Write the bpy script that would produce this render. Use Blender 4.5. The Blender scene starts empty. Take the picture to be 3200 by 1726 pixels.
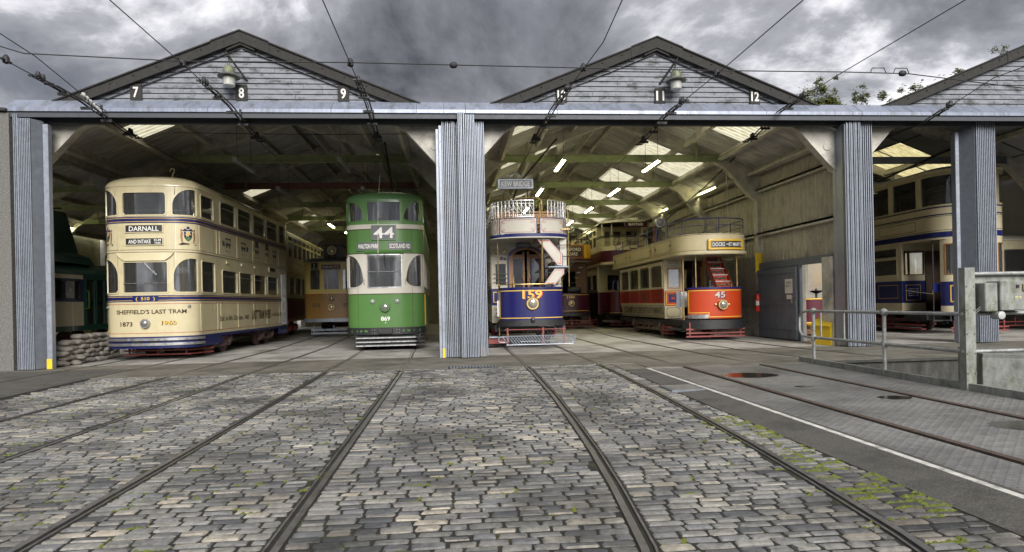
import bpy, bmesh, math, random
from mathutils import Vector, Matrix
random.seed(7)
R = math.radians
sc = bpy.context.scene
COL = sc.collection

# ------------------------------------------------------------------ camera
HC = 1.21
cam = bpy.data.cameras.new('camera'); camo = bpy.data.objects.new('camera', cam); COL.objects.link(camo)
cam.sensor_width = 36.0; cam.lens = 36.0 * 2050 / 3200; cam.shift_y = (947.3 - 863.0) / 3200
cam.clip_start = 0.05; cam.clip_end = 6000
_yaw, _roll = R(5.02), R(1.18)
_f = Vector((math.sin(_yaw), math.cos(_yaw), 0)); _r = Vector((math.cos(_yaw), -math.sin(_yaw), 0)); _u = Vector((0, 0, 1))
_c, _s = math.cos(_roll), math.sin(_roll)
_r2 = _r * _c - _u * _s          # camera right axis in the world (horizon rises to the right in the picture)
_u2 = _r * _s + _u * _c
camo.matrix_world = Matrix(((_r2.x, _u2.x, -_f.x, 0), (_r2.y, _u2.y, -_f.y, 0), (_r2.z, _u2.z, -_f.z, HC), (0, 0, 0, 1)))
sc.camera = camo

# ------------------------------------------------------------------ sky, sun, exposure
SUN_EL, SUN_AZ = R(28), R(170)     # behind the camera's right shoulder, filtered by cloud
world = bpy.data.worlds.new('World'); sc.world = world; world.use_nodes = True
nt = world.node_tree; nt.nodes.clear()
def N(nt, typ, **kw):
    n = nt.nodes.new(typ)
    for k, v in kw.items():
        if k.startswith('i_'):
            key = k[2:]
            key = int(key) if key.isdigit() else key
            n.inputs[key].default_value = v
        else: setattr(n, k, v)
    return n
def ramp(nt, pts, interp='LINEAR'):
    n = nt.nodes.new('ShaderNodeValToRGB'); cr = n.color_ramp; cr.interpolation = interp
    while len(cr.elements) < len(pts): cr.elements.new(0.5)
    for e, (p, c) in zip(cr.elements, pts):
        e.position = p; e.color = (c, c, c, 1) if not isinstance(c, (tuple, list)) else (c[0], c[1], c[2], 1)
    return n
L = nt.links.new
out = N(nt, 'ShaderNodeOutputWorld'); bg = N(nt, 'ShaderNodeBackground'); bg.inputs['Strength'].default_value = 0.1
sky = N(nt, 'ShaderNodeTexSky'); sky.sky_type = 'NISHITA'; sky.sun_disc = False
sky.sun_elevation = SUN_EL; sky.sun_rotation = SUN_AZ; sky.air_density = 1.0; sky.dust_density = 1.5
tc = N(nt, 'ShaderNodeTexCoord'); sep = N(nt, 'ShaderNodeSeparateXYZ'); L(tc.outputs['Generated'], sep.inputs[0])
mz = N(nt, 'ShaderNodeMath', operation='MAXIMUM'); L(sep.outputs['Z'], mz.inputs[0]); mz.inputs[1].default_value = 0.0
az = N(nt, 'ShaderNodeMath', operation='ADD'); L(mz.outputs[0], az.inputs[0]); az.inputs[1].default_value = 0.42
dx = N(nt, 'ShaderNodeMath', operation='DIVIDE'); L(sep.outputs['X'], dx.inputs[0]); L(az.outputs[0], dx.inputs[1])
dy = N(nt, 'ShaderNodeMath', operation='DIVIDE'); L(sep.outputs['Y'], dy.inputs[0]); L(az.outputs[0], dy.inputs[1])
cmb = N(nt, 'ShaderNodeCombineXYZ'); L(dx.outputs[0], cmb.inputs[0]); L(dy.outputs[0], cmb.inputs[1]); cmb.inputs[2].default_value = 2.2
n1 = N(nt, 'ShaderNodeTexNoise', i_Scale=2.0, i_Detail=10.0, i_Roughness=0.60, i_Distortion=0.25); L(cmb.outputs[0], n1.inputs['Vector'])
cmb2 = N(nt, 'ShaderNodeVectorMath', operation='ADD'); L(cmb.outputs[0], cmb2.inputs[0]); cmb2.inputs[1].default_value = (4.1, 7.7, 9.3)
n2 = N(nt, 'ShaderNodeTexNoise', i_Scale=1.05, i_Detail=8.0, i_Roughness=0.5, i_Distortion=0.3); L(cmb2.outputs[0], n2.inputs['Vector'])
shade = ramp(nt, [(0.30, (0.30, 0.315, 0.38)), (0.44, (0.80, 0.82, 0.93)), (0.51, (1.35, 1.37, 1.50)), (0.56, (2.7, 2.7, 2.84)), (0.66, (5.0, 5.0, 5.05))])
L(n1.outputs[0], shade.inputs[0])
cover = ramp(nt, [(0.36, 0.0), (0.43, 0.75), (0.49, 1.0)]); L(n2.outputs[0], cover.inputs[0])
mx = N(nt, 'ShaderNodeMix', data_type='RGBA'); L(cover.outputs[0], mx.inputs['Factor']); dk = N(nt, 'ShaderNodeMix', data_type='RGBA', blend_type='MULTIPLY'); dk.inputs['Factor'].default_value = 1.0; L(sky.outputs[0], dk.inputs[6]); dk.inputs[7].default_value = (0.10, 0.10, 0.105, 1); L(dk.outputs[2], mx.inputs[6]); L(shade.outputs[0], mx.inputs[7])
L(mx.outputs[2], bg.inputs['Color']); L(bg.outputs[0], out.inputs[0])

sun = bpy.data.lights.new('sun', 'SUN'); suno = bpy.data.objects.new('sun', sun); COL.objects.link(suno)
sun.energy = 1.5; sun.angle = R(35); sun.color = (1.0, 0.97, 0.92)
_d = Vector((math.sin(SUN_AZ) * math.cos(SUN_EL), math.cos(SUN_AZ) * math.cos(SUN_EL), math.sin(SUN_EL)))
suno.rotation_euler = _d.to_track_quat('Z', 'Y').to_euler()
vs = sc.view_settings; vs.view_transform = 'Standard'; vs.look = 'None'; vs.gamma = 1.0; vs.use_curve_mapping = False
vs.exposure = 1.75
sc.render.engine = 'CYCLES'
try:
    sc.cycles.use_denoising = True; sc.cycles.denoiser = 'OPENIMAGEDENOISE'
except Exception: pass
sc.cycles.max_bounces = 9; sc.cycles.diffuse_bounces = 5; sc.cycles.glossy_bounces = 4; sc.cycles.transparent_max_bounces = 24
sc.cycles.transmission_bounces = 6; sc.cycles.caustics_reflective = False; sc.cycles.caustics_refractive = False

# ------------------------------------------------------------------ materials
M = {}
def pm(name, col, rough=0.5, metal=0.0, var=0.12, scale=6.0, bump=0.0, bscale=40.0, coat=0.0, dirt=None, dscale=2.5, damt=0.5, stretch=None, spec=0.5, dlow=0.5):
    """A painted / mineral surface: base colour with grain in world space, optional second colour in patches, fine relief."""
    m = bpy.data.materials.new(name); m.use_nodes = True; t = m.node_tree; b = t.nodes['Principled BSDF']; l = t.links.new
    b.inputs['Roughness'].default_value = rough; b.inputs['Metallic'].default_value = metal
    b.inputs['Coat Weight'].default_value = coat * .6; b.inputs['Coat Roughness'].default_value = 0.08
    b.inputs['Specular IOR Level'].default_value = spec
    g = N(t, 'ShaderNodeNewGeometry'); vec = g.outputs['Position']
    if stretch:
        vm = N(t, 'ShaderNodeVectorMath', operation='MULTIPLY'); l(vec, vm.inputs[0]); vm.inputs[1].default_value = stretch; vec2 = vm.outputs[0]
    else: vec2 = vec
    nz = N(t, 'ShaderNodeTexNoise', i_Scale=scale, i_Detail=6.0, i_Roughness=0.65); l(vec2, nz.inputs['Vector'])
    lo = tuple(c * (1 - var) for c in col); hi = tuple(min(1, c * (1 + var)) for c in col)
    rp = ramp(t, [(0.3, lo), (0.7, hi)]); l(nz.outputs[0], rp.inputs[0]); colo = rp.outputs[0]
    if dirt:
        nd = N(t, 'ShaderNodeTexNoise', i_Scale=dscale, i_Detail=8.0, i_Roughness=0.7); l(vec2, nd.inputs['Vector'])
        rd = ramp(t, [(dlow, 0.0), (dlow + 0.16, damt)]); l(nd.outputs[0], rd.inputs[0])
        mm = N(t, 'ShaderNodeMix', data_type='RGBA'); l(rd.outputs[0], mm.inputs['Factor']); l(colo, mm.inputs[6]); mm.inputs[7].default_value = (*dirt, 1); colo = mm.outputs[2]
    l(colo, b.inputs['Base Color'])
    if bump > 0:
        nb = N(t, 'ShaderNodeTexNoise', i_Scale=bscale, i_Detail=4.0, i_Roughness=0.6); l(vec, nb.inputs['Vector'])
        bp = N(t, 'ShaderNodeBump', i_Strength=bump, i_Distance=0.02); l(nb.outputs[0], bp.inputs['Height']); l(bp.outputs[0], b.inputs['Normal'])
    if rough > 0.15 and not coat:
        rr = ramp(t, [(0.3, max(0.03, rough - 0.12)), (0.7, min(1, rough + 0.12))]); l(nz.outputs[0], rr.inputs[0]); l(rr.outputs[0], b.inputs['Roughness'])
    M[name] = m; return m
def paint(name, col, dirt=None, rough=0.28, damt=0.25):
    return pm(name, col, rough=rough, var=0.07, scale=1.7, coat=0.5, dirt=dirt, dscale=3.0, damt=damt, bump=0.06, bscale=3.0)
def emis(name, col, s):
    m = bpy.data.materials.new(name); m.use_nodes = True; b = m.node_tree.nodes['Principled BSDF']
    b.inputs['Base Color'].default_value = (*col, 1); b.inputs['Emission Color'].default_value = (*col, 1); b.inputs['Emission Strength'].default_value = s
    M[name] = m; return m
def glassm(name, tint=(0.75, 0.8, 0.8), dirtamt=0.06, rough=0.03):
    m = bpy.data.materials.new(name); m.use_nodes = True; t = m.node_tree; t.nodes.clear(); l = t.links.new
    o = N(t, 'ShaderNodeOutputMaterial'); tr = N(t, 'ShaderNodeBsdfTransparent'); tr.inputs[0].default_value = (*tint, 1)
    gl = N(t, 'ShaderNodeBsdfGlossy'); gl.inputs['Roughness'].default_value = rough; gl.inputs[0].default_value = (0.95, 0.97, 1, 1)
    df = N(t, 'ShaderNodeBsdfDiffuse'); df.inputs[0].default_value = (0.45, 0.45, 0.42, 1)
    fr = N(t, 'ShaderNodeFresnel'); fr.inputs[0].default_value = 2.4
    g = N(t, 'ShaderNodeNewGeometry'); nz = N(t, 'ShaderNodeTexNoise', i_Scale=1.4, i_Detail=3.0); l(g.outputs['Position'], nz.inputs['Vector'])
    bp = N(t, 'ShaderNodeBump', i_Strength=0.06, i_Distance=0.05); l(nz.outputs[0], bp.inputs['Height']); l(bp.outputs[0], gl.inputs['Normal'])
    m1 = N(t, 'ShaderNodeMixShader'); l(fr.outputs[0], m1.inputs[0]); l(tr.outputs[0], m1.inputs[1]); l(gl.outputs[0], m1.inputs[2])
    m2 = N(t, 'ShaderNodeMixShader'); m2.inputs[0].default_value = dirtamt; l(m1.outputs[0], m2.inputs[1]); l(df.outputs[0], m2.inputs[2]); l(m2.outputs[0], o.inputs[0])
    M[name] = m; return m
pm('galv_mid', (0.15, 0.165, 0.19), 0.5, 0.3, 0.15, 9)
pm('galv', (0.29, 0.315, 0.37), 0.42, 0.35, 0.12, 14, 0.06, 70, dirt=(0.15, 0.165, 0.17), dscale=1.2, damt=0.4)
pm('galv_dark', (0.17, 0.19, 0.22), 0.5, 0.3, 0.2, 9)
pm('header', (0.27, 0.30, 0.38), 0.38, 0.3, 0.16, 5, 0.03, 30, dirt=(0.085, 0.095, 0.075), dscale=1.3, damt=0.6, stretch=(2.6, 1, 0.4), dlow=0.50)
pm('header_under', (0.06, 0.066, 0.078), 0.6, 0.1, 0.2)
pm('concrete', (0.52, 0.50, 0.45), 0.85, 0, 0.25, 4, 0.25, 25, dirt=(0.13, 0.125, 0.11), dscale=1.2, damt=0.6)
pm('floor', (0.38, 0.365, 0.34), 0.72, 0, 0.3, 1.6, 0.15, 60, dirt=(0.11, 0.105, 0.09), dscale=0.7, damt=0.75, dlow=0.48)
pm('apron', (0.165, 0.152, 0.125), 0.75, 0, 0.35, 3.5, 0.25, 70, dirt=(0.06, 0.06, 0.045), dscale=0.9, damt=0.8, dlow=0.47)
pm('asphalt', (0.105, 0.10, 0.088), 0.85, 0, 0.65, 70, 0.8, 90, dirt=(0.05, 0.048, 0.042), dscale=2.0, damt=0.75, dlow=0.48)
pm('soil', (0.018, 0.017, 0.013), 0.95, 0, 0.6, 60, 0.6, 90, dirt=(0.085, 0.11, 0.015), dscale=2.2, damt=0.7, dlow=0.55)
pm('pebbledash', (0.16, 0.155, 0.145), 0.95, 0, 0.6, 45, 1.0, 45)
pm('clapboard', (0.20, 0.212, 0.24), 0.7, 0, 0.22, 5, 0.15, 40, dirt=(0.035, 0.038, 0.034), dscale=2.2, damt=0.92, stretch=(1.4, 1, 3.0), dlow=0.49)
pm('barge', (0.032, 0.031, 0.029), 0.9, 0, 0.5, 8, 0.5, 30, dirt=(0.10, 0.10, 0.095), dscale=6, damt=0.5, dlow=0.6)
pm('roof_sheet', (0.45, 0.443, 0.44), 0.9, 0, 0.35, 2.5, 0.3, 25, dirt=(0.24, 0.232, 0.215), dscale=1.0, damt=0.7, stretch=(0.7, 3, 0.7))
pm('wall_sheet', (0.42, 0.395, 0.33), 0.9, 0, 0.18, 7, 0.2, 25, dirt=(0.22, 0.205, 0.165), dscale=2.5, damt=0.6, stretch=(1, 1.5, 0.7))
pm('purlin', (0.46, 0.44, 0.385), 0.9, 0, 0.3, 4, 0.2, 30)
pm('tie_green', (0.27, 0.31, 0.16), 0.55, 0, 0.2, 5)
pm('tie_red', (0.22, 0.10, 0.08), 0.6, 0, 0.2, 5)
pm('block_yellow', (0.42, 0.40, 0.22), 0.85, 0, 0.2, 3)
pm('black', (0.018, 0.018, 0.02), 0.45, 0, 0.2)
pm('cable', (0.02, 0.02, 0.022), 0.6, 0, 0.2)
pm('rail', (0.17, 0.16, 0.15), 0.42, 0.6, 0.35, 12, 0.1, 60)
pm('rail_rust', (0.10, 0.072, 0.056), 0.7, 0.3, 0.35, 12)
pm('groove', (0.012, 0.011, 0.010), 0.95, 0, 0.3)
pm('white', (0.62, 0.61, 0.56), 0.6, 0, 0.15, 8, dirt=(0.16, 0.155, 0.14), dscale=7, damt=0.85, dlow=0.5)
pm('letter_white', (0.75, 0.74, 0.70), 0.6, 0, 0.05)
pm('yellow', (0.72, 0.50, 0.02), 0.5, 0, 0.12, 5, dirt=(0.30, 0.22, 0.05), dscale=6, damt=0.5, dlow=0.55)
pm('sack', (0.25, 0.232, 0.205), 0.9, 0, 0.15, 20, 0.4, 120)
pm('rust_red', (0.20, 0.04, 0.035), 0.55, 0, 0.2, 6)
pm('truck', (0.14, 0.085, 0.08), 0.75, 0, 0.35, 8, dirt=(0.05, 0.045, 0.04), damt=0.6)
pm('steel', (0.45, 0.45, 0.46), 0.35, 0.85, 0.15, 12)
pm('brass', (0.42, 0.31, 0.14), 0.38, 0.9, 0.15, 12)
pm('wood', (0.26, 0.115, 0.04), 0.4, 0, 0.3, 4, 0.1, 30, stretch=(6, 6, 0.6), coat=0.2)
pm('wood_light', (0.46, 0.24, 0.075), 0.4, 0, 0.25, 4, stretch=(0.6, 6, 6), coat=0.2)
pm('wood_dark', (0.075, 0.035, 0.02), 0.45, 0, 0.3, 4, coat=0.2)
pm('interior', (0.22, 0.195, 0.15), 0.7, 0, 0.2, 3)
pm('int_cream', (0.46, 0.42, 0.30), 0.6, 0, 0.15, 3)
pm('seat_red', (0.10, 0.03, 0.025), 0.8, 0, 0.2, 6)
pm('seat_green', (0.04, 0.10, 0.05), 0.8, 0, 0.2, 6)
pm('rusty_galv', (0.25, 0.26, 0.24), 0.6, 0.25, 0.35, 6, 0.2, 30, dirt=(0.11, 0.12, 0.06), dscale=4.5, damt=0.8, stretch=(1.5, 1.5, 0.8), dlow=0.5)
pm('railing', (0.38, 0.39, 0.385), 0.5, 0.5, 0.25, 14, dirt=(0.17, 0.18, 0.12), dscale=6, damt=0.6)
pm('door_blue', (0.14, 0.165, 0.195), 0.55, 0, 0.2, 4, dirt=(0.16, 0.19, 0.22), dscale=2.5, damt=0.4, stretch=(1, 3, 0.5))
pm('notice', (0.70, 0.70, 0.68), 0.6, 0, 0.05)
pm('notice_ink', (0.06, 0.06, 0.07), 0.7, 0, 0.1)
pm('red', (0.60, 0.035, 0.02), 0.35, 0, 0.1)
pm('green_btn', (0.05, 0.35, 0.18), 0.35, 0, 0.1)
pm('blue_cloth', (0.015, 0.03, 0.28), 0.9, 0, 0.25, 12, 0.3, 60)
pm('rope', (0.55, 0.52, 0.45), 0.9, 0, 0.2, 30)
pm('lampgrey', (0.16, 0.165, 0.15), 0.6, 0.4, 0.3, 12, dirt=(0.30, 0.34, 0.10), dscale=8, damt=0.7)
pm('lampglass', (0.50, 0.50, 0.46), 0.3, 0, 0.15, 8, coat=0.3)
pm('bark', (0.06, 0.05, 0.04), 0.9, 0, 0.3, 10)
pm('gravel', (0.10, 0.095, 0.085), 0.95, 0, 0.7, 40, 1.0, 50)
pm('pitwall', (0.055, 0.055, 0.05), 0.9, 0, 0.5, 5, 0.5, 25, dirt=(0.02, 0.02, 0.018), dscale=2, damt=0.8, stretch=(2, 1, 0.6))
pm('fixture', (0.42, 0.43, 0.42), 0.5, 0, 0.1)
pm('ceil_panel', (0.36, 0.365, 0.375), 0.9, 0, 0.12, 2)
paint('cream', (0.55, 0.485, 0.31), dirt=(0.38, 0.30, 0.16), damt=0.3)
paint('cream_pale', (0.55, 0.49, 0.33), dirt=(0.36, 0.30, 0.17))
paint('blue', (0.012, 0.016, 0.10))
paint('blue_dash', (0.012, 0.012, 0.095))
paint('green', (0.075, 0.175, 0.045))
paint('green_roof', (0.085, 0.185, 0.07), rough=0.4)
paint('green_dark', (0.016, 0.062, 0.046))
paint('offwhite', (0.48, 0.455, 0.395))
paint('maroon', (0.085, 0.008, 0.02))
paint('maroon_dark', (0.055, 0.008, 0.022))
paint('red_tram', (0.42, 0.045, 0.01))
paint('red_deep', (0.22, 0.015, 0.01))
paint('ochre', (0.72, 0.56, 0.18))
paint('ochre_brown', (0.30, 0.165, 0.045))
paint('yellow_paint', (0.62, 0.36, 0.02))
paint('roof_blue', (0.05, 0.075, 0.12), rough=0.5)
paint('gold', (0.66, 0.44, 0.06), rough=0.35)
paint('line_red', (0.35, 0.03, 0.015))
paint('line_dark', (0.05, 0.03, 0.015))
paint('grey_roof', (0.10, 0.10, 0.11), rough=0.5)
glassm('glass'); glassm('glass_dark', (0.45, 0.47, 0.46), 0.03); glassm('glass_old', (0.6, 0.63, 0.62), 0.12)
glassm('lens', (0.9, 0.9, 0.88), 0.25, 0.1)
emis('tube_on', (1.0, 0.94, 0.52), 13.0)
# translucent roof-light sheet
m = bpy.data.materials.new('skylight'); m.use_nodes = True; t = m.node_tree; t.nodes.clear()
o = N(t, 'ShaderNodeOutputMaterial'); a = N(t, 'ShaderNodeBsdfTranslucent'); d = N(t, 'ShaderNodeBsdfDiffuse'); x = N(t, 'ShaderNodeMixShader'); x.inputs[0].default_value = 0.05
g = N(t, 'ShaderNodeNewGeometry'); vm = N(t, 'ShaderNodeVectorMath', operation='MULTIPLY'); vm.inputs[1].default_value = (1.5, 7, 1.5); t.links.new(g.outputs['Position'], vm.inputs[0])
nz = N(t, 'ShaderNodeTexNoise', i_Scale=2.2, i_Detail=8.0, i_Roughness=0.7); t.links.new(vm.outputs[0], nz.inputs['Vector'])
rp = ramp(t, [(0.32, (0.52, 0.46, 0.24)), (0.60, (1.0, 0.96, 0.74))]); t.links.new(nz.outputs[0], rp.inputs[0]); t.links.new(rp.outputs[0], a.inputs[0]); t.links.new(rp.outputs[0], d.inputs[0])
t.links.new(a.outputs[0], x.inputs[1]); t.links.new(d.outputs[0], x.inputs[2]); t.links.new(x.outputs[0], o.inputs[0]); M['skylight'] = m
# setts: every stone has its own tone (random per stone), worn top, damp blotches
m = bpy.data.materials.new('sett'); m.use_nodes = True; t = m.node_tree; b = t.nodes['Principled BSDF']; l = t.links.new
g = N(t, 'ShaderNodeNewGeometry'); oi = N(t, 'ShaderNodeObjectInfo')
ad = N(t, 'ShaderNodeMath', operation='ADD'); l(g.outputs['Random Per Island'], ad.inputs[0]); l(oi.outputs['Random'], ad.inputs[1])
fr = N(t, 'ShaderNodeMath', operation='FRACT'); l(ad.outputs[0], fr.inputs[0])
rp = ramp(t, [(0.0, (0.085, 0.088, 0.093)), (0.2, (0.17, 0.168, 0.162)), (0.5, (0.25, 0.24, 0.215)), (0.72, (0.19, 0.192, 0.198)), (0.86, (0.33, 0.31, 0.265)), (0.95, (0.38, 0.335, 0.27)), (1.0, (0.11, 0.115, 0.122))]); l(fr.outputs[0], rp.inputs[0])
nz = N(t, 'ShaderNodeTexNoise', i_Scale=22.0, i_Detail=9.0, i_Roughness=0.8); l(g.outputs['Position'], nz.inputs['Vector'])
r2 = ramp(t, [(0.32, 0.42), (0.52, 0.95), (0.75, 1.35)]); l(nz.outputs[0], r2.inputs[0])
mm = N(t, 'ShaderNodeMix', data_type='RGBA', blend_type='MULTIPLY'); mm.inputs['Factor'].default_value = 1; l(rp.outputs[0], mm.inputs[6]); l(r2.outputs[0], mm.inputs[7])
n3 = N(t, 'ShaderNodeTexNoise', i_Scale=0.9, i_Detail=5.0, i_Roughness=0.6); l(g.outputs['Position'], n3.inputs['Vector'])
r3 = ramp(t, [(0.36, 0.42), (0.58, 1.15)]); l(n3.outputs[0], r3.inputs[0])
m3 = N(t, 'ShaderNodeMix', data_type='RGBA', blend_type='MULTIPLY'); m3.inputs['Factor'].default_value = 1; l(mm.outputs[2], m3.inputs[6]); l(r3.outputs[0], m3.inputs[7])
l(m3.outputs[2], b.inputs['Base Color'])
r4 = ramp(t, [(0.3, 0.5), (0.7, 0.85)]); l(nz.outputs[0], r4.inputs[0]); l(r4.outputs[0], b.inputs['Roughness'])
bp = N(t, 'ShaderNodeBump', i_Strength=0.6, i_Distance=0.012); l(nz.outputs[0], bp.inputs['Height']); l(bp.outputs[0], b.inputs['Normal']); M['sett'] = m
# tread plate with studs, damp hollows
m = bpy.data.materials.new('tread_plate'); m.use_nodes = True; t = m.node_tree; b = t.nodes['Principled BSDF']; l = t.links.new
g = N(t, 'ShaderNodeNewGeometry'); vo = N(t, 'ShaderNodeTexVoronoi', i_Scale=13.5, i_Randomness=0.0)
mp = N(t, 'ShaderNodeMapping'); mp.inputs['Rotation'].default_value = (0, 0, R(45)); l(g.outputs['Position'], mp.inputs[0]); mp.inputs['Scale'].default_value = (1, 1, 0); l(mp.outputs[0], vo.inputs['Vector'])
rs = ramp(t, [(0.16, 1.0), (0.26, 0.0)]); l(vo.outputs['Distance'], rs.inputs[0])
nz = N(t, 'ShaderNodeTexNoise', i_Scale=0.8, i_Detail=6.0, i_Roughness=0.6); l(g.outputs['Position'], nz.inputs['Vector'])
n5 = N(t, 'ShaderNodeTexNoise', i_Scale=9.0, i_Detail=6.0, i_Roughness=0.7); l(g.outputs['Position'], n5.inputs['Vector'])
rb = ramp(t, [(0.3, (0.14, 0.137, 0.132)), (0.7, (0.27, 0.263, 0.25))]); l(n5.outputs[0], rb.inputs[0])
m1 = N(t, 'ShaderNodeMix', data_type='RGBA'); l(rs.outputs[0], m1.inputs['Factor']); l(rb.outputs[0], m1.inputs[6]); m1.inputs[7].default_value = (0.27, 0.27, 0.26, 1)
wet = None
for (px, py, ax, ay) in ((4.63, 10.02, 0.46, 0.36), (5.25, 7.45, 0.22, 0.16), (5.28, 5.65, 0.36, 0.26), (4.75, 8.6, 0.14, 0.10)):   # standing water in the plate's hollows
    sb = N(t, 'ShaderNodeVectorMath', operation='SUBTRACT'); l(g.outputs['Position'], sb.inputs[0]); sb.inputs[1].default_value = (px, py, 0)
    ml = N(t, 'ShaderNodeVectorMath', operation='MULTIPLY'); l(sb.outputs[0], ml.inputs[0]); ml.inputs[1].default_value = (1 / ax, 1 / ay, 0)
    ln = N(t, 'ShaderNodeVectorMath', operation='LENGTH'); l(ml.outputs[0], ln.inputs[0])
    a2 = N(t, 'ShaderNodeMath', operation='MULTIPLY_ADD'); l(n5.outputs[0], a2.inputs[0]); a2.inputs[1].default_value = 0.5; l(ln.outputs['Value'], a2.inputs[2])
    rw = ramp(t, [(0.0, 1.0), (0.98, 1.0), (1.0, 0.0)]); rw.color_ramp.elements[1].position = 0.93
    md = N(t, 'ShaderNodeMath', operation='MULTIPLY'); l(a2.outputs[0], md.inputs[0]); md.inputs[1].default_value = 0.8; l(md.outputs[0], rw.inputs[0])
    if wet is None: wet = rw.outputs[0]
    else:
        mxn = N(t, 'ShaderNodeMath', operation='MAXIMUM'); l(wet, mxn.inputs[0]); l(rw.outputs[0], mxn.inputs[1]); wet = mxn.outputs[0]
rz_ = ramp(t, [(0.32, 0.55), (0.62, 1.15)]); l(nz.outputs[0], rz_.inputs[0]); mw = N(t, 'ShaderNodeMix', data_type='RGBA', blend_type='MULTIPLY'); mw.inputs['Factor'].default_value = 1; l(m1.outputs[2], mw.inputs[6]); l(rz_.outputs[0], mw.inputs[7])
m4 = N(t, 'ShaderNodeMix', data_type='RGBA'); l(wet, m4.inputs['Factor']); l(mw.outputs[2], m4.inputs[6]); m4.inputs[7].default_value = (0.03, 0.028, 0.025, 1)
l(m4.outputs[2], b.inputs['Base Color'])
ro = N(t, 'ShaderNodeMix', data_type='FLOAT'); l(wet, ro.inputs['Factor']); ro.inputs[2].default_value = 0.5; ro.inputs[3].default_value = 0.14; l(ro.outputs[0], b.inputs['Roughness'])
b.inputs['Metallic'].default_value = 0.25
iv = N(t, 'ShaderNodeMath', operation='SUBTRACT'); iv.inputs[0].default_value = 1.0; l(wet, iv.inputs[1])
bp = N(t, 'ShaderNodeBump', i_Distance=0.008); l(iv.outputs[0], bp.inputs['Strength']); l(rs.outputs[0], bp.inputs['Height']); l(bp.outputs[0], b.inputs['Normal']); M['tread_plate'] = m
# leaves
for nm, c0, c1 in (('leaf_a', (0.03, 0.05, 0.008), (0.12, 0.13, 0.02)), ('leaf_b', (0.035, 0.05, 0.015), (0.10, 0.10, 0.035))):
    m = bpy.data.materials.new(nm); m.use_nodes = True; t = m.node_tree; b = t.nodes['Principled BSDF']
    g = N(t, 'ShaderNodeNewGeometry'); rp = ramp(t, [(0, c0), (1, c1)]); t.links.new(g.outputs['Random Per Island'], rp.inputs[0]); t.links.new(rp.outputs[0], b.inputs['Base Color']); b.inputs['Roughness'].default_value = 0.6; M[nm] = m

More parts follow.
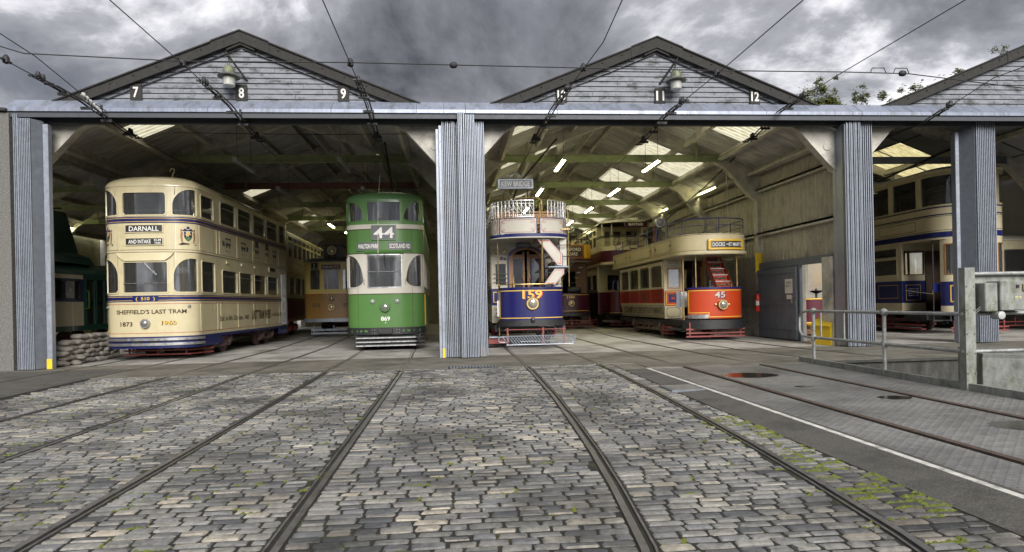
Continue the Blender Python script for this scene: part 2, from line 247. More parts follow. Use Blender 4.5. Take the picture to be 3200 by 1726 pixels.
# ------------------------------------------------------------------ mesh helpers
class MB:
    def __init__(s): s.v = []; s.f = []; s.m = []; s.key = {}
    def vert(s, p):
        k = (round(p[0], 4), round(p[1], 4), round(p[2], 4)); i = s.key.get(k)
        if i is None: i = len(s.v); s.key[k] = i; s.v.append(tuple(p))
        return i
    def face(s, pts, m=0):
        ids = []
        for p in pts:
            i = s.vert(p)
            if not ids or ids[-1] != i: ids.append(i)
        if len(ids) > 1 and ids[0] == ids[-1]: ids.pop()
        if len(ids) >= 3 and len(set(ids)) == len(ids): s.f.append(ids); s.m.append(m)
    def raw(s, vs, fs, m=0):
        o = len(s.v); s.v += [tuple(p) for p in vs]
        for f in fs: s.f.append([o + i for i in f]); s.m.append(m)
    def hexa(s, c, m=0):      # 8 corners: bottom ring 0-3 (ccw from above), top ring 4-7
        s.raw(c, [(3, 2, 1, 0), (4, 5, 6, 7), (0, 1, 5, 4), (1, 2, 6, 5), (2, 3, 7, 6), (3, 0, 4, 7)], m)
    def box(s, x0, x1, y0, y1, z0, z1, m=0, b=0.0):
        if b <= 0:
            s.hexa([(x0, y0, z0), (x1, y0, z0), (x1, y1, z0), (x0, y1, z0), (x0, y0, z1), (x1, y0, z1), (x1, y1, z1), (x0, y1, z1)], m); return s
        b = min(b, (x1 - x0) * 0.45, (y1 - y0) * 0.45, (z1 - z0) * 0.45)
        ring = lambda i, z: [(x0 + i, y0 + i, z), (x1 - i, y0 + i, z), (x1 - i, y1 - i, z), (x0 + i, y1 - i, z)]
        def ring8(i, z): return [(x0 + i + b, y0 + i, z), (x1 - i - b, y0 + i, z), (x1 - i, y0 + i + b, z), (x1 - i, y1 - i - b, z), (x1 - i - b, y1 - i, z), (x0 + i + b, y1 - i, z), (x0 + i, y1 - i - b, z), (x0 + i, y0 + i + b, z)]
        rs = [ring8(b * 0.7, z0), ring8(0, z0 + b), ring8(0, z1 - b), ring8(b * 0.7, z1)]
        o = len(s.v)
        for r in rs: s.v += r
        s.f.append([o + i for i in range(7, -1, -1)]); s.m.append(m)
        for k in range(3):
            for i in range(8):
                j = (i + 1) % 8; s.f.append([o + 8 * k + i, o + 8 * k + j, o + 8 * k + 8 + j, o + 8 * k + 8 + i]); s.m.append(m)
        s.f.append([o + 24 + i for i in range(8)]); s.m.append(m); return s
    def bar(s, p, q, w, h, m=0, up=(0, 0, 1)):   # rectangular bar between two points
        p, q = Vector(p), Vector(q); d = (q - p).normalized(); u = Vector(up)
        if abs(d.dot(u)) > 0.98: u = Vector((0, 1, 0))
        a = d.cross(u).normalized(); c = a.cross(d).normalized(); a = a * w / 2; c = c * h / 2
        s.hexa([p - a - c, p + a - c, q + a - c, q - a - c, p - a + c, p + a + c, q + a + c, q - a + c], m); return s
    def tube(s, pts, r, n=6, m=0, closed=False):
        pts = [Vector(p) for p in pts]; k = len(pts); o = len(s.v); prev = None
        rr = r if isinstance(r, (list, tuple)) else [r] * k
        for i, p in enumerate(pts):
            if closed: d = pts[(i + 1) % k] - pts[i - 1]
            else: d = pts[min(i + 1, k - 1)] - pts[max(i - 1, 0)]
            d = d.normalized() if d.length > 1e-9 else Vector((0, 0, 1))
            if prev is None: a = d.orthogonal().normalized()
            else:
                a = prev - d * prev.dot(d); a = a.normalized() if a.length > 1e-6 else d.orthogonal().normalized()
            prev = a; b = d.cross(a)
            for j in range(n):
                t = 2 * math.pi * j / n; s.v.append(tuple(p + (a * math.cos(t) + b * math.sin(t)) * rr[i]))
        for i in range(k if closed else k - 1):
            i2 = (i + 1) % k
            for j in range(n):
                j2 = (j + 1) % n; s.f.append([o + i * n + j, o + i * n + j2, o + i2 * n + j2, o + i2 * n + j]); s.m.append(m)
        if not closed:
            s.f.append([o + j for j in range(n - 1, -1, -1)]); s.m.append(m); s.f.append([o + (k - 1) * n + j for j in range(n)]); s.m.append(m)
        return s
    def lathe(s, prof, c, ax='z', n=16, m=0):      # prof: (radius, along)
        o = len(s.v); c = Vector(c)
        for (r, h) in prof:
            for j in range(n):
                t = 2 * math.pi * j / n; a, b = r * math.cos(t), r * math.sin(t)
                p = {'z': (a, b, h), 'y': (a, -h, b), 'x': (h, a, b)}[ax]; s.v.append(tuple(c + Vector(p)))
        for i in range(len(prof) - 1):
            for j in range(n):
                j2 = (j + 1) % n; s.f.append([o + i * n + j, o + i * n + j2, o + (i + 1) * n + j2, o + (i + 1) * n + j]); s.m.append(m)
        s.f.append([o + j for j in range(n - 1, -1, -1)]); s.m.append(m); s.f.append([o + (len(prof) - 1) * n + j for j in range(n)]); s.m.append(m); return s
    def prism(s, poly, fn, d0, d1, m=0):           # poly in (u,v); fn(u,v,d) -> xyz
        k = len(poly); o = len(s.v)
        s.v += [tuple(fn(u, v, d0)) for u, v in poly] + [tuple(fn(u, v, d1)) for u, v in poly]
        s.f.append([o + i for i in range(k)]); s.m.append(m); s.f.append([o + k + i for i in range(k - 1, -1, -1)]); s.m.append(m)
        for i in range(k):
            j = (i + 1) % k; s.f.append([o + j, o + i, o + k + i, o + k + j]); s.m.append(m)
        return s
    def mesh(s, name, mats, smooth=40):
        me = bpy.data.meshes.new(name); me.from_pydata(s.v, [], s.f)
        for mt in (mats if isinstance(mats, (list, tuple)) else [mats]): me.materials.append(M[mt] if isinstance(mt, str) else mt)
        if any(s.m): me.polygons.foreach_set('material_index', s.m)
        bm = bmesh.new(); bm.from_mesh(me); bmesh.ops.recalc_face_normals(bm, faces=bm.faces); bm.to_mesh(me); bm.free()
        if smooth:
            me.polygons.foreach_set('use_smooth', [True] * len(me.polygons)); me.set_sharp_from_angle(angle=R(smooth))
        me.update(); return me
    def build(s, name, mats, parent=None, smooth=40, kind=None, loc=None):
        o = bpy.data.objects.new(name, s.mesh(name, mats, smooth)); COL.objects.link(o)
        if parent is not None: o.parent = parent
        if kind: o['kind'] = kind
        if loc: o.location = loc
        return o
def thing(name, label, cat, loc=(0, 0, 0), rz=0.0, group=None):
    o = bpy.data.objects.new(name, None); COL.objects.link(o); o.empty_display_size = 0.2
    o.location = loc; o.rotation_euler = (0, 0, rz); o['label'] = label; o['category'] = cat
    if group: o['group'] = group
    return o
def tag(o, label, cat, group=None):
    o['label'] = label; o['category'] = cat
    if group: o['group'] = group
    return o
def text_mesh(txt, bold=0.0, shear=0.0):
    cu = bpy.data.curves.new('lettering', 'FONT'); cu.body = txt; cu.size = 1.0; cu.offset = bold; cu.shear = shear; cu.resolution_u = 3
    ob = bpy.data.objects.new('lettering', cu); me = ob.to_mesh()
    vs = [(v.co.x, v.co.y) for v in me.vertices]; fs = [list(p.vertices) for p in me.polygons]
    ob.to_mesh_clear(); bpy.data.objects.remove(ob); bpy.data.curves.remove(cu)
    return vs, fs
def lettering(parent, txt, fn, h, mat, width=None, bold=0.012, name='lettering', shear=0.0):
    """fn(u, v) -> xyz puts the letters' plane on a surface; u, v in metres about the centre; h is the capital height."""
    vs, fs = text_mesh(txt, bold, shear)
    if not vs: return None
    x0, x1 = min(v[0] for v in vs), max(v[0] for v in vs); y0, y1 = 0.0, max(v[1] for v in vs)
    k = h / max(1e-6, y1 - y0); kx = k if width is None else width / (x1 - x0)
    mb = MB(); mb.raw([fn((x - (x0 + x1) / 2) * kx, (y - (y0 + y1) / 2) * k) for x, y in vs], fs)
    me = bpy.data.meshes.new(name); me.from_pydata(mb.v, [], mb.f); me.materials.append(M[mat])
    o = bpy.data.objects.new(name, me); COL.objects.link(o); o.parent = parent; return o
# ================================================================== GROUND
def zg(y): return 0.0 if y >= 13 else -0.0085 * (13 - y)
def zd(y): return 0.0 if y >= 13 else -0.0036 * (13 - y)
def sheet(name, x0, x1, ys, mat, dz=0.0, xs=None, kind='structure'):
    mb = MB(); xs = xs or [x0, x1]
    for i in range(len(ys) - 1):
        for j in range(len(xs) - 1):
            mb.face([(xs[j], ys[i], zg(ys[i]) + dz), (xs[j + 1], ys[i], zg(ys[i]) + dz), (xs[j + 1], ys[i + 1], zg(ys[i + 1]) + dz), (xs[j], ys[i + 1], zg(ys[i + 1]) + dz)])
    return mb.build(name, mat, kind=kind, smooth=0)
mb = MB(); mb.face([(-1500, -1500, -0.75), (1500, -1500, -0.75), (1500, 1500, -0.75), (-1500, 1500, -0.75)]); mb.build('ground', 'gravel', kind='structure', smooth=0)
sheet('pavement_bed', -6.58, 3.0, [-12, 0, 6, 12.45], 'soil', -0.0065)
sheet('asphalt', -60, -6.6, [-12, 0, 6, 12.3, 13.2, 14.4], 'asphalt', 0.0)
mb = MB(); ys_ = [-12, 0, 3, 6, 9, 11.46]
for a, b in zip(ys_, ys_[1:]): mb.face([(2.985, a, zg(a) - .002), (3.37, a, zd(a) - .002), (3.37, b, zd(b) - .002), (2.985, b, zg(b) - .002)]); mb.face([(3.37, a, zd(a) - .002), (3.5, a, zd(a) - .002), (3.5, b, zd(b) - .002), (3.37, b, zd(b) - .002)])
mb.build('asphalt_strip', 'asphalt', kind='structure', smooth=0)
sheet('asphalt_strip', 2.99, 3.47, [11.46, 12.45], 'apron', -0.002)
sheet('asphalt_yard', -6.58, 40, [-60, -12.01], 'asphalt', -0.01)
mb = MB(); mb.box(-6.62, 3.46, 12.46, 15.28, -0.3, 0.0); mb.box(3.462, 6.52, 11.5, 15.28, -0.3, -0.001); mb.box(6.52, 22, 11.62, 15.28, -0.62, -0.002); mb.box(-12, -6.62, 14.38, 15.28, -0.3, 0.003)
mb.build('concrete_apron', 'apron', kind='structure', smooth=0)
mb = MB(); mb.box(-24, 26, 15.31, 62, -0.3, -0.003); mb.build('shed_floor', 'floor', kind='structure', smooth=0)
mb = MB(); mb.box(-12, 22, 15.27, 15.32, -0.2, -0.012); mb.build('floor_joint', 'groove', kind='structure', smooth=0)
# pit of the traverser
mb = MB(); mb.face([(6.5, -12, -0.6), (22, -12, -0.6), (22, 11.62, -0.6), (6.5, 11.62, -0.6)]); mb.build('pit_floor', 'gravel', kind='structure', smooth=0)
mb = MB(); mb.box(6.56, 22, 11.56, 11.63, -0.6, -0.02); mb.box(6.56, 22, 11.5, 11.64, -0.02, 0.012); mb.build('pit_wall', 'pitwall', kind='structure', smooth=0)
for yy in (10.55, 9.2):
    mb = MB(); mb.box(6.6, 22, yy - 0.05, yy + 0.05, -0.6, -0.42); mb.box(6.6, 22, yy - 0.09, yy + 0.09, -0.6, -0.56); tag(mb.build('pit_rail', 'rail_rust', smooth=0), 'rusty rail lying in the traverser pit, ' + ('nearest the concrete wall' if yy > 10 else 'farther from the concrete wall'), 'rail')

# traverser deck: tread plates
deck = thing('traverser_deck', 'studded steel tread plate deck of the traverser with puddles and two rails', 'deck', (0, 0, 0))
for xi, (xa, xb) in enumerate(((3.50, 4.045), (4.185, 5.475), (5.60, 6.46))):
    ys = [-3, 1.2, 3.4, 6.35, 9.0, 11.48]
    for i in range(5):
        mb = MB(); mb.hexa([(xa, ys[i] + .006, zd(ys[i]) - .05), (xb, ys[i] + .006, zd(ys[i]) - .05), (xb, ys[i + 1] - .006, zd(ys[i + 1]) - .05), (xa, ys[i + 1] - .006, zd(ys[i + 1]) - .05),
                            (xa, ys[i] + .006, zd(ys[i])), (xb, ys[i] + .006, zd(ys[i])), (xb, ys[i + 1] - .006, zd(ys[i + 1])), (xa, ys[i + 1] - .006, zd(ys[i + 1]))])
        mb.build('tread_plate', 'tread_plate', deck, smooth=0)
mb = MB(); mb.hexa([(3.4, -3, zd(-3) - .3), (6.5, -3, zd(-3) - .3), (6.5, 11.49, -.3), (3.4, 11.49, -.3), (3.4, -3, zd(-3) - .055), (6.5, -3, zd(-3) - .055), (6.5, 11.49, zd(11.49) - .055), (3.4, 11.49, zd(11.49) - .055)]); mb.build('deck_frame', 'groove', deck, smooth=0)
mb = MB(); mb.hexa([(6.475, -3, zd(-3) - .4), (6.54, -3, zd(-3) - .4), (6.54, 11.9, -.4), (6.475, 11.9, -.4), (6.475, -3, zd(-3) + .09), (6.54, -3, zd(-3) + .09), (6.54, 11.9, .085), (6.475, 11.9, .085)]); mb.build('deck_kerb', 'rusty_galv', deck, smooth=0)
for xr in (4.115, 5.54):
    mb = MB(); mb.hexa([(xr - .035, -3, zd(-3) - .04), (xr + .035, -3, zd(-3) - .04), (xr + .035, 11.5, zd(11.5) - .04), (xr - .035, 11.5, zd(11.5) - .04), (xr - .035, -3, zd(-3) + .012), (xr + .035, -3, zd(-3) + .012), (xr + .035, 11.5, zd(11.5) + .012), (xr - .035, 11.5, zd(11.5) + .012)])
    mb.build('deck_rail', 'rail_rust', deck, smooth=0)
mb = MB(); mb.hexa([(3.385, -3, zd(-3) - .02), (3.445, -3, zd(-3) - .02), (3.445, 11.5, zd(11.5) - .02), (3.385, 11.5, zd(11.5) - .02), (3.385, -3, zd(-3) + .004), (3.445, -3, zd(-3) + .004), (3.445, 11.5, zd(11.5) + .004), (3.385, 11.5, zd(11.5) + .004)])
mb.box(3.4455, 4.0, 11.46, 11.497, -.03, -0.006)
tag(mb.build('white_line', 'white', smooth=0), 'worn white painted line along the edge of the traverser deck', 'road marking')
pl = thing('access_cover', 'small studded steel access cover in the asphalt beside the white line', 'cover', (3.13, 8.9, zd(8.9)))
mb = MB(); mb.box(-.2, .2, -.25, .25, -.03, .006); mb.build('cover_plate', 'tread_plate', pl, smooth=0)
mb = MB(); [mb.box(*b) for b in ((-.235, -.205, -.28, .28, -.04, .003), (.205, .235, -.28, .28, -.04, .003), (-.205, .205, -.28, -.255, -.04, .003), (-.205, .205, .255, .28, -.04, .003))]; mb.build('frame', 'galv_dark', pl, smooth=0)
dg = thing('drain_grate', 'iron drain grating in the apron in front of the middle folding door', 'grating', (.33, 12.62, 0.0))
mb = MB(); mb.box(-.47, .47, -.17, .17, -.05, .003); mb.build('frame', 'groove', dg, smooth=0)
for i in range(15):
    mb = MB(); mb.box(-.44 + i * .061, -.40 + i * .061, -.14, .14, .003, .012); mb.build('grate_bar', 'galv_dark', dg, smooth=0)

# ------------------------------------------------------------------ tram rails (grooved), each rail one thing
def rail_path(pts, y):
    for (a, xa), (b, xb) in zip(pts, pts[1:]):
        if a <= y <= b: return xa + (xb - xa) * (y - a) / (b - a)
    return pts[0][1] if y < pts[0][0] else pts[-1][1]
RA = [(-3, -.99), (3.3, -.975), (12, -.985), (15, -1.0), (18.5, -1.10), (24, -1.25), (50, -1.6)]
RD = [(y, x - 1.44) for y, x in RA]
RE = [(-3, -3.92), (5.5, -3.90), (8, -3.87), (13, -3.80), (16, -3.78), (20, -3.80), (27, -4.22), (50, -4.9)]
RF = [(y, x - 1.44) for y, x in RE]
RG = [(-3, -6.6), (10, -6.62), (14.3, -6.60), (18, -6.68), (50, -7.2)]
RH = [(y, x - 1.44) for y, x in RG]
RB = [(-3, .30), (2, .74), (3.35, .96), (4.4, 1.06), (5.5, 1.14), (6.9, 1.21), (8.6, 1.28), (11.2, 1.33), (14.7, 1.33), (19, 1.34), (50, 1.34)]
RC = [(y, x + 1.44) for y, x in RB]
RI = [(11.52, 4.115), (14, 4.03), (21.8, 3.93), (28, 4.3), (50, 4.6)]
RJ = [(y, x + 1.43) for y, x in RI]
RK = [(11.65, 7.1), (15, 6.65), (18.5, 6.55), (24, 6.75), (50, 7.0)]
RL = [(y, x + 1.44) for y, x in RK]
RAILS = (('rail', RA, -1, 'right-hand rail of the track that leads to the green tram'), ('rail', RD, 1, 'left-hand rail of the track that leads to the green tram'),
         ('rail', RE, -1, 'right-hand rail of the track that leads to the yellow and brown tram'), ('rail', RF, 1, 'left-hand rail of the track that leads to the yellow and brown tram'),
         ('rail', RG, -1, 'right-hand rail of the track under the big cream tram'), ('rail', RH, 1, 'left-hand rail of the track under the big cream tram'),
         ('rail', RB, 1, 'left-hand rail of the track that leads to the blue open-top tram'), ('rail', RC, -1, 'right-hand rail of the track that leads to the blue open-top tram'),
         ('rail', RI, 1, 'left-hand rail running from the deck into the shed between blue and red trams'), ('rail', RJ, -1, 'right-hand rail running from the deck into the shed between blue and red trams'),
         ('rail', RK, 1, 'left-hand rail of the track under the red and cream tram'), ('rail', RL, -1, 'right-hand rail of the track under the red and cream tram'))
for nm, pts, g, lab in RAILS:
    t = thing('tram_rail', lab, 'rail', (0, 0, 0))
    ys = sorted(set([p[0] for p in pts] + [y for y in (0, 1, 2.6, 4, 5, 6, 7.5, 9, 10, 13, 15.3, 17, 22, 30, 40) if pts[0][0] < y < pts[-1][0]]))
    # g: side of the groove (+1 groove lies to +x of the head)
    for part, a, b, h0, h1, mt in (('rail_head', -.022, .022, -.06, .006, 'rail'), ('groove', .022, .054, -.06, -.020, 'groove'), ('guard_lip', .054, .068, -.06, .004, 'rail')):
        mb = MB()
        for ya, yb in zip(ys, ys[1:]):
            xa, xb = rail_path(pts, ya), rail_path(pts, yb); s0, s1 = (a, b) if g > 0 else (-b, -a)
            for q in ((xa + s0, ya, zg(ya) + h1), ): pass
            A = [(xa + s0, ya, zg(ya) + h0), (xa + s1, ya, zg(ya) + h0), (xb + s1, yb, zg(yb) + h0), (xb + s0, yb, zg(yb) + h0)]
            B = [(xa + s0, ya, zg(ya) + h1), (xa + s1, ya, zg(ya) + h1), (xb + s1, yb, zg(yb) + h1), (xb + s0, yb, zg(yb) + h1)]
            mb.face(B); mb.face([A[0], A[3], B[3], B[0]]); mb.face([A[1], A[2], B[2], B[1]])
        mb.build(part, mt, t, smooth=0)

# ------------------------------------------------------------------ setts
setts = thing('sett_paving', 'worn grey stone setts paving the yard between the tram rails', 'paving', (0, 0, 0)); setts['kind'] = 'structure'
def sett(mb, x0, x1, y0, y1, rnd):
    w, d = x1 - x0, y1 - y0; cx, cy = (x0 + x1) / 2, (y0 + y1) / 2
    dz = rnd.uniform(-.003, .004); tx, ty = rnd.uniform(-.02, .02), rnd.uniform(-.03, .03); sk = rnd.uniform(-.004, .004)
    z = lambda x, y, h: zg(cy) + dz + h + (x - cx) * tx + (y - cy) * ty
    c = min(w, d) * .13; rings = []
    for inset, h in ((0.0, -.03), (0.002, -.005), (.012, .002)):
        r = []
        for (px, py) in ((x0 + c, y0), (x1 - c, y0), (x1, y0 + c), (x1, y1 - c), (x1 - c, y1), (x0 + c, y1), (x0, y1 - c), (x0, y0 + c)):
            qx = cx + (px - cx) * (1 - inset * 2 / w) + (sk if py > cy else -sk) + rnd.uniform(-.004, .004); qy = cy + (py - cy) * (1 - inset * 2 / d) + rnd.uniform(-.004, .004)
            r.append((qx, qy, z(qx, qy, h + rnd.uniform(-.003, .003))))
        rings.append(r)
    o = len(mb.v); top = [(cx - w * .22, cy + rnd.uniform(-.01, .01), z(cx - w * .2, cy, .003 + rnd.uniform(-.004, .003))), (cx + w * .22, cy + rnd.uniform(-.01, .01), z(cx + w * .2, cy, .003 + rnd.uniform(-.004, .003)))]
    for r in rings: mb.v += r
    mb.v += top; T = o + 24
    fs = []
    for k in range(2):
        for i in range(8):
            j = (i + 1) % 8; fs.append([o + 8 * k + i, o + 8 * k + j, o + 8 * k + 8 + j, o + 8 * k + 8 + i])
    q = o + 16
    fs += [[q + 0, q + 1, T + 1, T], [q + 1, q + 2, T + 1], [q + 2, q + 3, T + 1], [q + 3, q + 4, T + 1], [q + 4, q + 5, T, T + 1], [q + 5, q + 6, T], [q + 6, q + 7, T], [q + 7, q + 0, T]]
    mb.f += fs; mb.m += [0] * len(fs)
rnd = random.Random(3)
pend = []
y = 2.15
while y < 12.40:
    d = rnd.uniform(.084, .108); x = -6.52 + rnd.uniform(0, .15)
    blocks = [(rail_path(p, y + d / 2) + (-.085 if g < 0 else -.034), rail_path(p, y + d / 2) + (.034 if g < 0 else .085)) for _, p, g, _ in RAILS[:8]]
    while x < 2.95:
        w = rnd.uniform(.125, .21); x1 = min(x + w, 2.965); hit = None
        for (a, b) in blocks:
            if a < x1 and b > x: hit = (a, b); break
        nx = x1 + .014
        if hit:
            if x >= hit[0]: x = hit[1]; continue
            x1 = hit[0]; nx = hit[1]
        if x1 - x > .05:
            yo = .010 * math.sin(x * 1.3 + y * .8) + .004 * math.sin(x * 4.1 + y * 2)
            pend.append((x, x1, y + yo + .007, y + d + yo - .007))
        x = nx
    y += d
def in_view(x, y):
    a = math.atan2(x, y) - _yaw; dep = x * math.sin(_yaw) + y * math.cos(_yaw)
    r = x * math.cos(_yaw) - y * math.sin(_yaw); return abs(r / dep) < .79 and (zg(y) - HC) / dep > -.41
vis = sorted([p for p in pend if in_view((p[0] + p[1]) / 2, (p[2] + p[3]) / 2)], key=lambda p: p[2])
near = set(vis[:300])
for p in vis[:300]:
    mb = MB(); sett(mb, *p, rnd); mb.build('sett', 'sett', setts, smooth=32)
mb = MB()
for p in pend:
    if p not in near: sett(mb, *p, rnd)
mb.build('setts_beyond', 'sett', setts, smooth=32, kind='stuff')
# moss growing in the joints, thickest towards the asphalt on the right
m = pm('moss', (0.105, 0.125, 0.016), 0.95, 0, 0.5, 40, 0.8, 80)
mb = MB(); mr = random.Random(11)
for p in pend:
    cx, cy = (p[0] + p[1]) / 2, p[2]
    dens = .035 + (.6 if (cx > 1.6 + max(0, (5.2 - cy)) * -.05 and cx > RC[3][1] - .1 and cy < 7) else 0) + (.05 if cx < -1 else 0)
    if mr.random() > dens: continue
    thick = cx > rail_path(RC, cy) - .02 and cy < 6.8 and math.sin(cx * 5 + cy * 3) > -.5
    for k in range(mr.randint(7, 14) if thick else mr.randint(2, 6)):
        x = mr.uniform(p[0], p[1]); yy = p[2] - .006 + mr.uniform(-.008, .008)
        if mr.random() < .25: x = p[1] + .007; yy = mr.uniform(p[2], p[3])
        s = mr.uniform(.012, .030); h = mr.uniform(.006, .016)
        if thick: s *= 1.5; h += .004
        z = zg(yy) - .004
        n = 5; ring = [(x + s * 2.0 * math.cos(6.283 * i / n + k), yy + s * .5 * math.sin(6.283 * i / n + k), z - .01) for i in range(n)]
        o = len(mb.v); mb.v += ring + [(x, yy, z + h)]; mb.f += [[o + i, o + (i + 1) % n, o + n] for i in range(n)]; mb.m += [0] * n
mb.build('moss', 'moss', setts, smooth=60, kind='stuff')

# ================================================================== THE SHED
FR = [15.32 + 4.35 * i for i in range(9)]           # portal frames
BW, SL = 4.72, 0.40
ZR, ZE = 6.90, 6.90 - 0.40 * 4.72
APX = {-1: -14.05, 0: -4.62, 1: 4.85, 2: 14.3}
LAB = {-1: 'dim neighbouring shed bay behind the far left door, over the dark green tram', 0: 'gabled shed bay over the cream, yellow and green trams, numbered seven to nine',
       1: 'gabled shed bay over the blue and red open-top trams, numbered ten to twelve', 2: 'shed bay with a dark panelled ceiling and half a gable at the right edge'}
BAY = {i: thing('tram_shed', LAB[i], 'shed', (APX[i], 0, 0), group='bays of the tram shed') for i in APX}
def roof_z(off): return ZR - SL * abs(off)
PUR = (0.28, 1.22, 2.30, 3.38, 4.50)
def corr_sheet(bay, side, o0, o1, y0, y1, mat, name, amp=.013, pitch=.19, dz=.12):
    n = max(2, int(round((y1 - y0) / pitch))); mb = MB(); K = 6
    oo = [o0, o1 + .06]
    for i in range(n * K + 1):
        yy = y0 + (y1 - y0) * i / (n * K); a = amp * math.sin(2 * math.pi * i / K)
        for j, of in enumerate(oo): mb.v.append((side * of, yy, roof_z(of) + dz + a + (0.0 if j == 0 else -.012)))
    mb.f = [[2 * i, 2 * i + 1, 2 * i + 3, 2 * i + 2] for i in range(n * K)]; mb.m = [0] * len(mb.f)
    return mb.build(name, mat, bay, smooth=75)
def frame_poly():
    """half of a concrete portal: column, haunch and rafter, in (offset from ridge, z)"""
    return [(4.55, -.02), (4.80, -.02), (4.80, 5.30), (0, ZR + .06), (0, ZR - .30), (3.05, 5.50), (3.55, 5.24), (4.28, 4.44), (4.55, 4.20)]
for b in APX:
    P = BAY[b]; last = 7 if b in (0, 1) else 6
    for k in range(last):
        for side in (-1, 1):
            if b == -1 and side == -1 and k == 0: continue
            mb = MB(); poly = frame_poly()
            if (side == 1 and b < 2) : pass
            ya, yb = FR[k] - .12, FR[k] + .12
            mb.prism([(side * u, v) for u, v in poly], lambda u, v, d: (u, d, v), ya + (.006 if side > 0 else 0), yb + (.006 if side > 0 else 0))
            mb.lathe([(.09, -.135), (.11, -.125), (.11, .125), (.09, .135)], (side * 4.25, FR[k], 4.86), 'y', 12)
            mb.build('portal_frame', 'concrete', P, smooth=20)
        # tie beam and hangers
        if k >= 1:
            mb = MB(); zt = 5.52 if b == 0 or b == 1 else 5.45
            mb.box(-3.4, 3.4, FR[k] - .16, FR[k] - .14, zt - .10, zt + .10); mb.box(-3.4, 3.4, FR[k] - .20, FR[k] - .10, zt + .09, zt + .105); mb.box(-3.4, 3.4, FR[k] - .20, FR[k] - .10, zt - .105, zt - .09)
            tb = mb.build('tie_beam', 'tie_red' if (b == 0 and k == 2) else ('galv_dark' if b == 2 else 'tie_green'), P, smooth=0)
            for xx in (-2.6, 2.6):
                mb = MB(); mb.box(xx - .035, xx + .035, FR[k] - .235, FR[k] - .205, zt - .08, zt + .48); mb.build('hanger', 'galv_dark' if b == 2 else 'tie_green', tb, smooth=0)
    y_end = FR[last - 1] + .2
    if b < 2:
        for side in (-1, 1):
            for of in PUR:
                mb = MB(); z = roof_z(of); mb.bar((side * of, FR[0] - .1, z), (side * of, y_end, z), .11, .20, up=(side * .37, 0, .93)); mb.build('purlin', 'purlin', P, smooth=0)
            edges = [0.02] + list(PUR[1:]); rows = list(zip(edges, edges[1:]))
            sky_spots = []
            if b == 1: sky_spots = [(r, c - 1.15, c + 1.15) for r in (1, 2) for c in ((16.85 if side > 0 else 16.5), 22.0 if side > 0 else 20.9, 26.5 if side > 0 else 25.3, 30.8, 35.2, 39.5)]
            if b == 0 and side < 0: sky_spots = [(2, 16.75, 17.75), (2, 26.0, 27.05), (2, 34.8, 35.8)]
            if b == 0 and side > 0: sky_spots = [(2, 20.3, 21.35), (2, 29.3, 30.4)]
            for ri, (o0, o1) in enumerate(rows):
                cuts = sorted([(a, c) for r, a, c in sky_spots if r == ri]); cur = FR[0] - .25
                for a, c in cuts + [(y_end, y_end)]:
                    yy = cur
                    while yy < a - .05:
                        y2 = min(a, yy + 4.38) if a - yy < 6.5 else yy + 4.38
                        corr_sheet(P, side, o0, o1, yy, y2, 'roof_sheet', 'roof_sheet'); yy = y2
                    if c > a: corr_sheet(P, side, o0, o1, a, c, 'skylight', 'skylight')
                    cur = c
        mb = MB(); mb.prism([(-.3, roof_z(.3) + .16), (0, ZR + .17), (.3, roof_z(.3) + .16), (.3, roof_z(.3) + .19), (0, ZR + .22), (-.3, roof_z(.3) + .19)], lambda u, v, d: (u, d, v), FR[0] - .3, y_end); mb.build('ridge_cap', 'barge', P, smooth=0)
    else:                                           # third bay: smooth ceiling boards with dark joints
        for side in (-1, 1):
            ys = [FR[0] - .1 + 1.25 * i for i in range(21)]; offs = [0.02, 1.22, 2.42, 3.62, 4.7]
            for i in range(20):
                for j in range(4):
                    lit = (side < 0 and j in (1, 2) and i in (3, 4, 9, 10)) or (side < 0 and j == 0 and i in (1, 6)) or (side > 0 and j in (1, 2) and i in (0, 5, 6, 11))
                    a, c = offs[j] + .02, offs[j + 1] - .02; mb = MB()
                    mb.prism([(side * a, roof_z(a) + .10), (side * c, roof_z(c) + .10), (side * c, roof_z(c) + .13), (side * a, roof_z(a) + .13)], lambda u, v, d: (u, d, v), ys[i] + .02, ys[i + 1] - .02)
                    mb.build('ceiling_panel', 'skylight' if lit else 'ceil_panel', P, smooth=0)
            mb = MB()
            for yy in ys[1:-1]: mb.bar((side * .02, yy, roof_z(.02) + .115), (side * 4.7, yy, roof_z(4.7) + .115), .04, .06)
            for of in offs[1:-1]: mb.bar((side * of, ys[0], roof_z(of) + .112), (side * of, ys[-1], roof_z(of) + .112), .04, .055, up=(side * .37, 0, .93))
            mb.build('joint_strip', 'black', P, smooth=0)
            for of in (2.35, 4.4):
                mb = MB(); z = roof_z(of) - .06; mb.bar((side * of, FR[0] - .1, z), (side * of, y_end, z), .10, .18, up=(side * .37, 0, .93)); mb.build('purlin', 'purlin', P, smooth=0)
    # valley gutter + back wall
    if b < 2:
        mb = MB(); mb.box(4.55, 4.95, FR[0] - .1, y_end, 5.12, 5.17); mb.box(4.50, 4.56, FR[0] - .1, y_end, 5.14, 5.34); mb.box(4.94, 5.0, FR[0] - .1, y_end, 5.14, 5.34); mb.build('valley_gutter', 'purlin', P, smooth=0)
        mb = MB(); mb.tube([(4.3, FR[0], 5.02), (4.3, y_end, 5.02)], .045, 8); mb.build('drain_pipe', 'purlin', P)
    mb = MB(); yb = y_end + .05
    mb.prism([(-4.7, -.02), (4.7, -.02), (4.7, 5.4), (0, ZR + .3), (-4.7, 5.4)], lambda u, v, d: (u, d, v), yb, yb + .15); mb.build('back_wall', 'block_yellow' if b == -1 else 'interior', P, smooth=0)
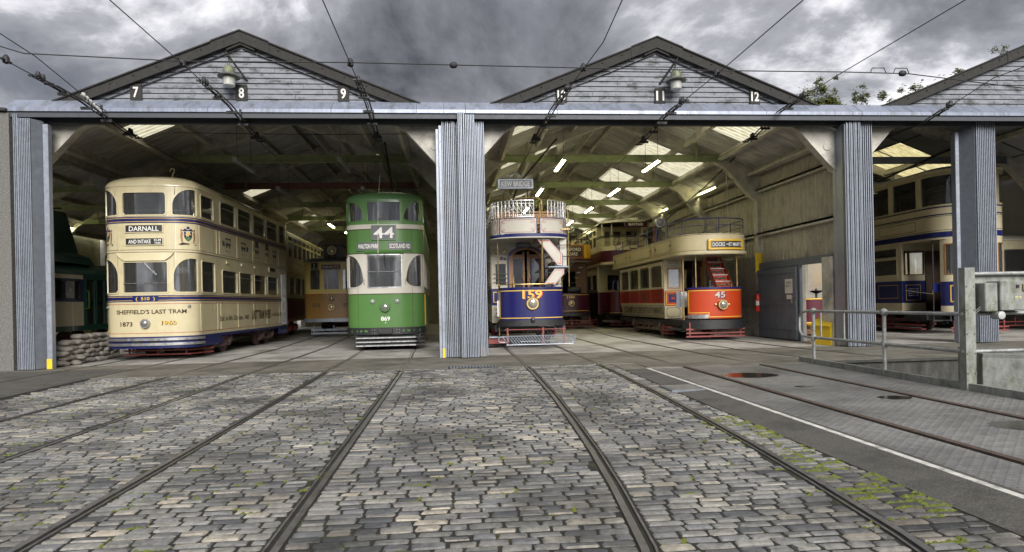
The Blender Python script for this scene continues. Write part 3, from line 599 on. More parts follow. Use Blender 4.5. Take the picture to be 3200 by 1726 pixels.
# corrugated partition wall between bay 10-12 and the right-hand bay, with girts, block plinth and a sliding door opening
P = BAY[1]; XW = 9.52 - APX[1]
def corr_wall(y0, y1, z0, z1, name='wall_sheet'):
    n = max(1, int(round((y1 - y0) / .205))); K = 6; mb = MB()
    for i in range(n * K + 1):
        yy = y0 + (y1 - y0) * i / (n * K); a = .017 * math.sin(2 * math.pi * i / K)
        mb.v += [(XW + a, yy, z0), (XW + a, yy, z1)]
    mb.f = [[2 * i, 2 * i + 1, 2 * i + 3, 2 * i + 2] for i in range(n * K)]; mb.m = [0] * len(mb.f)
    mb.build(name, 'wall_sheet', P, smooth=75)
yE = FR[6]
for k in range(6):
    ya, yb = FR[k] + .13, FR[k + 1] - .13
    for z0, z1 in ((2.26, 3.20), (3.18, 4.55), (4.53, 5.24)): corr_wall(ya, yb, z0, z1)
    for z in (3.18, 4.53):
        mb = MB(); mb.box(XW - .16, XW - .045, FR[k] + .1, FR[k + 1] - .1, z - .03, z + .03); mb.box(XW - .16, XW - .12, FR[k] + .1, FR[k + 1] - .1, z - .09, z + .03); mb.build('girt', 'purlin', P, smooth=0)
    if k > 0:
        corr_wall(ya, yb, .88, 2.28)
        # block plinth
        zz = 0.0
        for c in range(4):
            xx = ya + (-.2 if c % 2 else 0)
            while xx < yb:
                a, e = max(ya, xx), min(yb, xx + .43)
                if e - a > .05:
                    mb = MB(); mb.box(XW - .07, XW + .07, a, e, zz, zz + .212); mb.build('block', 'concrete', P, smooth=0)
                xx += .44
            zz += .222
mb = MB(); mb.box(XW - .12, XW - .02, 15.40, 19.56, 2.08, 2.28); mb.box(XW - .13, XW - .02, 15.42, 15.52, 0, 2.08); mb.box(XW - .13, XW - .06, 17.12, 17.2, 0, 2.08); mb.build('door_frame', 'door_blue', P, smooth=0)
mb = MB(); mb.box(XW - .02, XW + .08, 17.2, 19.56, 0, 2.26); mb.build('wall_board', 'wall_sheet', P, smooth=0)

# sliding door
sd = thing('sliding_door', 'weathered blue grey boarded sliding door standing open by the corrugated wall', 'door', (9.36, 18.35, 0))
for i in range(16):
    mb = MB(); y0 = -1.12 + i * .14; mb.box(-.03, .03, y0 + .003, y0 + .137, .03, 2.06, b=.006); mb.build('plank', 'door_blue', sd, smooth=0)
mb = MB(); mb.box(-.05, -.03, -1.12, 1.12, .30, .44); mb.box(-.05, -.03, -1.12, 1.12, 1.0, 1.12); mb.box(-.05, -.031, -1.12, 1.12, 1.9, 2.05); mb.build('rail', 'door_blue', sd, smooth=0)
mb = MB(); mb.tube([(-.05, -1.02, 1.06), (-.10, -1.02, 1.06), (-.10, -1.02, 1.24), (-.05, -1.02, 1.24)], .012); mb.build('handle', 'steel', sd)
mb = MB(); mb.box(-.058, -.0505, -.98, -.58, 1.32, 1.72); nb = mb.build('notice', 'notice', sd, smooth=0)
for i, (tx, zz, h) in enumerate((('TRAM SHED', 1.62, .06), ('DEPOT  11', 1.53, .06))): lettering(sd, tx, lambda u, v, zz=zz: (-.0595, -.78 - u, zz + v), h, 'notice_ink', width=.3)
mb = MB(); mb.box(-.058, -.0505, -.92, -.66, 1.16, 1.28); mb.build('notice', 'notice', sd, smooth=0)

# ------------------------------------------------------------------ fronts: header flashing, door track, gable boards, barge boards, numbers
def gable(b):
    P = BAY[b]; g = bpy.data.objects.new('gable', None); COL.objects.link(g); g.parent = P; g.empty_display_size = .1
    YB = 15.16; z = 5.66; r2 = random.Random(40 + b)
    while z < 7.2:
        h = .118; half = (7.26 - z - .02) / SL - .12
        if half < .12: break
        half = min(half, 4.2)
        cuts = [-half, half]
        if half > 1.6: cuts = [-half, r2.uniform(-.45, .45) * half, half] if r2.random() < .55 else [-half, -half * .45 + r2.uniform(-.3, .3), half * .5 + r2.uniform(-.3, .3), half]
        for a, c in zip(cuts, cuts[1:]):
            ht = (7.26 - z - h) / SL - .12; ht = max(.03, ht)
            at, ct = max(-ht, a), min(ht, c); dy = r2.uniform(-.004, .004)
            if at > ct - .02: at = ct = max(a, min(c, 0)); 
            mb = MB(); mb.hexa([(a + .003, YB - .034 + dy, z), (c - .003, YB - .034 + dy, z), (c - .003, YB, z), (a + .003, YB, z), (at + .003, YB - .018 + dy, z + h - .016), (ct - .003, YB - .018 + dy, z + h - .016), (ct - .003, YB, z + h - .016), (at + .003, YB, z + h - .016)])
            mb.build('board', 'clapboard', g, smooth=0)
        z += h
    mb = MB(); mb.prism([(-4.1, 5.6), (4.1, 5.6), (0, 7.24)], lambda u, v, d: (u, d, v), YB + .004, YB + .05); mb.build('gable_shade_backing', 'groove', g, smooth=0)  # near-black sheet seen through the board gaps, painting the shade under each lap
    for side in (-1, 1):
        mb = MB(); segs = ((0.0, .62), (.62, 2.2), (2.2, 3.95))
        for i, (a, c) in enumerate(segs):
            th = .0 if i else .02
            mb.prism([(side * a, 7.37 - SL * a + th), (side * c, 7.37 - SL * c + th), (side * (c + (.0 if i < 2 else -.55)), 7.12 - SL * (c + (.0 if i < 2 else -.55))), (side * a, 7.12 - SL * a)], lambda u, v, d: (u, d, v), YB - .16 - th * .6, YB - .12 if i else YB - .115)
            mb.prism([(side * a, 7.37 - SL * a + th), (side * c, 7.37 - SL * c + th), (side * c, 7.34 - SL * c + th), (side * a, 7.34 - SL * a + th)], lambda u, v, d: (u, d, v), YB - .20, YB + .4)
        for q in range(8):
            of = .35 + q * .48; mb.lathe([(.018, 0), (.018, .012), (.008, .02)], (side * of, YB - .165, 7.27 - SL * of), 'y', 6)
        mb.build('barge_board', 'barge', g, smooth=0)
for b in (0, 1, 2): gable(b)
def number_plate(txt, x, lab):
    t = thing('number_plate', 'small dark plate with a white %s' % lab, 'sign', (x, 15.09, 6.02))
    mb = MB(); mb.box(-.125, .125, -.012, .02, -.185, .185, b=.006); mb.build('plate', 'barge', t, smooth=0)
    lettering(t, txt, lambda u, v: (u, -.0155, v), .22, 'letter_white', width=.115 if len(txt) == 1 else .19, bold=.02)
for tx, x, lb in (('7', -6.88, 'seven above the cream tram'), ('8', -4.63, 'eight under the first gable lantern'), ('9', -2.4, 'nine above the green tram'), ('10', 2.58, 'ten above the blue tram'), ('11', 4.93, 'eleven beside the second gable lantern'), ('12', 7.25, 'twelve above the red tram')): number_plate(tx, x, lb)
mb = MB()
def head_seg(mb, x0, x1, ya=14.62, yb=14.62):
    prof = ((0.0, 5.46), (0.0, 5.52), (.40, 5.80), (.44, 5.80), (.44, 5.74), (.03, 5.46))
    mb.hexa([(x0, ya, 5.455), (x1, yb, 5.455), (x1, yb + .03, 5.455), (x0, ya + .03, 5.455), (x0, ya, 5.515), (x1, yb, 5.515), (x1, yb + .03, 5.515), (x0, ya + .03, 5.515)])
    mb.hexa([(x0, ya, 5.5152), (x1, yb, 5.5152), (x1, 15.02, 5.79), (x0, 15.02, 5.79), (x0, ya, 5.53), (x1, yb, 5.53), (x1, 15.02, 5.81), (x0, 15.02, 5.81)])
    mb.hexa([(x0, 15.022, 5.70), (x1, 15.022, 5.70), (x1, 15.2, 5.70), (x0, 15.2, 5.70), (x0, 15.022, 5.80), (x1, 15.022, 5.80), (x1, 15.2, 5.82), (x0, 15.2, 5.82)])
for b, xs in ((0, (-9.35, -7.6, -5.2, -2.6, -.75, -.15, .33)), (1, (.335, 2.4, 4.9, 7.3, 9.4, 9.62)), (2, (9.63, 11.4, 13.2, 15.5, 18.5))):
    for x0, x1 in zip(xs, xs[1:]):
        mb = MB(); head_seg(mb, x0 + .004 - APX[b], x1 - .004 - APX[b]); mb.build('header_flashing', 'header', BAY[b], smooth=0)
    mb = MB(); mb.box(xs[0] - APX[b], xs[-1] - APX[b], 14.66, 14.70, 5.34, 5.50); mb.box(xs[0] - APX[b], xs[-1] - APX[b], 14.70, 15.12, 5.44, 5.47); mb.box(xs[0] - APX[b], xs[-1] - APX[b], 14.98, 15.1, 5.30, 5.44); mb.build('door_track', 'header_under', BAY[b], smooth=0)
# left end pier, pebble-dashed
pw = thing('end_wall', 'grey pebble-dashed end wall at the left edge beside the folding door', 'wall', (-10.6, 14.9, 0))
mb = MB(); mb.box(-1.6, 1.37, -.28, .5, 0, 5.42); mb.build('wall_face', 'pebbledash', pw, smooth=0)
mb = MB(); mb.hexa([(-1.6, -.36, 5.62), (1.35, -.36, 5.44), (1.35, .5, 5.44), (-1.6, .5, 5.62), (-1.6, -.36, 5.72), (1.35, -.36, 5.5), (1.35, .5, 5.5), (-1.6, .5, 5.72)]); mb.hexa([(-1.6, -.28, 5.42), (1.35, -.28, 5.42), (1.35, .5, 5.42), (-1.6, .5, 5.42), (-1.6, -.28, 5.6), (1.35, -.28, 5.44), (1.35, .5, 5.44), (-1.6, .5, 5.6)]); mb.build('coping', 'barge', pw, smooth=0)

# ------------------------------------------------------------------ folding doors stacked open
def leaf(P, x, y0, y1, z1, w=.022, ang=0.0, mat='galv', z0=.02):
    mb = MB(); d = Vector((math.sin(ang), math.cos(ang), 0)); n = Vector((d.y, -d.x, 0)) * w / 2; p = Vector((x, y0, 0)); q = p + d * (y1 - y0)
    c = [p - n, p + n, q + n, q - n]; 
    e = .25                                               # rolled nose on the leaf's front edge
    nose = [p - d * w * e - n * .45, p - d * w * e + n * .45]
    poly = [c[0], nose[0], nose[1], c[1], c[2], c[3]]
    o = len(mb.v); mb.v += [(v.x, v.y, z0) for v in poly] + [(v.x, v.y, z1) for v in poly]; k = 6
    mb.f += [[o + i for i in range(k - 1, -1, -1)], [o + k + i for i in range(k)]] + [[o + i, o + (i + 1) % k, o + k + (i + 1) % k, o + k + i] for i in range(k)]; mb.m += [0] * 8
    mb.build('door_leaf', mat, P, smooth=30)
def ybase(P, x0, x1, y, h=.22):
    mb = MB(); mb.box(x0, x1, y - .012, y, .01, h); mb.build('hazard_patch', 'yellow', P, smooth=0)
fd = thing('folding_door', 'stack of folded grey steel door leaves beside the pebble-dashed wall', 'folding door', (-8.95, 14.6, 0), group='folded shed doors')
for i in range(11): leaf(fd, -.20 + i * .0335, 0 if i > 2 else .03, .6, 5.30 if i > 2 else 5.40, .019)
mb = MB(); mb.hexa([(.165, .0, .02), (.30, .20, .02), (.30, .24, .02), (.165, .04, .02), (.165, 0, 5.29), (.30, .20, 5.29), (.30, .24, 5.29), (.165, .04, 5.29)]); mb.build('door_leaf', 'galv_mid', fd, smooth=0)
mb = MB(); mb.box(.30, .41, .16, .30, 0, 5.22, b=.008); mb.build('jamb_post', 'galv', fd, smooth=0); ybase(fd, .302, .408, .158)
fd = thing('folding_door', 'stack of folded grey steel door leaves standing between the two gabled bays', 'folding door', (.15, 14.55, 0), group='folded shed doors')
xx = -.40; 
for i in range(9): leaf(fd, xx + .055, .24 + (.03 if i % 3 == 1 else 0), .8, 5.33, .024 if i % 3 else .030); xx += .041
for x, a in ((.045, .06), (.085, .03), (.118, 0), (.165, -.02)): leaf(fd, x - .03, .02, .7, 5.46, .03, a)
xx = .17
for i in range(6): leaf(fd, xx + .01, .06, .7, 5.42, .025); xx += .036
for i in range(6): leaf(fd, xx + .01, .24, .8, 5.33, .024); xx += .0365
mb = MB(); mb.box(-.50, -.43, .33, .5, 0, 5.17, b=.008); mb.box(-.43, -.36, .28, .5, 0, 5.24, b=.006); mb.build('jamb_post', 'galv', fd, smooth=0); ybase(fd, -.43, -.37, .278)
mb = MB(); mb.box(.44, .51, .30, .5, 0, 5.24, b=.008); mb.box(.51, .56, .33, .5, 0, 5.2, b=.006); mb.build('jamb_post', 'galv', fd, smooth=0); ybase(fd, .44, .55, .298)
fd = thing('folding_door', 'stack of folded grey steel door leaves behind the yellow grit bin', 'folding door', (9.6, 14.72, 0), group='folded shed doors')
mb = MB(); mb.box(-.31, -.21, .46, .60, 0, 5.22, b=.008); mb.build('jamb_post', 'galv', fd, smooth=0); ybase(fd, -.308, -.212, .458)
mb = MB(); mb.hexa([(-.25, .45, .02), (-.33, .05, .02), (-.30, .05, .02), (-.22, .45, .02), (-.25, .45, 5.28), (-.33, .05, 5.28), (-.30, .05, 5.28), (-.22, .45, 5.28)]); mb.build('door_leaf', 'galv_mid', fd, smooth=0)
for i in range(10): leaf(fd, -.29 + i * .037, .02 + (.02 if i % 3 == 1 else 0), .6, 5.32 if i < 6 else 5.43, .022)
for i in range(6): leaf(fd, .15 + i * .052, .14, .6, 5.38, .027)
fd = thing('folding_door', 'stack of folded grey steel door leaves behind the stained control cabinet', 'folding door', (12.75, 14.9, 0), group='folded shed doors')
mb = MB(); mb.box(-.30, -.20, .34, .5, 0, 5.22, b=.008); mb.build('jamb_post', 'galv', fd, smooth=0)
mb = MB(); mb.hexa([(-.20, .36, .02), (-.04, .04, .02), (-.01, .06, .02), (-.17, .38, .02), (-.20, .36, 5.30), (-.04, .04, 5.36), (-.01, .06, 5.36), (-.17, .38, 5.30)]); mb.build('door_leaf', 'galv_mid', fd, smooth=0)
for i in range(11): leaf(fd, .015 + i * .050, .03 + i * .004, .6, 5.40, .026)

mb = MB(); mb.box(4.78, 4.92, 15.6, FR[5] + .3, -.02, 5.5); mb.build('side_wall', 'ceil_panel', BAY[2], smooth=0)
zz = 0.0; mbw = MB()
mb = MB(); mb.box(-4.95, -4.83, 15.2, FR[5] + .3, -.02, 5.5); mb.build('side_wall', 'block_yellow', BAY[-1], smooth=0)
for c in range(24):
    yy = 24.0 + (.22 if c % 2 else 0)
    while yy < 36:
        mb = MB(); mb.box(-4.83, -4.805, yy + .006, yy + .434, c * .222 + .006, c * .222 + .216); mb.build('block', 'block_yellow', BAY[-1], smooth=0); yy += .44
# ================================================================== TRAMS
class Shell:
    """Plan of a tram body: rounded nose at y=0 facing the yard, straight sides, rounded tail. s runs from the nose along +x side."""
    def __init__(s, w, Ln, d, n=2.5, off=0.0):
        s.w, s.L, s.d, s.off = w, Ln, d, off; K = 14; p = []
        for i in range(K + 1):
            t = math.pi / 2 * i / K; p.append((w * math.sin(t) ** (2 / n) if i else 0.0, d * (1 - (math.cos(t) ** (2 / n) if i < K else 0.0))))
        # even the spacing near the nose
        p = [p[0]] + [(p[1][0] * f, p[1][1] * f * f) for f in (.3, .6, .85)] + p[1:]
        q = [(x, Ln - y) for x, y in reversed(p)]; s.pts = p + q
        s.cum = [0.0]
        for a, b in zip(s.pts, s.pts[1:]): s.cum.append(s.cum[-1] + math.hypot(b[0] - a[0], b[1] - a[1]))
        s.S = s.cum[-1]; s.nrm = []
        for i in range(len(s.pts)):
            a = s.pts[max(i - 1, 0)]; b = s.pts[min(i + 1, len(s.pts) - 1)]; dx, dy = b[0] - a[0], b[1] - a[1]
            if i == 0: dx, dy = 1, 0
            if i == len(s.pts) - 1: dx, dy = -1, 0
            l = math.hypot(dx, dy); s.nrm.append((dy / l, -dx / l))    # outward
    def P(s, u, z, dep=0.0):
        sg = 1 if u >= 0 else -1; a = min(abs(u), s.S); i = 0
        lo, hi = 0, len(s.cum) - 1
        while hi - lo > 1:
            mid = (lo + hi) // 2
            if s.cum[mid] <= a: lo = mid
            else: hi = mid
        t = (a - s.cum[lo]) / max(1e-9, s.cum[lo + 1] - s.cum[lo])
        x = s.pts[lo][0] * (1 - t) + s.pts[lo + 1][0] * t; y = s.pts[lo][1] * (1 - t) + s.pts[lo + 1][1] * t
        nx = s.nrm[lo][0] * (1 - t) + s.nrm[lo + 1][0] * t; ny = s.nrm[lo][1] * (1 - t) + s.nrm[lo + 1][1] * t
        return (sg * (x - nx * dep), y - ny * dep + s.off, z)
    def sy(s, y):                     # s of the point on the side at depth y
        y = y - s.off
        for i in range(len(s.pts) - 1):
            if s.pts[i][1] <= y <= s.pts[i + 1][1] and s.pts[i + 1][1] > s.pts[i][1]:
                return s.cum[i] + (y - s.pts[i][1]) / (s.pts[i + 1][1] - s.pts[i][1]) * (s.cum[i + 1] - s.cum[i])
        return s.S
    def knots(s, a, b):
        return [c for c in s.cum if a < c < b] + [-c for c in s.cum if a < -c < b]
class Hole:
    def __init__(h, s0, s1, z0, z1, tl=(0, 0), tr=(0, 0), br=(0, 0), bl=(0, 0), r=None):
        h.s0, h.s1, h.z0, h.z1 = s0, s1, z0, z1
        if r: tl = tr = br = bl = (r, r)
        h.tl, h.tr, h.br, h.bl = tl, tr, br, bl
    def mir(h): return Hole(-h.s1, -h.s0, h.z0, h.z1, h.tr, h.tl, h.bl, h.br)
    @staticmethod
    def _c(d, rad):
        a, b = rad
        if a <= 0 or d >= a: return 0.0
        return b * (1 - math.sqrt(max(0, 1 - ((a - d) / a) ** 2)))
    def hi(h, s): return h.z1 - max(h._c(s - h.s0, h.tl), h._c(h.s1 - s, h.tr))
    def lo(h, s): return h.z0 + max(h._c(s - h.s0, h.bl), h._c(h.s1 - s, h.br))
    def cols(h, sh):
        c = {h.s0, h.s1} | set(sh.knots(h.s0, h.s1))
        for (a, b), e, sg in ((h.tl, h.s0, 1), (h.bl, h.s0, 1), (h.tr, h.s1, -1), (h.br, h.s1, -1)):
            if a > 0:
                for f in (.03, .12, .28, .5, .75, 1.0): c.add(e + sg * a * f)
        return sorted(c)
    def outline(h, sh, g=0.0):
        c = h.cols(sh); hh = Hole(h.s0 - g, h.s1 + g, h.z0 - g, h.z1 + g, *[(a + g if a > 0 else 0, b + g if b > 0 else 0) for a, b in (h.tl, h.tr, h.br, h.bl)])
        m0, m1 = (h.s0 + h.s1) / 2, (h.s1 - h.s0) / 2; cc = [m0 + (x - m0) * (m1 + g) / m1 for x in c]
        return [(x, hh.lo(x)) for x in cc] + [(x, hh.hi(x)) for x in reversed(cc)]
def wall(mb, sh, s0, s1, z0, z1, holes=(), t=.045, m=0, mi=1, cap=True):
    cs = {s0, s1} | set(sh.knots(s0, s1))
    for h in holes: cs |= set(c for c in h.cols(sh) if s0 <= c <= s1)
    cs = sorted(cs); P = sh.P
    for a, b in zip(cs, cs[1:]):
        if b - a < 1e-6: continue
        mid = (a + b) / 2; act = sorted([h for h in holes if h.s0 < mid < h.s1], key=lambda h: h.z0)
        la, lb = [z0], [z0]
        for h in act: la += [h.lo(a), h.hi(a)]; lb += [h.lo(b), h.hi(b)]
        la.append(z1); lb.append(z1)
        for i in range(0, len(la), 2):
            mb.face([P(a, la[i]), P(b, lb[i]), P(b, lb[i + 1]), P(a, la[i + 1])], m)
            mb.face([P(b, lb[i], t), P(a, la[i], t), P(a, la[i + 1], t), P(b, lb[i + 1], t)], mi)
        if cap:
            mb.face([P(a, z1), P(b, z1), P(b, z1, t), P(a, z1, t)], m); mb.face([P(a, z0, t), P(b, z0, t), P(b, z0), P(a, z0)], m)
    for h in holes:
        ol = h.outline(sh)
        for (a, za), (b, zb) in zip(ol, ol[1:] + ol[:1]): mb.face([P(a, za), P(b, zb), P(b, zb, t), P(a, za, t)], m)
    if s1 - s0 < 2 * sh.S - .01:
        for e in (s0, s1): mb.face([P(e, z0), P(e, z0, t), P(e, z1, t), P(e, z1)], m)
def band(parent, name, sh, s0, s1, z0, z1, mat, dep=-.004, back=.002):
    mb = MB(); cs = sorted({s0, s1} | set(sh.knots(s0, s1))); P = sh.P
    for a, b in zip(cs, cs[1:]):
        mb.face([P(a, z0, dep), P(b, z0, dep), P(b, z1, dep), P(a, z1, dep)]); mb.face([P(a, z1, dep), P(b, z1, dep), P(b, z1, back), P(a, z1, back)]); mb.face([P(a, z0, back), P(b, z0, back), P(b, z0, dep), P(a, z0, dep)])
    for e in (s0, s1): mb.face([P(e, z0, dep), P(e, z0, back), P(e, z1, back), P(e, z1, dep)])
    return mb.build(name, mat, parent, smooth=35)
def window(parent, sh, h, fmat, gmat='glass', fw=.022, proud=.010, t=.045, name='window'):
    mb = MB(); o1 = h.outline(sh, fw); o0 = h.outline(sh, -.008); P = sh.P; n = len(o1)
    for i in range(n):
        j = (i + 1) % n
        mb.face([P(*o1[i], -proud), P(*o1[j], -proud), P(*o0[j], -proud), P(*o0[i], -proud)]); mb.face([P(*o1[i], 0), P(*o1[j], 0), P(*o1[j], -proud), P(*o1[i], -proud)]); mb.face([P(*o0[i], -proud), P(*o0[j], -proud), P(*o0[j], t), P(*o0[i], t)])
    w = mb.build(name, fmat, parent, smooth=30)
    mb = MB(); cs = h.cols(sh)
    for a, b in zip(cs, cs[1:]):
        for dp in (.018,): mb.face([P(a, h.lo(a), dp), P(b, h.lo(b), dp), P(b, h.hi(b), dp), P(a, h.hi(a), dp)])
    mb.build('pane', gmat, w, smooth=30); return w
def dome(parent, sh, z0, h, mat, name='roof', over=0.0, p=2.6, lip=0.03):
    cs = sorted(set(sh.cum) | set(-c for c in sh.cum)); rings = []; cyc = sh.off + sh.L / 2
    lv = [(1 + over / sh.w, -lip), (1 + over / sh.w, 0.0)] + [(c, None) for c in (.985, .95, .90, .82, .72, .58, .42, .25, .1, 0.0)]
    for c, zz in lv:
        k = (sh.L / 2 - sh.w * (1 - c)) / (sh.L / 2); z = z0 + (zz if zz is not None else h * (1 - c ** p) ** (1 / p)); rings.append([(sh.P(u, 0)[0] * c, cyc + (sh.P(u, 0)[1] - cyc) * k, z) for u in cs])
    mb = MB()
    for a, b in zip(rings, rings[1:]):
        for i in range(len(cs) - 1): mb.face([a[i], a[i + 1], b[i + 1], b[i]])
    return mb.build(name, mat, parent, smooth=50)
def slab(parent, sh, z0, z1, mat, name, s0=None, s1=None, inset=.05, y1=None):
    """floor or deck plate that fills the plan, optionally only its front part"""
    cs = sorted(set(sh.cum)); pr = [sh.P(c, 0, inset) for c in cs]
    if y1 is not None: pr = [p for p in pr if p[1] < y1] + [(sh.w - inset, y1, 0)]
    poly = [(p[0], p[1]) for p in pr] + [(-p[0], p[1]) for p in reversed(pr) if p[0] > 1e-4]
    mb = MB(); mb.prism(poly, lambda u, v, d: (u, v, d), z0, z1); return mb.build(name, mat, parent, smooth=0)
def on(sh, s, z, dep=-.007): return lambda u, v: sh.P(s + u, z + v, dep)
def headlamp(parent, c, r, ring='steel', depth=.09, name='headlamp'):
    mb = MB(); mb.lathe([(r * .8, -.03), (r * 1.12, 0), (r * 1.18, depth * .6), (r * 1.05, depth), (r * .92, depth)], c, 'y', 20); o = mb.build(name, ring, parent)
    mb = MB(); mb.lathe([(r * .93, depth * .75), (r * .8, depth * 1.05), (r * .45, depth * 1.25), (.002, depth * 1.32)], c, 'y', 20); mb.build('lens', 'lens', o)
    mb = MB(); mb.lathe([(r * .1, depth * .2), (r * .55, depth * .3), (r * .9, depth * .72)], c, 'y', 16); mb.build('reflector', 'steel', o); return o
def truck(parent, y0, y1, w=.86, mat='truck', r=.34):
    mb = MB()
    for sg in (-1, 1):
        x = sg * w
        mb.box(x - .04, x + .04, y0, y1, .34, .46); mb.box(x - .03, x + .03, y0 + .1, y1 - .1, .18, .24)
        for yy in (y0 + .25, y1 - .25, (y0 + y1) / 2 - .3, (y0 + y1) / 2 + .3): mb.box(x - .06, x + .06, yy - .06, yy + .06, .2, .5)
        for yy in (y0 + .32, y1 - .32):
            mb.lathe([(.11, -.08), (.13, -.03), (.13, .05), (.08, .09)], (x + sg * .03, yy, .36), 'x', 12)
            for q in (-.24, .24):
                pts = [(x + .055 * math.cos(k * .9), yy + q + .055 * math.sin(k * .9), .40 + k * .010) for k in range(26)]; mb.tube(pts, .013, 5)
        for q in range(5): mb.bar((x, y0 - .05 + q * .03, .30 + q * .03), (x, y0 + .28, .5), .05, .02)
    for yy in (y0 + .02, y1 - .06): mb.box(-w, w, yy, yy + .05, .36, .44)
    t = mb.build('truck', mat, parent, smooth=30)
    for sg in (-1, 1):
        for yy in (y0 + .32, y1 - .32):
            mb = MB(); mb.lathe([(.05, -.10), (r - .05, -.09), (r - .04, -.05), (r - .015, -.05), (r, -.045), (r + .02, .03), (r - .04, .045), (.06, .05)], (sg * .72, yy, r), 'x', 22); mb.build('wheel', 'truck', t, smooth=30)
    for yy in (y0 + .32, y1 - .32):
        mb = MB(); mb.tube([(-.78, yy, r), (.78, yy, r)], .05, 8); mb.build('axle', 'truck', t)
    return t
def lifeguard(parent, x0, x1, y, zs, mat, h=.035, side=.5, tilt=0.0):
    for z in zs:
        mb = MB(); mb.box(x0, x1, y, y + .03, z, z + h)
        if side > 0: mb.hexa([(x1, y, z), (x1 + .28, y + side, z), (x1 + .25, y + side, z), (x1 - .03, y + .03, z), (x1, y, z + h), (x1 + .28, y + side, z + h), (x1 + .25, y + side, z + h), (x1 - .03, y + .03, z + h)])
        mb.build('lifeguard_bar', mat, parent, smooth=0)
    mb = MB()
    for x in (x0 + .12, (x0 + x1) / 2, x1 - .12): mb.box(x - .02, x + .02, y + .031, y + .06, zs[0], zs[-1] + .22)
    mb.build('lifeguard_bracket', mat, parent, smooth=0)
def seats(parent, ys, z, mat, wide=.8, w=1.0, rows=(-1, 1), face=1):
    for yy in ys:
        for sg in rows:
            mb = MB(); x0, x1 = (sg * (w - .12) - wide / 2 * sg, 0); cx = sg * (w - .12 - wide / 2)
            mb.box(cx - wide / 2, cx + wide / 2, yy, yy + .42, z + .36, z + .46, b=.03); mb.hexa([(cx - wide / 2, yy + .40, z + .4), (cx + wide / 2, yy + .40, z + .4), (cx + wide / 2, yy + .47, z + .4), (cx - wide / 2, yy + .47, z + .4), (cx - wide / 2, yy + .5, z + .9), (cx + wide / 2, yy + .5, z + .9), (cx + wide / 2, yy + .56, z + .9), (cx - wide / 2, yy + .56, z + .9)])
            mb.box(cx - .03, cx + .03, yy + .18, yy + .24, z, z + .37); mb.build('seat', mat, parent, smooth=30)
def signbox(parent, sh, s, z, w, h, txts, fmat='line_dark', bmat='black', lmat='letter_white', name='destination_sign', proud=.02, th=None, fw=.018):
    """sign: backing, a frame round it and its lettering, following the body's curve"""
    b = band(parent, name, sh, s - w / 2, s + w / 2, z - h / 2, z + h / 2, bmat, dep=-proud, back=.002)
    for (a0, a1, c0, c1) in ((-w / 2 - fw, w / 2 + fw, h / 2, h / 2 + fw), (-w / 2 - fw, w / 2 + fw, -h / 2 - fw, -h / 2), (-w / 2 - fw, -w / 2, -h / 2, h / 2), (w / 2, w / 2 + fw, -h / 2, h / 2)):
        band(b, 'frame', sh, s + a0, s + a1, z + c0, z + c1, fmat, dep=-proud - .008, back=.002)
    for tx, du, dv, hh, ww in txts: lettering(b, tx, lambda u, v: sh.P(s + du + u, z + dv + v, -proud - .003), hh, lmat, width=ww, bold=.012)
    return b
def tline(parent, pts, r, mat, name='handrail', n=6):
    mb = MB(); mb.tube(pts, r, n); return mb.build(name, mat, parent)
def arcpts(c, r, a0, a1, n=8, plane='xz'):
    o = []
    for i in range(n + 1):
        t = R(a0 + (a1 - a0) * i / n); u, v = r * math.cos(t), r * math.sin(t)
        o.append((c[0] + u, c[1], c[2] + v) if plane == 'xz' else (c[0] + u, c[1] + v, c[2]))
    return o
def rect_lines(parent, fn, w, h, lw, mat, name='lining', notch=0.0):
    """thin painted lining: a rectangle outline (with cut corners if notch) on a surface fn(u, v)"""
    def ring(o):
        a, b = w / 2 + o, h / 2 + o; c = notch
        return [(-a + c, -b), (a - c, -b), (a, -b + c), (a, b - c), (a - c, b), (-a + c, b), (-a, b - c), (-a, -b + c)] if c > 0 else [(-a, -b), (a, -b), (a, b), (-a, b)]
    mb = MB()
    def sub(r):
        q = []
        for p0, p1 in zip(r, r[1:] + r[:1]):
            for i in range(6): q.append((p0[0] + (p1[0] - p0[0]) * i / 6, p0[1] + (p1[1] - p0[1]) * i / 6))
        return q
    A, B = sub(ring(0)), sub(ring(-lw)); n = len(A)
    for i in range(n): j = (i + 1) % n; mb.face([fn(*A[i]), fn(*A[j]), fn(*B[j]), fn(*B[i])])
    return mb.build(name, mat, parent, smooth=0)
def disc_on(mb, fn, u, v, ru, rv, n=12, m=0):
    mb.raw([fn(u + ru * math.cos(6.2832 * i / n), v + rv * math.sin(6.2832 * i / n)) for i in range(n)], [list(range(n))], m)
def poly_on(mb, fn, pts, m=0): mb.raw([fn(u, v) for u, v in pts], [list(range(len(pts)))], m)
def scroll_corner(mb, fn, u, v, su, sv, k=.05, w=.008):
    """curled corner ornament used in coach lining"""
    pts = [(u + su * k * (1.4 - .12 * i) * math.cos(i * .62) * .55, v + sv * k * (1.4 - .12 * i) * math.sin(i * .62) * .55) for i in range(11)]
    for (a, b), (c, d) in zip(pts, pts[1:]):
        l = math.hypot(c - a, d - b) or 1; nx, ny = -(d - b) / l * w / 2, (c - a) / l * w / 2
        mb.raw([fn(a - nx, b - ny), fn(c - nx, d - ny), fn(c + nx, d + ny), fn(a + nx, b + ny)], [[0, 1, 2, 3]])

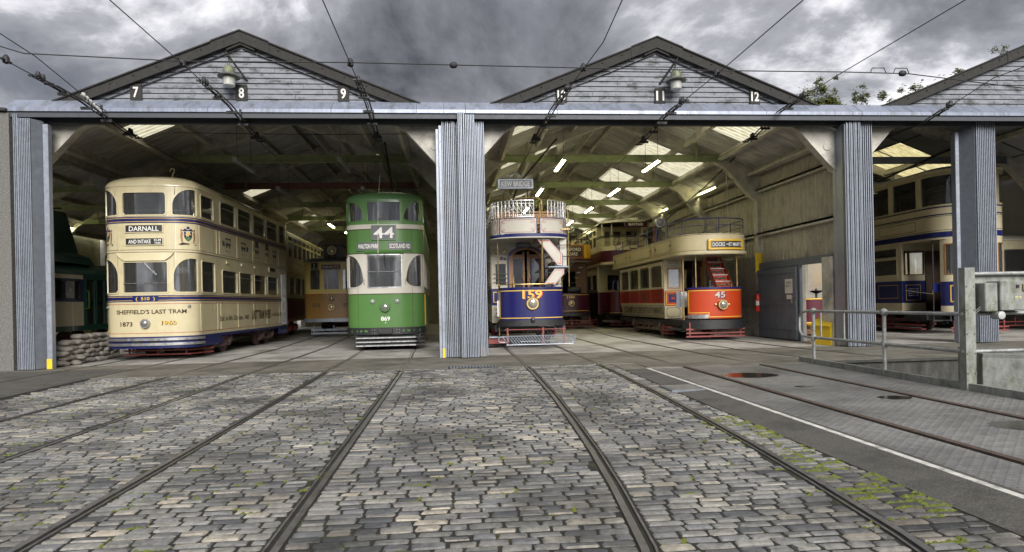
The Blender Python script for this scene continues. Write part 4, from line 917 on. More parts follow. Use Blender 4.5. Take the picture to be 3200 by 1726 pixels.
# ------------------------------------------------------------------ cream double-decker 510
T = thing('double_deck_tram', 'cream and blue double-deck tram number 510 with rounded front and coats of arms', 'tram', (-7.36, 16.40, 0), R(-1.0))
sh = Shell(1.09, 8.9, .62, 2.7); sy = sh.sy
ctr_u = Hole(-.50, .50, 3.50, 4.04, r=.07); cor_u = Hole(.64, sy(.40), 3.50, 4.14, tl=(.42, .42), tr=(.08, .10), br=(.04, .04), bl=(.04, .04))
ctr_l = Hole(-.51, .51, 1.64, 2.37, r=.02); cor_l = Hole(.64, sy(.40), 1.64, 2.46, tl=(.40, .45), tr=(.08, .10), br=(.04, .04), bl=(.10, .10))
su = [(.60, 1.42), (1.90, 3.05), (3.25, 4.46), (4.66, 5.82), (6.02, 7.22), (7.46, 8.22)]
ups = [Hole(sy(a), sy(b), 3.51, 4.13 if i else 4.08, r=.06) for i, (a, b) in enumerate(su)]
lows = [Hole(sy(a), sy(b), 1.64, 2.42 if i == 0 else 2.26, r=.06) for i, (a, b) in enumerate(((.60, 1.45), (1.98, 3.12), (3.34, 4.46), (4.68, 5.82), (6.04, 7.2)))]
door = Hole(sy(7.66), sy(8.25), .62, 2.40, r=.02)
hr = [cor_u, cor_l, door] + ups + lows; hl = [h.mir() for h in hr if h is not door]; H = [ctr_u, ctr_l] + hr + hl
mb = MB(); wall(mb, sh, -sh.S, sh.S, .58, 4.22, H); mb.build('body', ['cream', 'int_cream'], T, smooth=35)
for h in H:
    if h is door: continue
    window(T, sh, h, 'cream', 'glass', fw=.026, proud=.014)
dl = window(T, sh, door, 'steel', 'glass_dark', name='door')
mb = MB()
for yy in (7.74, 7.9, 8.02, 8.16): mb.box(1.085, 1.11, yy - .012, yy + .012, .62, 2.4)
mb.build('door_rail', 'steel', dl, smooth=0)
for a, b in su[1:5]:                                    # sliding top lights
    for z0, z1, src in ((3.93, 3.955, 0), (2.08, 2.105, 1)):
        band(T, 'sash_bar', sh, sy(a) + .02, sy(b) - .02, z0, z1, 'steel', dep=-.004, back=.02)
dome(T, sh, 4.22, .33, 'cream', over=.012, p=2.2)
for i in range(5):
    mb = MB()
    for j in range(7):
        t0, t1 = R(8 + j * 8), R(16 + j * 8)
        ya, yb = 2.05 + i * 1.2, 3.05 + i * 1.2
        f = lambda t, y: (1.09 * (1 - .30 * (1 - math.cos(t)) * 2) + .012, y, 4.235 + .20 * math.sin(t) + .004)
        mb.face([f(t0, ya), f(t0, yb), f(t1, yb), f(t1, ya)])
    mb.build('roof_light', 'glass_dark', T)
band(T, 'upper_band', sh, -sh.S, sh.S, 3.305, 3.455, 'blue'); band(T, 'waist_band', sh, -sh.S, sh.S, 1.42, 1.57, 'blue')
for z in (3.335, 3.415, 1.445, 1.535):
    for a, b in ((-sh.S, -.30), (.30, sh.S)) if z < 2 else ((-sh.S, sh.S),): band(T, 'lining', sh, a, b, z, z + .011, 'gold', dep=-.006)
for z, mt in ((2.66, 'line_dark'), (2.60, 'line_dark'), (1.36, 'line_red'), (.66, 'line_red')): band(T, 'lining', sh, -sh.S, sh.S, z, z + .010, mt, dep=-.003)
band(T, 'moulding', sh, -sh.S, sh.S, 2.612, 2.655, 'cream', dep=-.016)
mb = MB(); cs = [i / 12 * .66 for i in range(-12, 13)]
for a, b in zip(cs, cs[1:]):
    zz = lambda u: 2.40 + .19 * (1 - min(1, max(0, (.66 - abs(u)) / .2)) ** .7)
    q = [sh.P(a, zz(a), -.05), sh.P(b, zz(b), -.05), sh.P(b, 2.6, -.012), sh.P(a, 2.6, -.012)]; mb.face(q); mb.face([sh.P(a, zz(a), 0), sh.P(b, zz(b), 0), q[1], q[0]])
mb.build('visor', 'cream', T, smooth=35)
for u in (-.60, .60):                                   # vertical beading
    for z0, z1 in ((2.66, 3.30), (3.46, 4.2), (2.46, 2.6)): band(T, 'beading', sh, u - .008, u + .008, z0, z1, 'cream', dep=-.008)
for yv in (.5, 1.60, 1.82, 3.15, 4.56, 5.9, 7.35):
    for z0, z1 in ((2.67, 3.30), (.67, 1.36)): band(T, 'beading', sh, sy(yv) - .008, sy(yv) + .008, z0, z1, 'cream', dep=-.008)
signbox(T, sh, 0, 3.17, .84, .16, [('DARNALL', 0, 0, .11, .68)], fmat='cream'); signbox(T, sh, 0, 2.86, .84, .15, [('AND INTAKE', -.10, 0, .09, .52), ('ELM', .31, .035, .045, .15), ('TREE', .31, -.035, .045, .15)], fmat='cream')
for sgn in (-1, 1):                                    # coats of arms
    s0, z0 = sgn * .98, 3.0; fn = lambda u, v: sh.P(s0 + u * 1.3, z0 + v * 1.2, -.006); fn2 = lambda u, v: sh.P(s0 + u * 1.3, z0 + v * 1.2, -.009)
    mb = MB(); poly_on(mb, fn, [(-.07, .09), (.07, .09), (.07, -.02), (.04, -.08), (0, -.11), (-.04, -.08), (-.07, -.02)])
    e = mb.build('coat_of_arms', 'blue', T, smooth=0)
    mb = MB(); poly_on(mb, fn2, [(-.05, -.03), (.05, -.03), (.03, -.08), (0, -.10), (-.03, -.08)]); mb.build('shield_base', 'green', e, smooth=0)
    mb = MB(); poly_on(mb, fn2, [(-.05, .02), (.05, .02), (.05, .035), (-.05, .035)]); poly_on(mb, fn2, [(-.008, -.02), (.008, -.02), (.008, .07), (-.008, .07)]); mb.build('charge', 'gold', e, smooth=0)
    mb = MB()
    for q in (-1, 1):
        poly_on(mb, fn, [(q * .09, -.12), (q * .12, -.12), (q * .135, -.02), (q * .13, .06), (q * .11, .10), (q * .09, .06), (q * .10, -.02)]); disc_on(mb, fn, q * .115, .115, .02, .022)
    mb.build('supporter', 'wood', e, smooth=0)
    mb = MB(); poly_on(mb, fn, [(-.10, .10), (-.06, .15), (0, .12), (.06, .15), (.10, .10), (.04, .10), (0, .105), (-.04, .10)]); disc_on(mb, fn, 0, .165, .03, .025); mb.build('crest', 'blue', e, smooth=0)
    mb = MB(); poly_on(mb, fn, [(-.17, -.17), (-.10, -.13), (0, -.15), (.10, -.13), (.17, -.17), (.13, -.19), (0, -.175), (-.13, -.19)]); mb.build('scroll', 'line_dark', e, smooth=0)
lettering(T, "SHEFFIELD'S LAST TRAM", on(sh, .10, 1.18), .10, 'line_dark', width=1.62, bold=.02); lettering(T, '1873', on(sh, -.46, .89), .10, 'line_dark', width=.30, bold=.02); lettering(T, '1960', on(sh, .526, .905, -.004), .10, 'line_dark', width=.34, bold=.05); lettering(T, '1960', on(sh, .52, .91), .10, 'gold', width=.34, bold=.012)
lettering(T, '510', on(sh, 0, 1.495, -.009), .075, 'gold', width=.20, bold=.02); lettering(T, '(        )', on(sh, 0, 1.495, -.009), .08, 'gold', width=.44)
lettering(T, 'LAST TRAM WEEK', on(sh, sy(5.35), 1.02), .28, 'line_dark', width=1.95, bold=.035); lettering(T, '2nd. to 8th. October, 1960', on(sh, sy(2.9), .96), .13, 'line_dark', width=2.35, bold=.01); lettering(T, '2nd. to 8th. October, 1960', on(sh, sy(7.0), 1.0), .12, 'line_dark', width=1.2, bold=.01)
for i, yy in enumerate((2.45, 3.7, 4.95, 6.0, 6.85)):  # little printed pictures of older cars along the side
    fn = on(sh, sy(yy), 2.98); mb = MB(); mono = random.Random(i)
    poly_on(mb, fn, [(-.2, -.02), (.2, -.02), (.2, .04), (-.2, .04)]); poly_on(mb, fn, [(-.24, .14), (.24, .14), (.2, .18), (-.2, .18)])
    for q in (-.2, -.07, .06, .18): poly_on(mb, fn, [(q, .04), (q + .025, .04), (q + .025, .14), (q, .14)])
    if i == 2 or i == 3: poly_on(mb, fn, [(-.16, .18), (.16, .18), (.16, .34), (-.16, .34)])
    for q in (-.11, .11): disc_on(mb, fn, q, -.05, .05, .05)
    if i < 2: poly_on(mb, fn, [(-.42 if i == 0 else .26, -.06), (-.26 if i == 0 else .42, -.06), (-.28 if i == 0 else .44, .06), (-.44 if i == 0 else .28, .10)])
    mb.build('printed_picture', 'notice_ink', T, smooth=0); lettering(T, '1873 First Horse Car', on(sh, sy(yy), 2.80), .03, 'notice_ink', width=.42)
for yy in (2.35, 3.55, 4.75):
    mb = MB(); mb.box(1.09, 1.12, yy - .09, yy + .09, 2.44, 2.53, b=.01); mb.build('vent', 'cream', T, smooth=0)
signbox(T, sh, sy(6.55), 2.50, .7, .12, [], fmat='cream', name='route_board')
headlamp(T, sh.P(0, .90, -.0), .095, 'steel')
for u in (-1.02, .98): headlamp(T, sh.P(u, 1.30, 0), .03, 'steel', .05, 'side_lamp')
for z, nm in ((.485, 'bumper_bar'), (.365, 'bumper_bar')): band(T, nm, sh, -sy(.62), sy(.62), z, z + .062, 'steel', dep=-.05, back=.0)
band(T, 'skirt', sh, -sy(1.75), sy(1.75), .30, .578, 'blue', dep=-.002, back=.05); band(T, 'skirt_edge', sh, -sh.S, sh.S, .50, .58, 'blue', dep=-.0025, back=.05); band(T, 'rear_skirt', sh, sy(7.3), sh.S, .30, .50, 'blue', dep=-.002, back=.05)
mb = MB()
for a in (-.92, -.56, -.2, .2, .56, .92): mb.raw([sh.P(a + du, .452 + dz, -.006) for du, dz in ((-.13, -.022), (.13, -.022), (.13, .022), (-.13, .022))], [[0, 1, 2, 3]])
mb.build('slot', 'black', T, smooth=0)
slab(T, sh, .72, .78, 'interior', 'floor'); slab(T, sh, 2.52, 2.58, 'int_cream', 'upper_deck')
seats(T, [1.6 + i * .8 for i in range(8)], .78, 'seat_red'); seats(T, [.9 + i * .8 for i in range(9)], 2.58, 'seat_red')
mb = MB()
for x0, x1, z0, z1 in ((-1.03, -.42, .78, 2.52), (.42, 1.03, .78, 2.52), (-.42, .42, 2.2, 2.52)): mb.box(x0, x1, 1.50, 1.54, z0, z1)
mb.build('bulkhead', 'interior', T, smooth=0)
mb = MB(); mb.box(-.98, -.94, .62, 1.4, .8, 2.5); mb.build('cab_side', 'yellow_paint', T, smooth=0)
for u in (.86, -.96):                                  # cab mirrors / blinds seen through the glass
    mb = MB(); p = sh.P(u, 2.18, .12); mb.box(p[0] - .13, p[0] + .13, p[1], p[1] + .02, 2.10, 2.24, b=.008); mb.tube([(p[0], p[1] + .01, 2.24), (p[0] - .04, p[1] + .01, 2.42)], .008); mb.build('sun_visor', 'fixture', T)
tline(T, [sh.P(.0, 2.34, -.02), sh.P(.26, 2.06, -.025)], .010, 'steel', 'wiper'); tline(T, [sh.P(-.5, 1.86, -.012), sh.P(0, 1.86, -.012), sh.P(.5, 1.86, -.012)], .012, 'steel', 'windscreen_bar')
tline(T, [sh.P(a / 10, 3.62, .06) for a in range(-5, 6)], .012, 'steel', 'guard_rail'); tline(T, [sh.P(.66 + a * .08, 3.62, .06) for a in range(0, 9)], .012, 'steel', 'guard_rail')
tline(T, [(.3, .9, 4.4), (.3, .9, 4.62), (.34, .9, 4.70)] + arcpts((.30, .9, 4.73), .055, -20, 200), .012, 'cream_pale', 'trolley_hook')
truck(T, 1.5, 3.2); truck(T, 5.6, 7.3); lifeguard(T, -.8, .8, .55, (.10, .20), 'rust_red', side=.75)
mb = MB(); mb.box(.86, 1.05, .7, 2.0, .30, .46); mb.build('step_board', 'blue', T, smooth=0)

# ------------------------------------------------------------------ green double-decker 869
T = thing('double_deck_tram', 'green and white double-deck tram number 869 showing route 44', 'tram', (-1.86, 17.95, 0), R(1.2))
sh = Shell(1.05, 10.5, .52, 2.3); sy = sh.sy
ctr_u = Hole(-.44, .44, 3.50, 4.02, r=.03); cor_u = Hole(.52, sy(.26), 3.50, 4.02, tl=(.40, .50), tr=(.03, .03), br=(.02, .02), bl=(.30, .10))
ctr_l = Hole(-.45, .45, 1.71, 2.58, r=.02); cor_l = Hole(.56, sy(.30), 1.71, 2.58, tl=(.40, .80), tr=(.04, .10), br=(.05, .05), bl=(.30, .22))
ups = [Hole(sy(.36), sy(.62), 3.5, 4.02, r=.03)] + [Hole(sy(.8 + i * 1.3), sy(1.95 + i * 1.3), 3.5, 4.02, r=.03) for i in range(7)]
lows = [Hole(sy(.42), sy(.72), 1.71, 2.52, r=.03)] + [Hole(sy(.95 + i * 1.35), sy(2.1 + i * 1.35), 1.71, 2.5, r=.03) for i in range(6)]
hr = [cor_u, cor_l] + ups + lows; H = [ctr_u, ctr_l] + hr + [h.mir() for h in hr]
for z0, z1, mt, nm in ((.60, 1.525, 'green', 'lower_panel'), (1.525, 2.625, 'offwhite', 'window_band'), (2.625, 4.08, 'green', 'upper_panel')):
    mb = MB(); wall(mb, sh, -sh.S, sh.S, z0, z1, [h for h in H if z0 < h.z0 < z1]); mb.build(nm, [mt, 'int_cream'], T, smooth=35)
for h in H: window(T, sh, h, ('steel' if h is ctr_l else 'offwhite') if h.z0 < 3 else 'green', 'glass', fw=.02, proud=.012)
dome(T, sh, 4.08, .32, 'green_roof', over=.012, p=2.3)
band(T, 'white_band', sh, -sh.S, sh.S, 3.28, 3.41, 'offwhite', dep=-.006)
for z in (3.27, 1.52, 2.62): band(T, 'lining', sh, -sh.S, sh.S, z, z + .018, 'line_dark', dep=-.010)
mb = MB(); cs = [i / 12 * .52 for i in range(-12, 13)]
for a, b in zip(cs, cs[1:]):
    zz = lambda u: 2.52 + .10 * math.sqrt(max(0, 1 - (u / .53) ** 4)); q = [sh.P(a, 2.60, -.005), sh.P(b, 2.60, -.005), sh.P(b, 2.66, -.055), sh.P(a, 2.66, -.055)]; mb.face(q); mb.face([q[3], q[2], sh.P(b, 2.72, -.008), sh.P(a, 2.72, -.008)])
mb.build('visor', 'green', T, smooth=35)
signbox(T, sh, 0, 3.18, .62, .37, [('44', 0, 0, .29, .54)], fmat='green_roof', bmat='grey_roof', proud=.03)
signbox(T, sh, -.42, 2.82, .62, .20, [('WALTON PARK', 0, 0, .12, .55)], fmat='green_roof', bmat='grey_roof', proud=.03); signbox(T, sh, .42, 2.82, .62, .20, [('SCOTLAND RD', 0, 0, .12, .55)], fmat='green_roof', bmat='grey_roof', proud=.03)
lettering(T, '869', on(sh, 0, .86), .11, 'letter_white', width=.24, bold=.02); lettering(T, 'A', on(sh, 0, .75), .04, 'letter_white')
headlamp(T, sh.P(0, 1.17, 0), .115, 'green'); [headlamp(T, sh.P(u, 1.33, 0), .045, 'steel', .05, 'side_lamp') for u in (-.33, .32)]
tline(T, [sh.P(-.44, 2.13, -.014), sh.P(0, 2.13, -.014), sh.P(.44, 2.13, -.014)], .014, 'steel', 'windscreen_bar'); tline(T, [sh.P(0, 2.6, -.03), sh.P(.015, 2.25, -.03)], .010, 'black', 'wiper')
b = band(T, 'fender', sh, -sy(.5), sy(.5), .43, .62, 'black', dep=-.03, back=.05)
mb = MB(); [mb.raw([sh.P(a + du, .525 + dz, -.033) for du, dz in ((-.09, -.025), (.09, -.025), (.11, 0), (.09, .03), (-.09, .03), (-.11, 0))], [[0, 1, 2, 3, 4, 5]]) for a in (-.85, -.58, .55, .85)]; mb.build('fender_opening', 'green', b, smooth=0)
mb = MB(); mb.box(-.19, .19, -.09, -.02, .45, .60, b=.01); mb.box(-.17, .17, -.10, -.085, .505, .525); mb.build('anti_climber', 'black', T, smooth=0)
mb = MB(); [mb.lathe([(.012, 0), (.008, .012)], sh.P(a, z, -.03), 'y', 6) for a in (-.36, -.29, .29, .36) for z in (.48, .56)]; mb.build('bolt', 'steel', b)
slab(T, sh, .70, .76, 'interior', 'floor'); slab(T, sh, 2.52, 2.58, 'int_cream', 'upper_deck'); seats(T, [1.6 + i * .85 for i in range(8)], .76, 'seat_green'); seats(T, [.9 + i * .85 for i in range(9)], 2.58, 'seat_green')
mb = MB(); [mb.box(*q) for q in ((-1, -.4, 1.3, 1.34, .76, 2.5), (.4, 1, 1.3, 1.34, .76, 2.5), (-.4, .4, 1.3, 1.34, 2.15, 2.5))]; mb.build('bulkhead', 'green_dark', T, smooth=0)
for z in (.11, .21, .32):
    mb = MB(); mb.box(-.80, .80, .05, .08, z, z + .06); mb.hexa([(.80, .05, z), (1.02, .45, z), (.98, .46, z), (.78, .08, z), (.80, .05, z + .06), (1.02, .45, z + .06), (.98, .46, z + .06), (.78, .08, z + .06)])
    g = mb.build('lifeguard_bar', 'black', T, smooth=0); mb = MB(); mb.box(-.80, .79, .035, .049, z + .004, z + .034); mb.hexa([(.815, .045, z + .004), (1.03, .44, z + .004), (1.025, .445, z + .004), (.80, .05, z + .004), (.815, .045, z + .034), (1.03, .44, z + .034), (1.025, .445, z + .034), (.80, .05, z + .034)]); mb.build('metal_strip', 'steel', g, smooth=0)
mb = MB(); mb.hexa([(-.85, .2, .44), (.95, .2, .44), (.95, 1.4, .44), (-.85, 1.4, .44), (-.80, .2, .1), (.85, .2, .1), (.85, 1.2, .1), (-.8, 1.2, .1)]); mb.build('under_tray', 'black', T, smooth=0)
truck(T, 1.6, 3.6); tline(T, [sh.P(sy(.42), .65, -.02), sh.P(sy(.42), 1.5, -.02)], .014, 'yellow_paint', 'handrail'); tline(T, [(-.16, -.06, 2.62), (-.14, .05, 4.05), (-.10, .9, 5.35)], .010, 'rope', 'trolley_rope'); tline(T, [(.08, 3.4, 4.40), (.10, 2.2, 4.72), (.14, -.75, 5.42)], .032, 'black', 'trolley_pole')
for u in (-.74, .74):
    for z0, z1 in ((.62, 1.51), (1.54, 1.70), (2.64, 3.27)): band(T, 'panel_seam', sh, u - .004, u + .004, z0, z1, 'line_dark', dep=-.0015)
for i in range(7):
    for z0, z1 in ((.62, 1.51), (2.64, 3.27)): band(T, 'panel_seam', sh, sy(.75 + i * 1.3) - .005, sy(.75 + i * 1.3) + .005, z0, z1, 'green_roof', dep=-.006)

# ------------------------------------------------------------------ yellow and brown single-decker 273
T = thing('single_deck_tram', 'small yellow and brown single-deck tram number 273 with roof headlamp', 'tram', (-4.93, 27.0, 0), R(1.5))
sh = Shell(1.12, 8.6, .40, 2.4); sy = sh.sy
wc = Hole(-.30, .30, 1.91, 2.72, r=.02); wr = Hole(.45, .86, 1.91, 2.72, tl=(.10, .08), tr=(.10, .08)); sides = [Hole(sy(.5 + i * .95), sy(1.25 + i * .95), 1.91, 2.72, r=.04) for i in range(8)]
H = [wc, wr, wr.mir()] + sides + [h.mir() for h in sides]
mb = MB(); wall(mb, sh, -sh.S, sh.S, 1.72, 3.02, H); mb.build('window_band', ['ochre', 'int_cream'], T, smooth=35)
mb = MB(); wall(mb, sh, -sh.S, sh.S, .74, 1.72); mb.build('lower_panel', ['ochre_brown', 'interior'], T, smooth=35)
for h in H: window(T, sh, h, 'ochre', 'glass_old', fw=.03, proud=.012)
band(T, 'lining', sh, -sh.S, sh.S, 1.715, 1.735, 'line_red', dep=-.008)
k = -.98
while k < .99:
    if abs(k) > .13: band(T, 'matchboard_strip', sh, k - .012, k + .012, .98, 1.70, 'ochre_brown', dep=-.014)
    k += .058
band(T, 'cornice', sh, -sh.S, sh.S, 2.98, 3.05, 'ochre', dep=-.06, back=0); dome(T, sh, 3.05, .24, 'grey_roof', over=.08, p=2.0)
mb = MB(); mb.box(-.36, .36, .55, 7.5, 3.18, 3.70); mb.box(-.46, .46, .42, 7.6, 3.70, 3.78, b=.02); [mb.box(-.32, .32, .53, .55, 3.30 + i * .05, 3.325 + i * .05) for i in range(7)]; mb.build('clerestory', 'grey_roof', T, smooth=0)
headlamp(T, (0, .34, 3.50), .17, 'brass', .10); tline(T, [(0, .36, 3.14), (0, .36, 3.36)], .03, 'brass', 'lamp_stand')
signbox(T, sh, 0, 2.81, .70, .15, [('INFANTE', 0, 0, .11, .62)], fmat='wood', proud=.05); signbox(T, sh, -.64, 2.86, .22, .22, [('1', 0, .03, .10, .04), ('E', 0, -.07, .05, .10)], fmat='galv', proud=.08, name='route_sign')
for u in (-.62, .60): lettering(T, '273', on(sh, u, 1.28, -.018), .13, 'notice_ink', width=.33, bold=.02)
headlamp(T, sh.P(0, 1.19, 0), .12, 'brass'); headlamp(T, sh.P(0, 1.54, 0), .09, 'ochre_brown', .06, 'bell')
band(T, 'bumper', sh, -sy(.4), sy(.4), .60, .74, 'galv', dep=-.06, back=.05); lifeguard(T, -.85, .95, .1, (.10, .24), 'galv_dark', h=.08, side=.3)
slab(T, sh, .78, .84, 'interior', 'floor'); seats(T, [1.2 + i * .9 for i in range(7)], .84, 'wood'); truck(T, 3, 5.4)
tline(T, [(-.55, -.1, 2.8), (-.18, .5, 3.9)], .012, 'cable', 'trolley_rope'); tline(T, [sh.P(-.60, 2.75, -.1), sh.P(-.12, 1.62, -.06)], .010, 'rope', 'rope')

# ------------------------------------------------------------------ cream and maroon balcony car behind 510
T = thing('double_deck_tram', 'dim cream and maroon double-deck tram with open balcony behind the cream 510', 'tram', (-7.85, 26.4, 0), R(2.0))
sh = Shell(1.09, 11.0, .8, 2.3); sy = sh.sy; shs = Shell(1.07, 8.4, .05, 8, off=1.3); q = shs.sy
ups = [Hole(q(1.55 + i * 1.02), q(2.42 + i * 1.02), 3.35, 3.95, r=.02) for i in range(8)]; vents = [Hole(q(1.55 + i * 1.02), q(2.42 + i * 1.02), 4.02, 4.22, r=.01) for i in range(8)]
lows = [Hole(q(1.6 + i * 1.35), q(2.75 + i * 1.35), 1.75, 2.5, r=.02) for i in range(6)]; fr = Hole(-.35, .45, 3.1, 4.0, r=.02)
H = ups + vents + [h.mir() for h in ups + vents] + [fr]
mb = MB(); wall(mb, shs, -shs.S, shs.S, 3.12, 4.30, H); mb.build('upper_saloon', ['cream_pale', 'interior'], T, smooth=35)
mb = MB(); wall(mb, shs, -shs.S, shs.S, 1.6, 2.62, lows + [h.mir() for h in lows]); mb.build('lower_saloon', ['cream_pale', 'interior'], T, smooth=35)
for h in ups + vents + lows: window(T, shs, h, 'cream_pale', 'glass_dark', fw=.02)
mb = MB(); wall(mb, sh, -sh.S, sh.S, 2.62, 3.22); mb.build('upper_panel', ['cream_pale', 'interior'], T, smooth=35)
for z in (2.68, 3.06, 3.12): band(T, 'lining', sh, -sh.S, sh.S, z, z + .014, 'line_dark')
lw = [Hole(-.42, .42, 1.75, 2.5, r=.02), Hole(.55, 1.0, 1.75, 2.5, r=.02), Hole(-1.0, -.55, 1.75, 2.5, r=.02), Hole(sy(.5), sy(.95), 1.75, 2.5, r=.02)]
mb = MB(); wall(mb, sh, -sy(1.3), sy(1.3), 1.60, 2.62, lw); mb.build('vestibule', ['cream_pale', 'interior'], T, smooth=35); [window(T, sh, h, 'wood_dark', 'glass_dark') for h in lw]
mb = MB(); wall(mb, sh, -sh.S, sh.S, .62, 1.60); mb.build('lower_panel', ['maroon', 'interior'], T, smooth=35); band(T, 'lining', sh, -sh.S, sh.S, 1.57, 1.60, 'line_dark'); band(T, 'lining', sh, -sh.S, sh.S, .66, .68, 'gold')
dome(T, sh, 4.32, .22, 'cream_pale', over=.03, p=2.2); slab(T, sh, 2.58, 2.64, 'interior', 'upper_deck'); slab(T, sh, .7, .76, 'interior', 'floor')
for u in (-1.0, -.5, .5, 1.0): tline(T, [sh.P(u, 3.2, .04), sh.P(u, 4.3, .04)], .02, 'cream_pale', 'balcony_post')
for z in (3.42, 3.6): tline(T, [sh.P(u / 10, z, .04) for u in range(-13, 14)], .014, 'black', 'balcony_rail')
truck(T, 2.2, 4.0, mat='rust_red'); lifeguard(T, -.8, .8, .3, (.12, .24), 'rust_red', side=.4); headlamp(T, sh.P(0, 1.15, 0), .1, 'brass')

# ------------------------------------------------------------------ blue open-top 159
T = thing('open_top_tram', 'white and dark blue open-top tram number 159 with ironwork railings and winding stair', 'tram', (2.03, 17.0, 0), R(-.6))
dsh = Shell(.86, 2.2, .48, 2.4); ush = Shell(1.03, 10.4, .75, 2.4, off=-.05); bsh = Shell(1.0, 6.6, .04, 8, off=1.5); D0, D1 = -dsh.sy(.36), dsh.sy(.6)
mb = MB(); wall(mb, dsh, D0, D1, .74, 1.60, t=.03); mb.build('dash', ['blue_dash', 'blue'], T, smooth=35)
for z in (1.515, .80): band(T, 'lining', dsh, D0 + .04, D1, z, z + .022, 'gold', dep=-.005)
band(T, 'lining', dsh, D0 + .04, D0 + .062, .80, 1.53, 'gold', dep=-.006); band(T, 'dash_beading', dsh, D0, D1, 1.585, 1.615, 'blue', dep=-.02, back=.04)
lettering(T, '159', on(dsh, .020, 1.424, -.004), .22, 'red', width=.52, bold=.03); lettering(T, '159', on(dsh, .0, 1.435, -.008), .22, 'gold', width=.52, bold=.025)
headlamp(T, dsh.P(0, 1.185, 0), .15, 'brass', .07)
tline(T, [dsh.P(D0 - .12, 1.30, .05), dsh.P(D0 - .12, 1.60, .03)] + [dsh.P(D0 + (D1 - D0) * i / 16, 1.695, .03) for i in range(17)], .014, 'brass'); tline(T, [dsh.P(D0, .8, .03), dsh.P(D0 - .07, 1.0, .03), dsh.P(D0 - .09, 1.4, .03), dsh.P(D0, 1.62, .03)], .014, 'steel')
b = band(T, 'bumper', dsh, -dsh.sy(.45), dsh.sy(.5), .60, .71, 'black', dep=-.06, back=.06); band(T, 'platform_edge', dsh, -dsh.sy(.45), dsh.sy(.5), .71, .755, 'black', dep=-.03, back=.08)
mb = MB(); mb.box(-.045, .045, -.12, -.02, .70, .82, b=.012); mb.build('coupling', 'black', T)
slab(T, dsh, .62, .70, 'wood_dark', 'platform', y1=1.55, inset=.02)
# bulkhead with arched doorway
fnb = lambda u, v, d: (u, 1.52 + d, v); mb = MB(); arch = [(-.50 + .02, 2.42), (-.46, 2.55), (-.34, 2.68), (-.17, 2.75), (0, 2.77), (.17, 2.75), (.34, 2.68), (.46, 2.55), (.48, 2.42)]
ax = [-.48, -.46, -.34, -.17, 0, .17, .34, .46, .48]
fx = lambda x: 2.42 + .35 * math.sqrt(max(0, 1 - (x / .485) ** 2))
cs = [-.98, -.90, -.55, -.485] + [-.485 + .97 * i / 16 for i in range(1, 16)] + [.485, .58, .92, .98]
cs = sorted(set(round(c, 4) for c in cs))
for a, c in zip(cs, cs[1:]):
    mid = (a + c) / 2
    segs = [(.70, 2.9)]
    if abs(mid) < .485: segs = [((fx(a), fx(c)), 2.9)]
    elif -.90 < mid < -.55 or .58 < mid < .92: segs = [(.70, 1.70), (2.36, 2.9)]
    for lo_, hi_ in segs:
        la, lc = lo_ if isinstance(lo_, tuple) else (lo_, lo_)
        mb.raw([(a, 1.5, la), (c, 1.5, lc), (c, 1.5, hi_), (a, 1.5, hi_), (a, 1.55, la), (c, 1.55, lc), (c, 1.55, hi_), (a, 1.55, hi_)], [[0, 1, 2, 3], [7, 6, 5, 4], [0, 4, 5, 1], [3, 2, 6, 7]])
mb.build('bulkhead', 'offwhite', T, smooth=0)
for r0, r1, mt, nm, yy in ((.0, .05, 'blue', 'arch_lining', 1.492), (-.06, 0.0, 'wood', 'door_frame', 1.50)):
    mb = MB(); pts = [(-.485, .72), (-.485, 2.42)] + [(-.485 * math.cos(math.pi * i / 14), 2.42 + .35 * math.sin(math.pi * i / 14)) for i in range(1, 14)] + [(.485, 2.42), (.485, .72)]
    sc1 = lambda p, r: (p[0] * (1 + r / .485), p[1] + (r if p[1] > 2.43 else 0))
    for p, q in zip(pts, pts[1:]):
        a, b_, c, d = sc1(p, r0), sc1(q, r0), sc1(q, r1), sc1(p, r1); mb.raw([(a[0], yy - .02, a[1]), (b_[0], yy - .02, b_[1]), (c[0], yy - .02, c[1]), (d[0], yy - .02, d[1]), (a[0], yy + .04, a[1]), (b_[0], yy + .04, b_[1]), (c[0], yy + .04, c[1]), (d[0], yy + .04, d[1])], [[0, 1, 2, 3], [0, 4, 5, 1], [3, 2, 6, 7]])
    mb.build(nm, mt, T, smooth=0)
for sg in (-1, 1):
    mb = MB(); x0, x1 = (.035, .43) if sg > 0 else (-.43, -.035)
    for q in ((x0, x0 + .07), (x1 - .06, x1)): mb.box(q[0], q[1], 1.535, 1.575, .72, 2.66 if abs(sum(q) / 2) < .25 else 2.52)
    mb.box(x0 + .07, x1 - .06, 1.535, 1.575, .72, 1.35); mb.box(x0 + .07, x1 - .06, 1.535, 1.575, 2.46, 2.58)
    dr = mb.build('saloon_door', 'wood', T, smooth=0); mb = MB(); mb.box(x0 + .07, x1 - .06, 1.552, 1.558, 1.35, 2.46); mb.build('pane', 'glass_dark', dr, smooth=0)
    tline(dr, [(sg * .06, 1.53, 1.78)] + [(sg * (.06 + .05 * math.sin(i * .6)), 1.51, 1.80 + i * .045) for i in range(7)] + [(sg * .06, 1.53, 2.12)], .012, 'brass', 'handle')
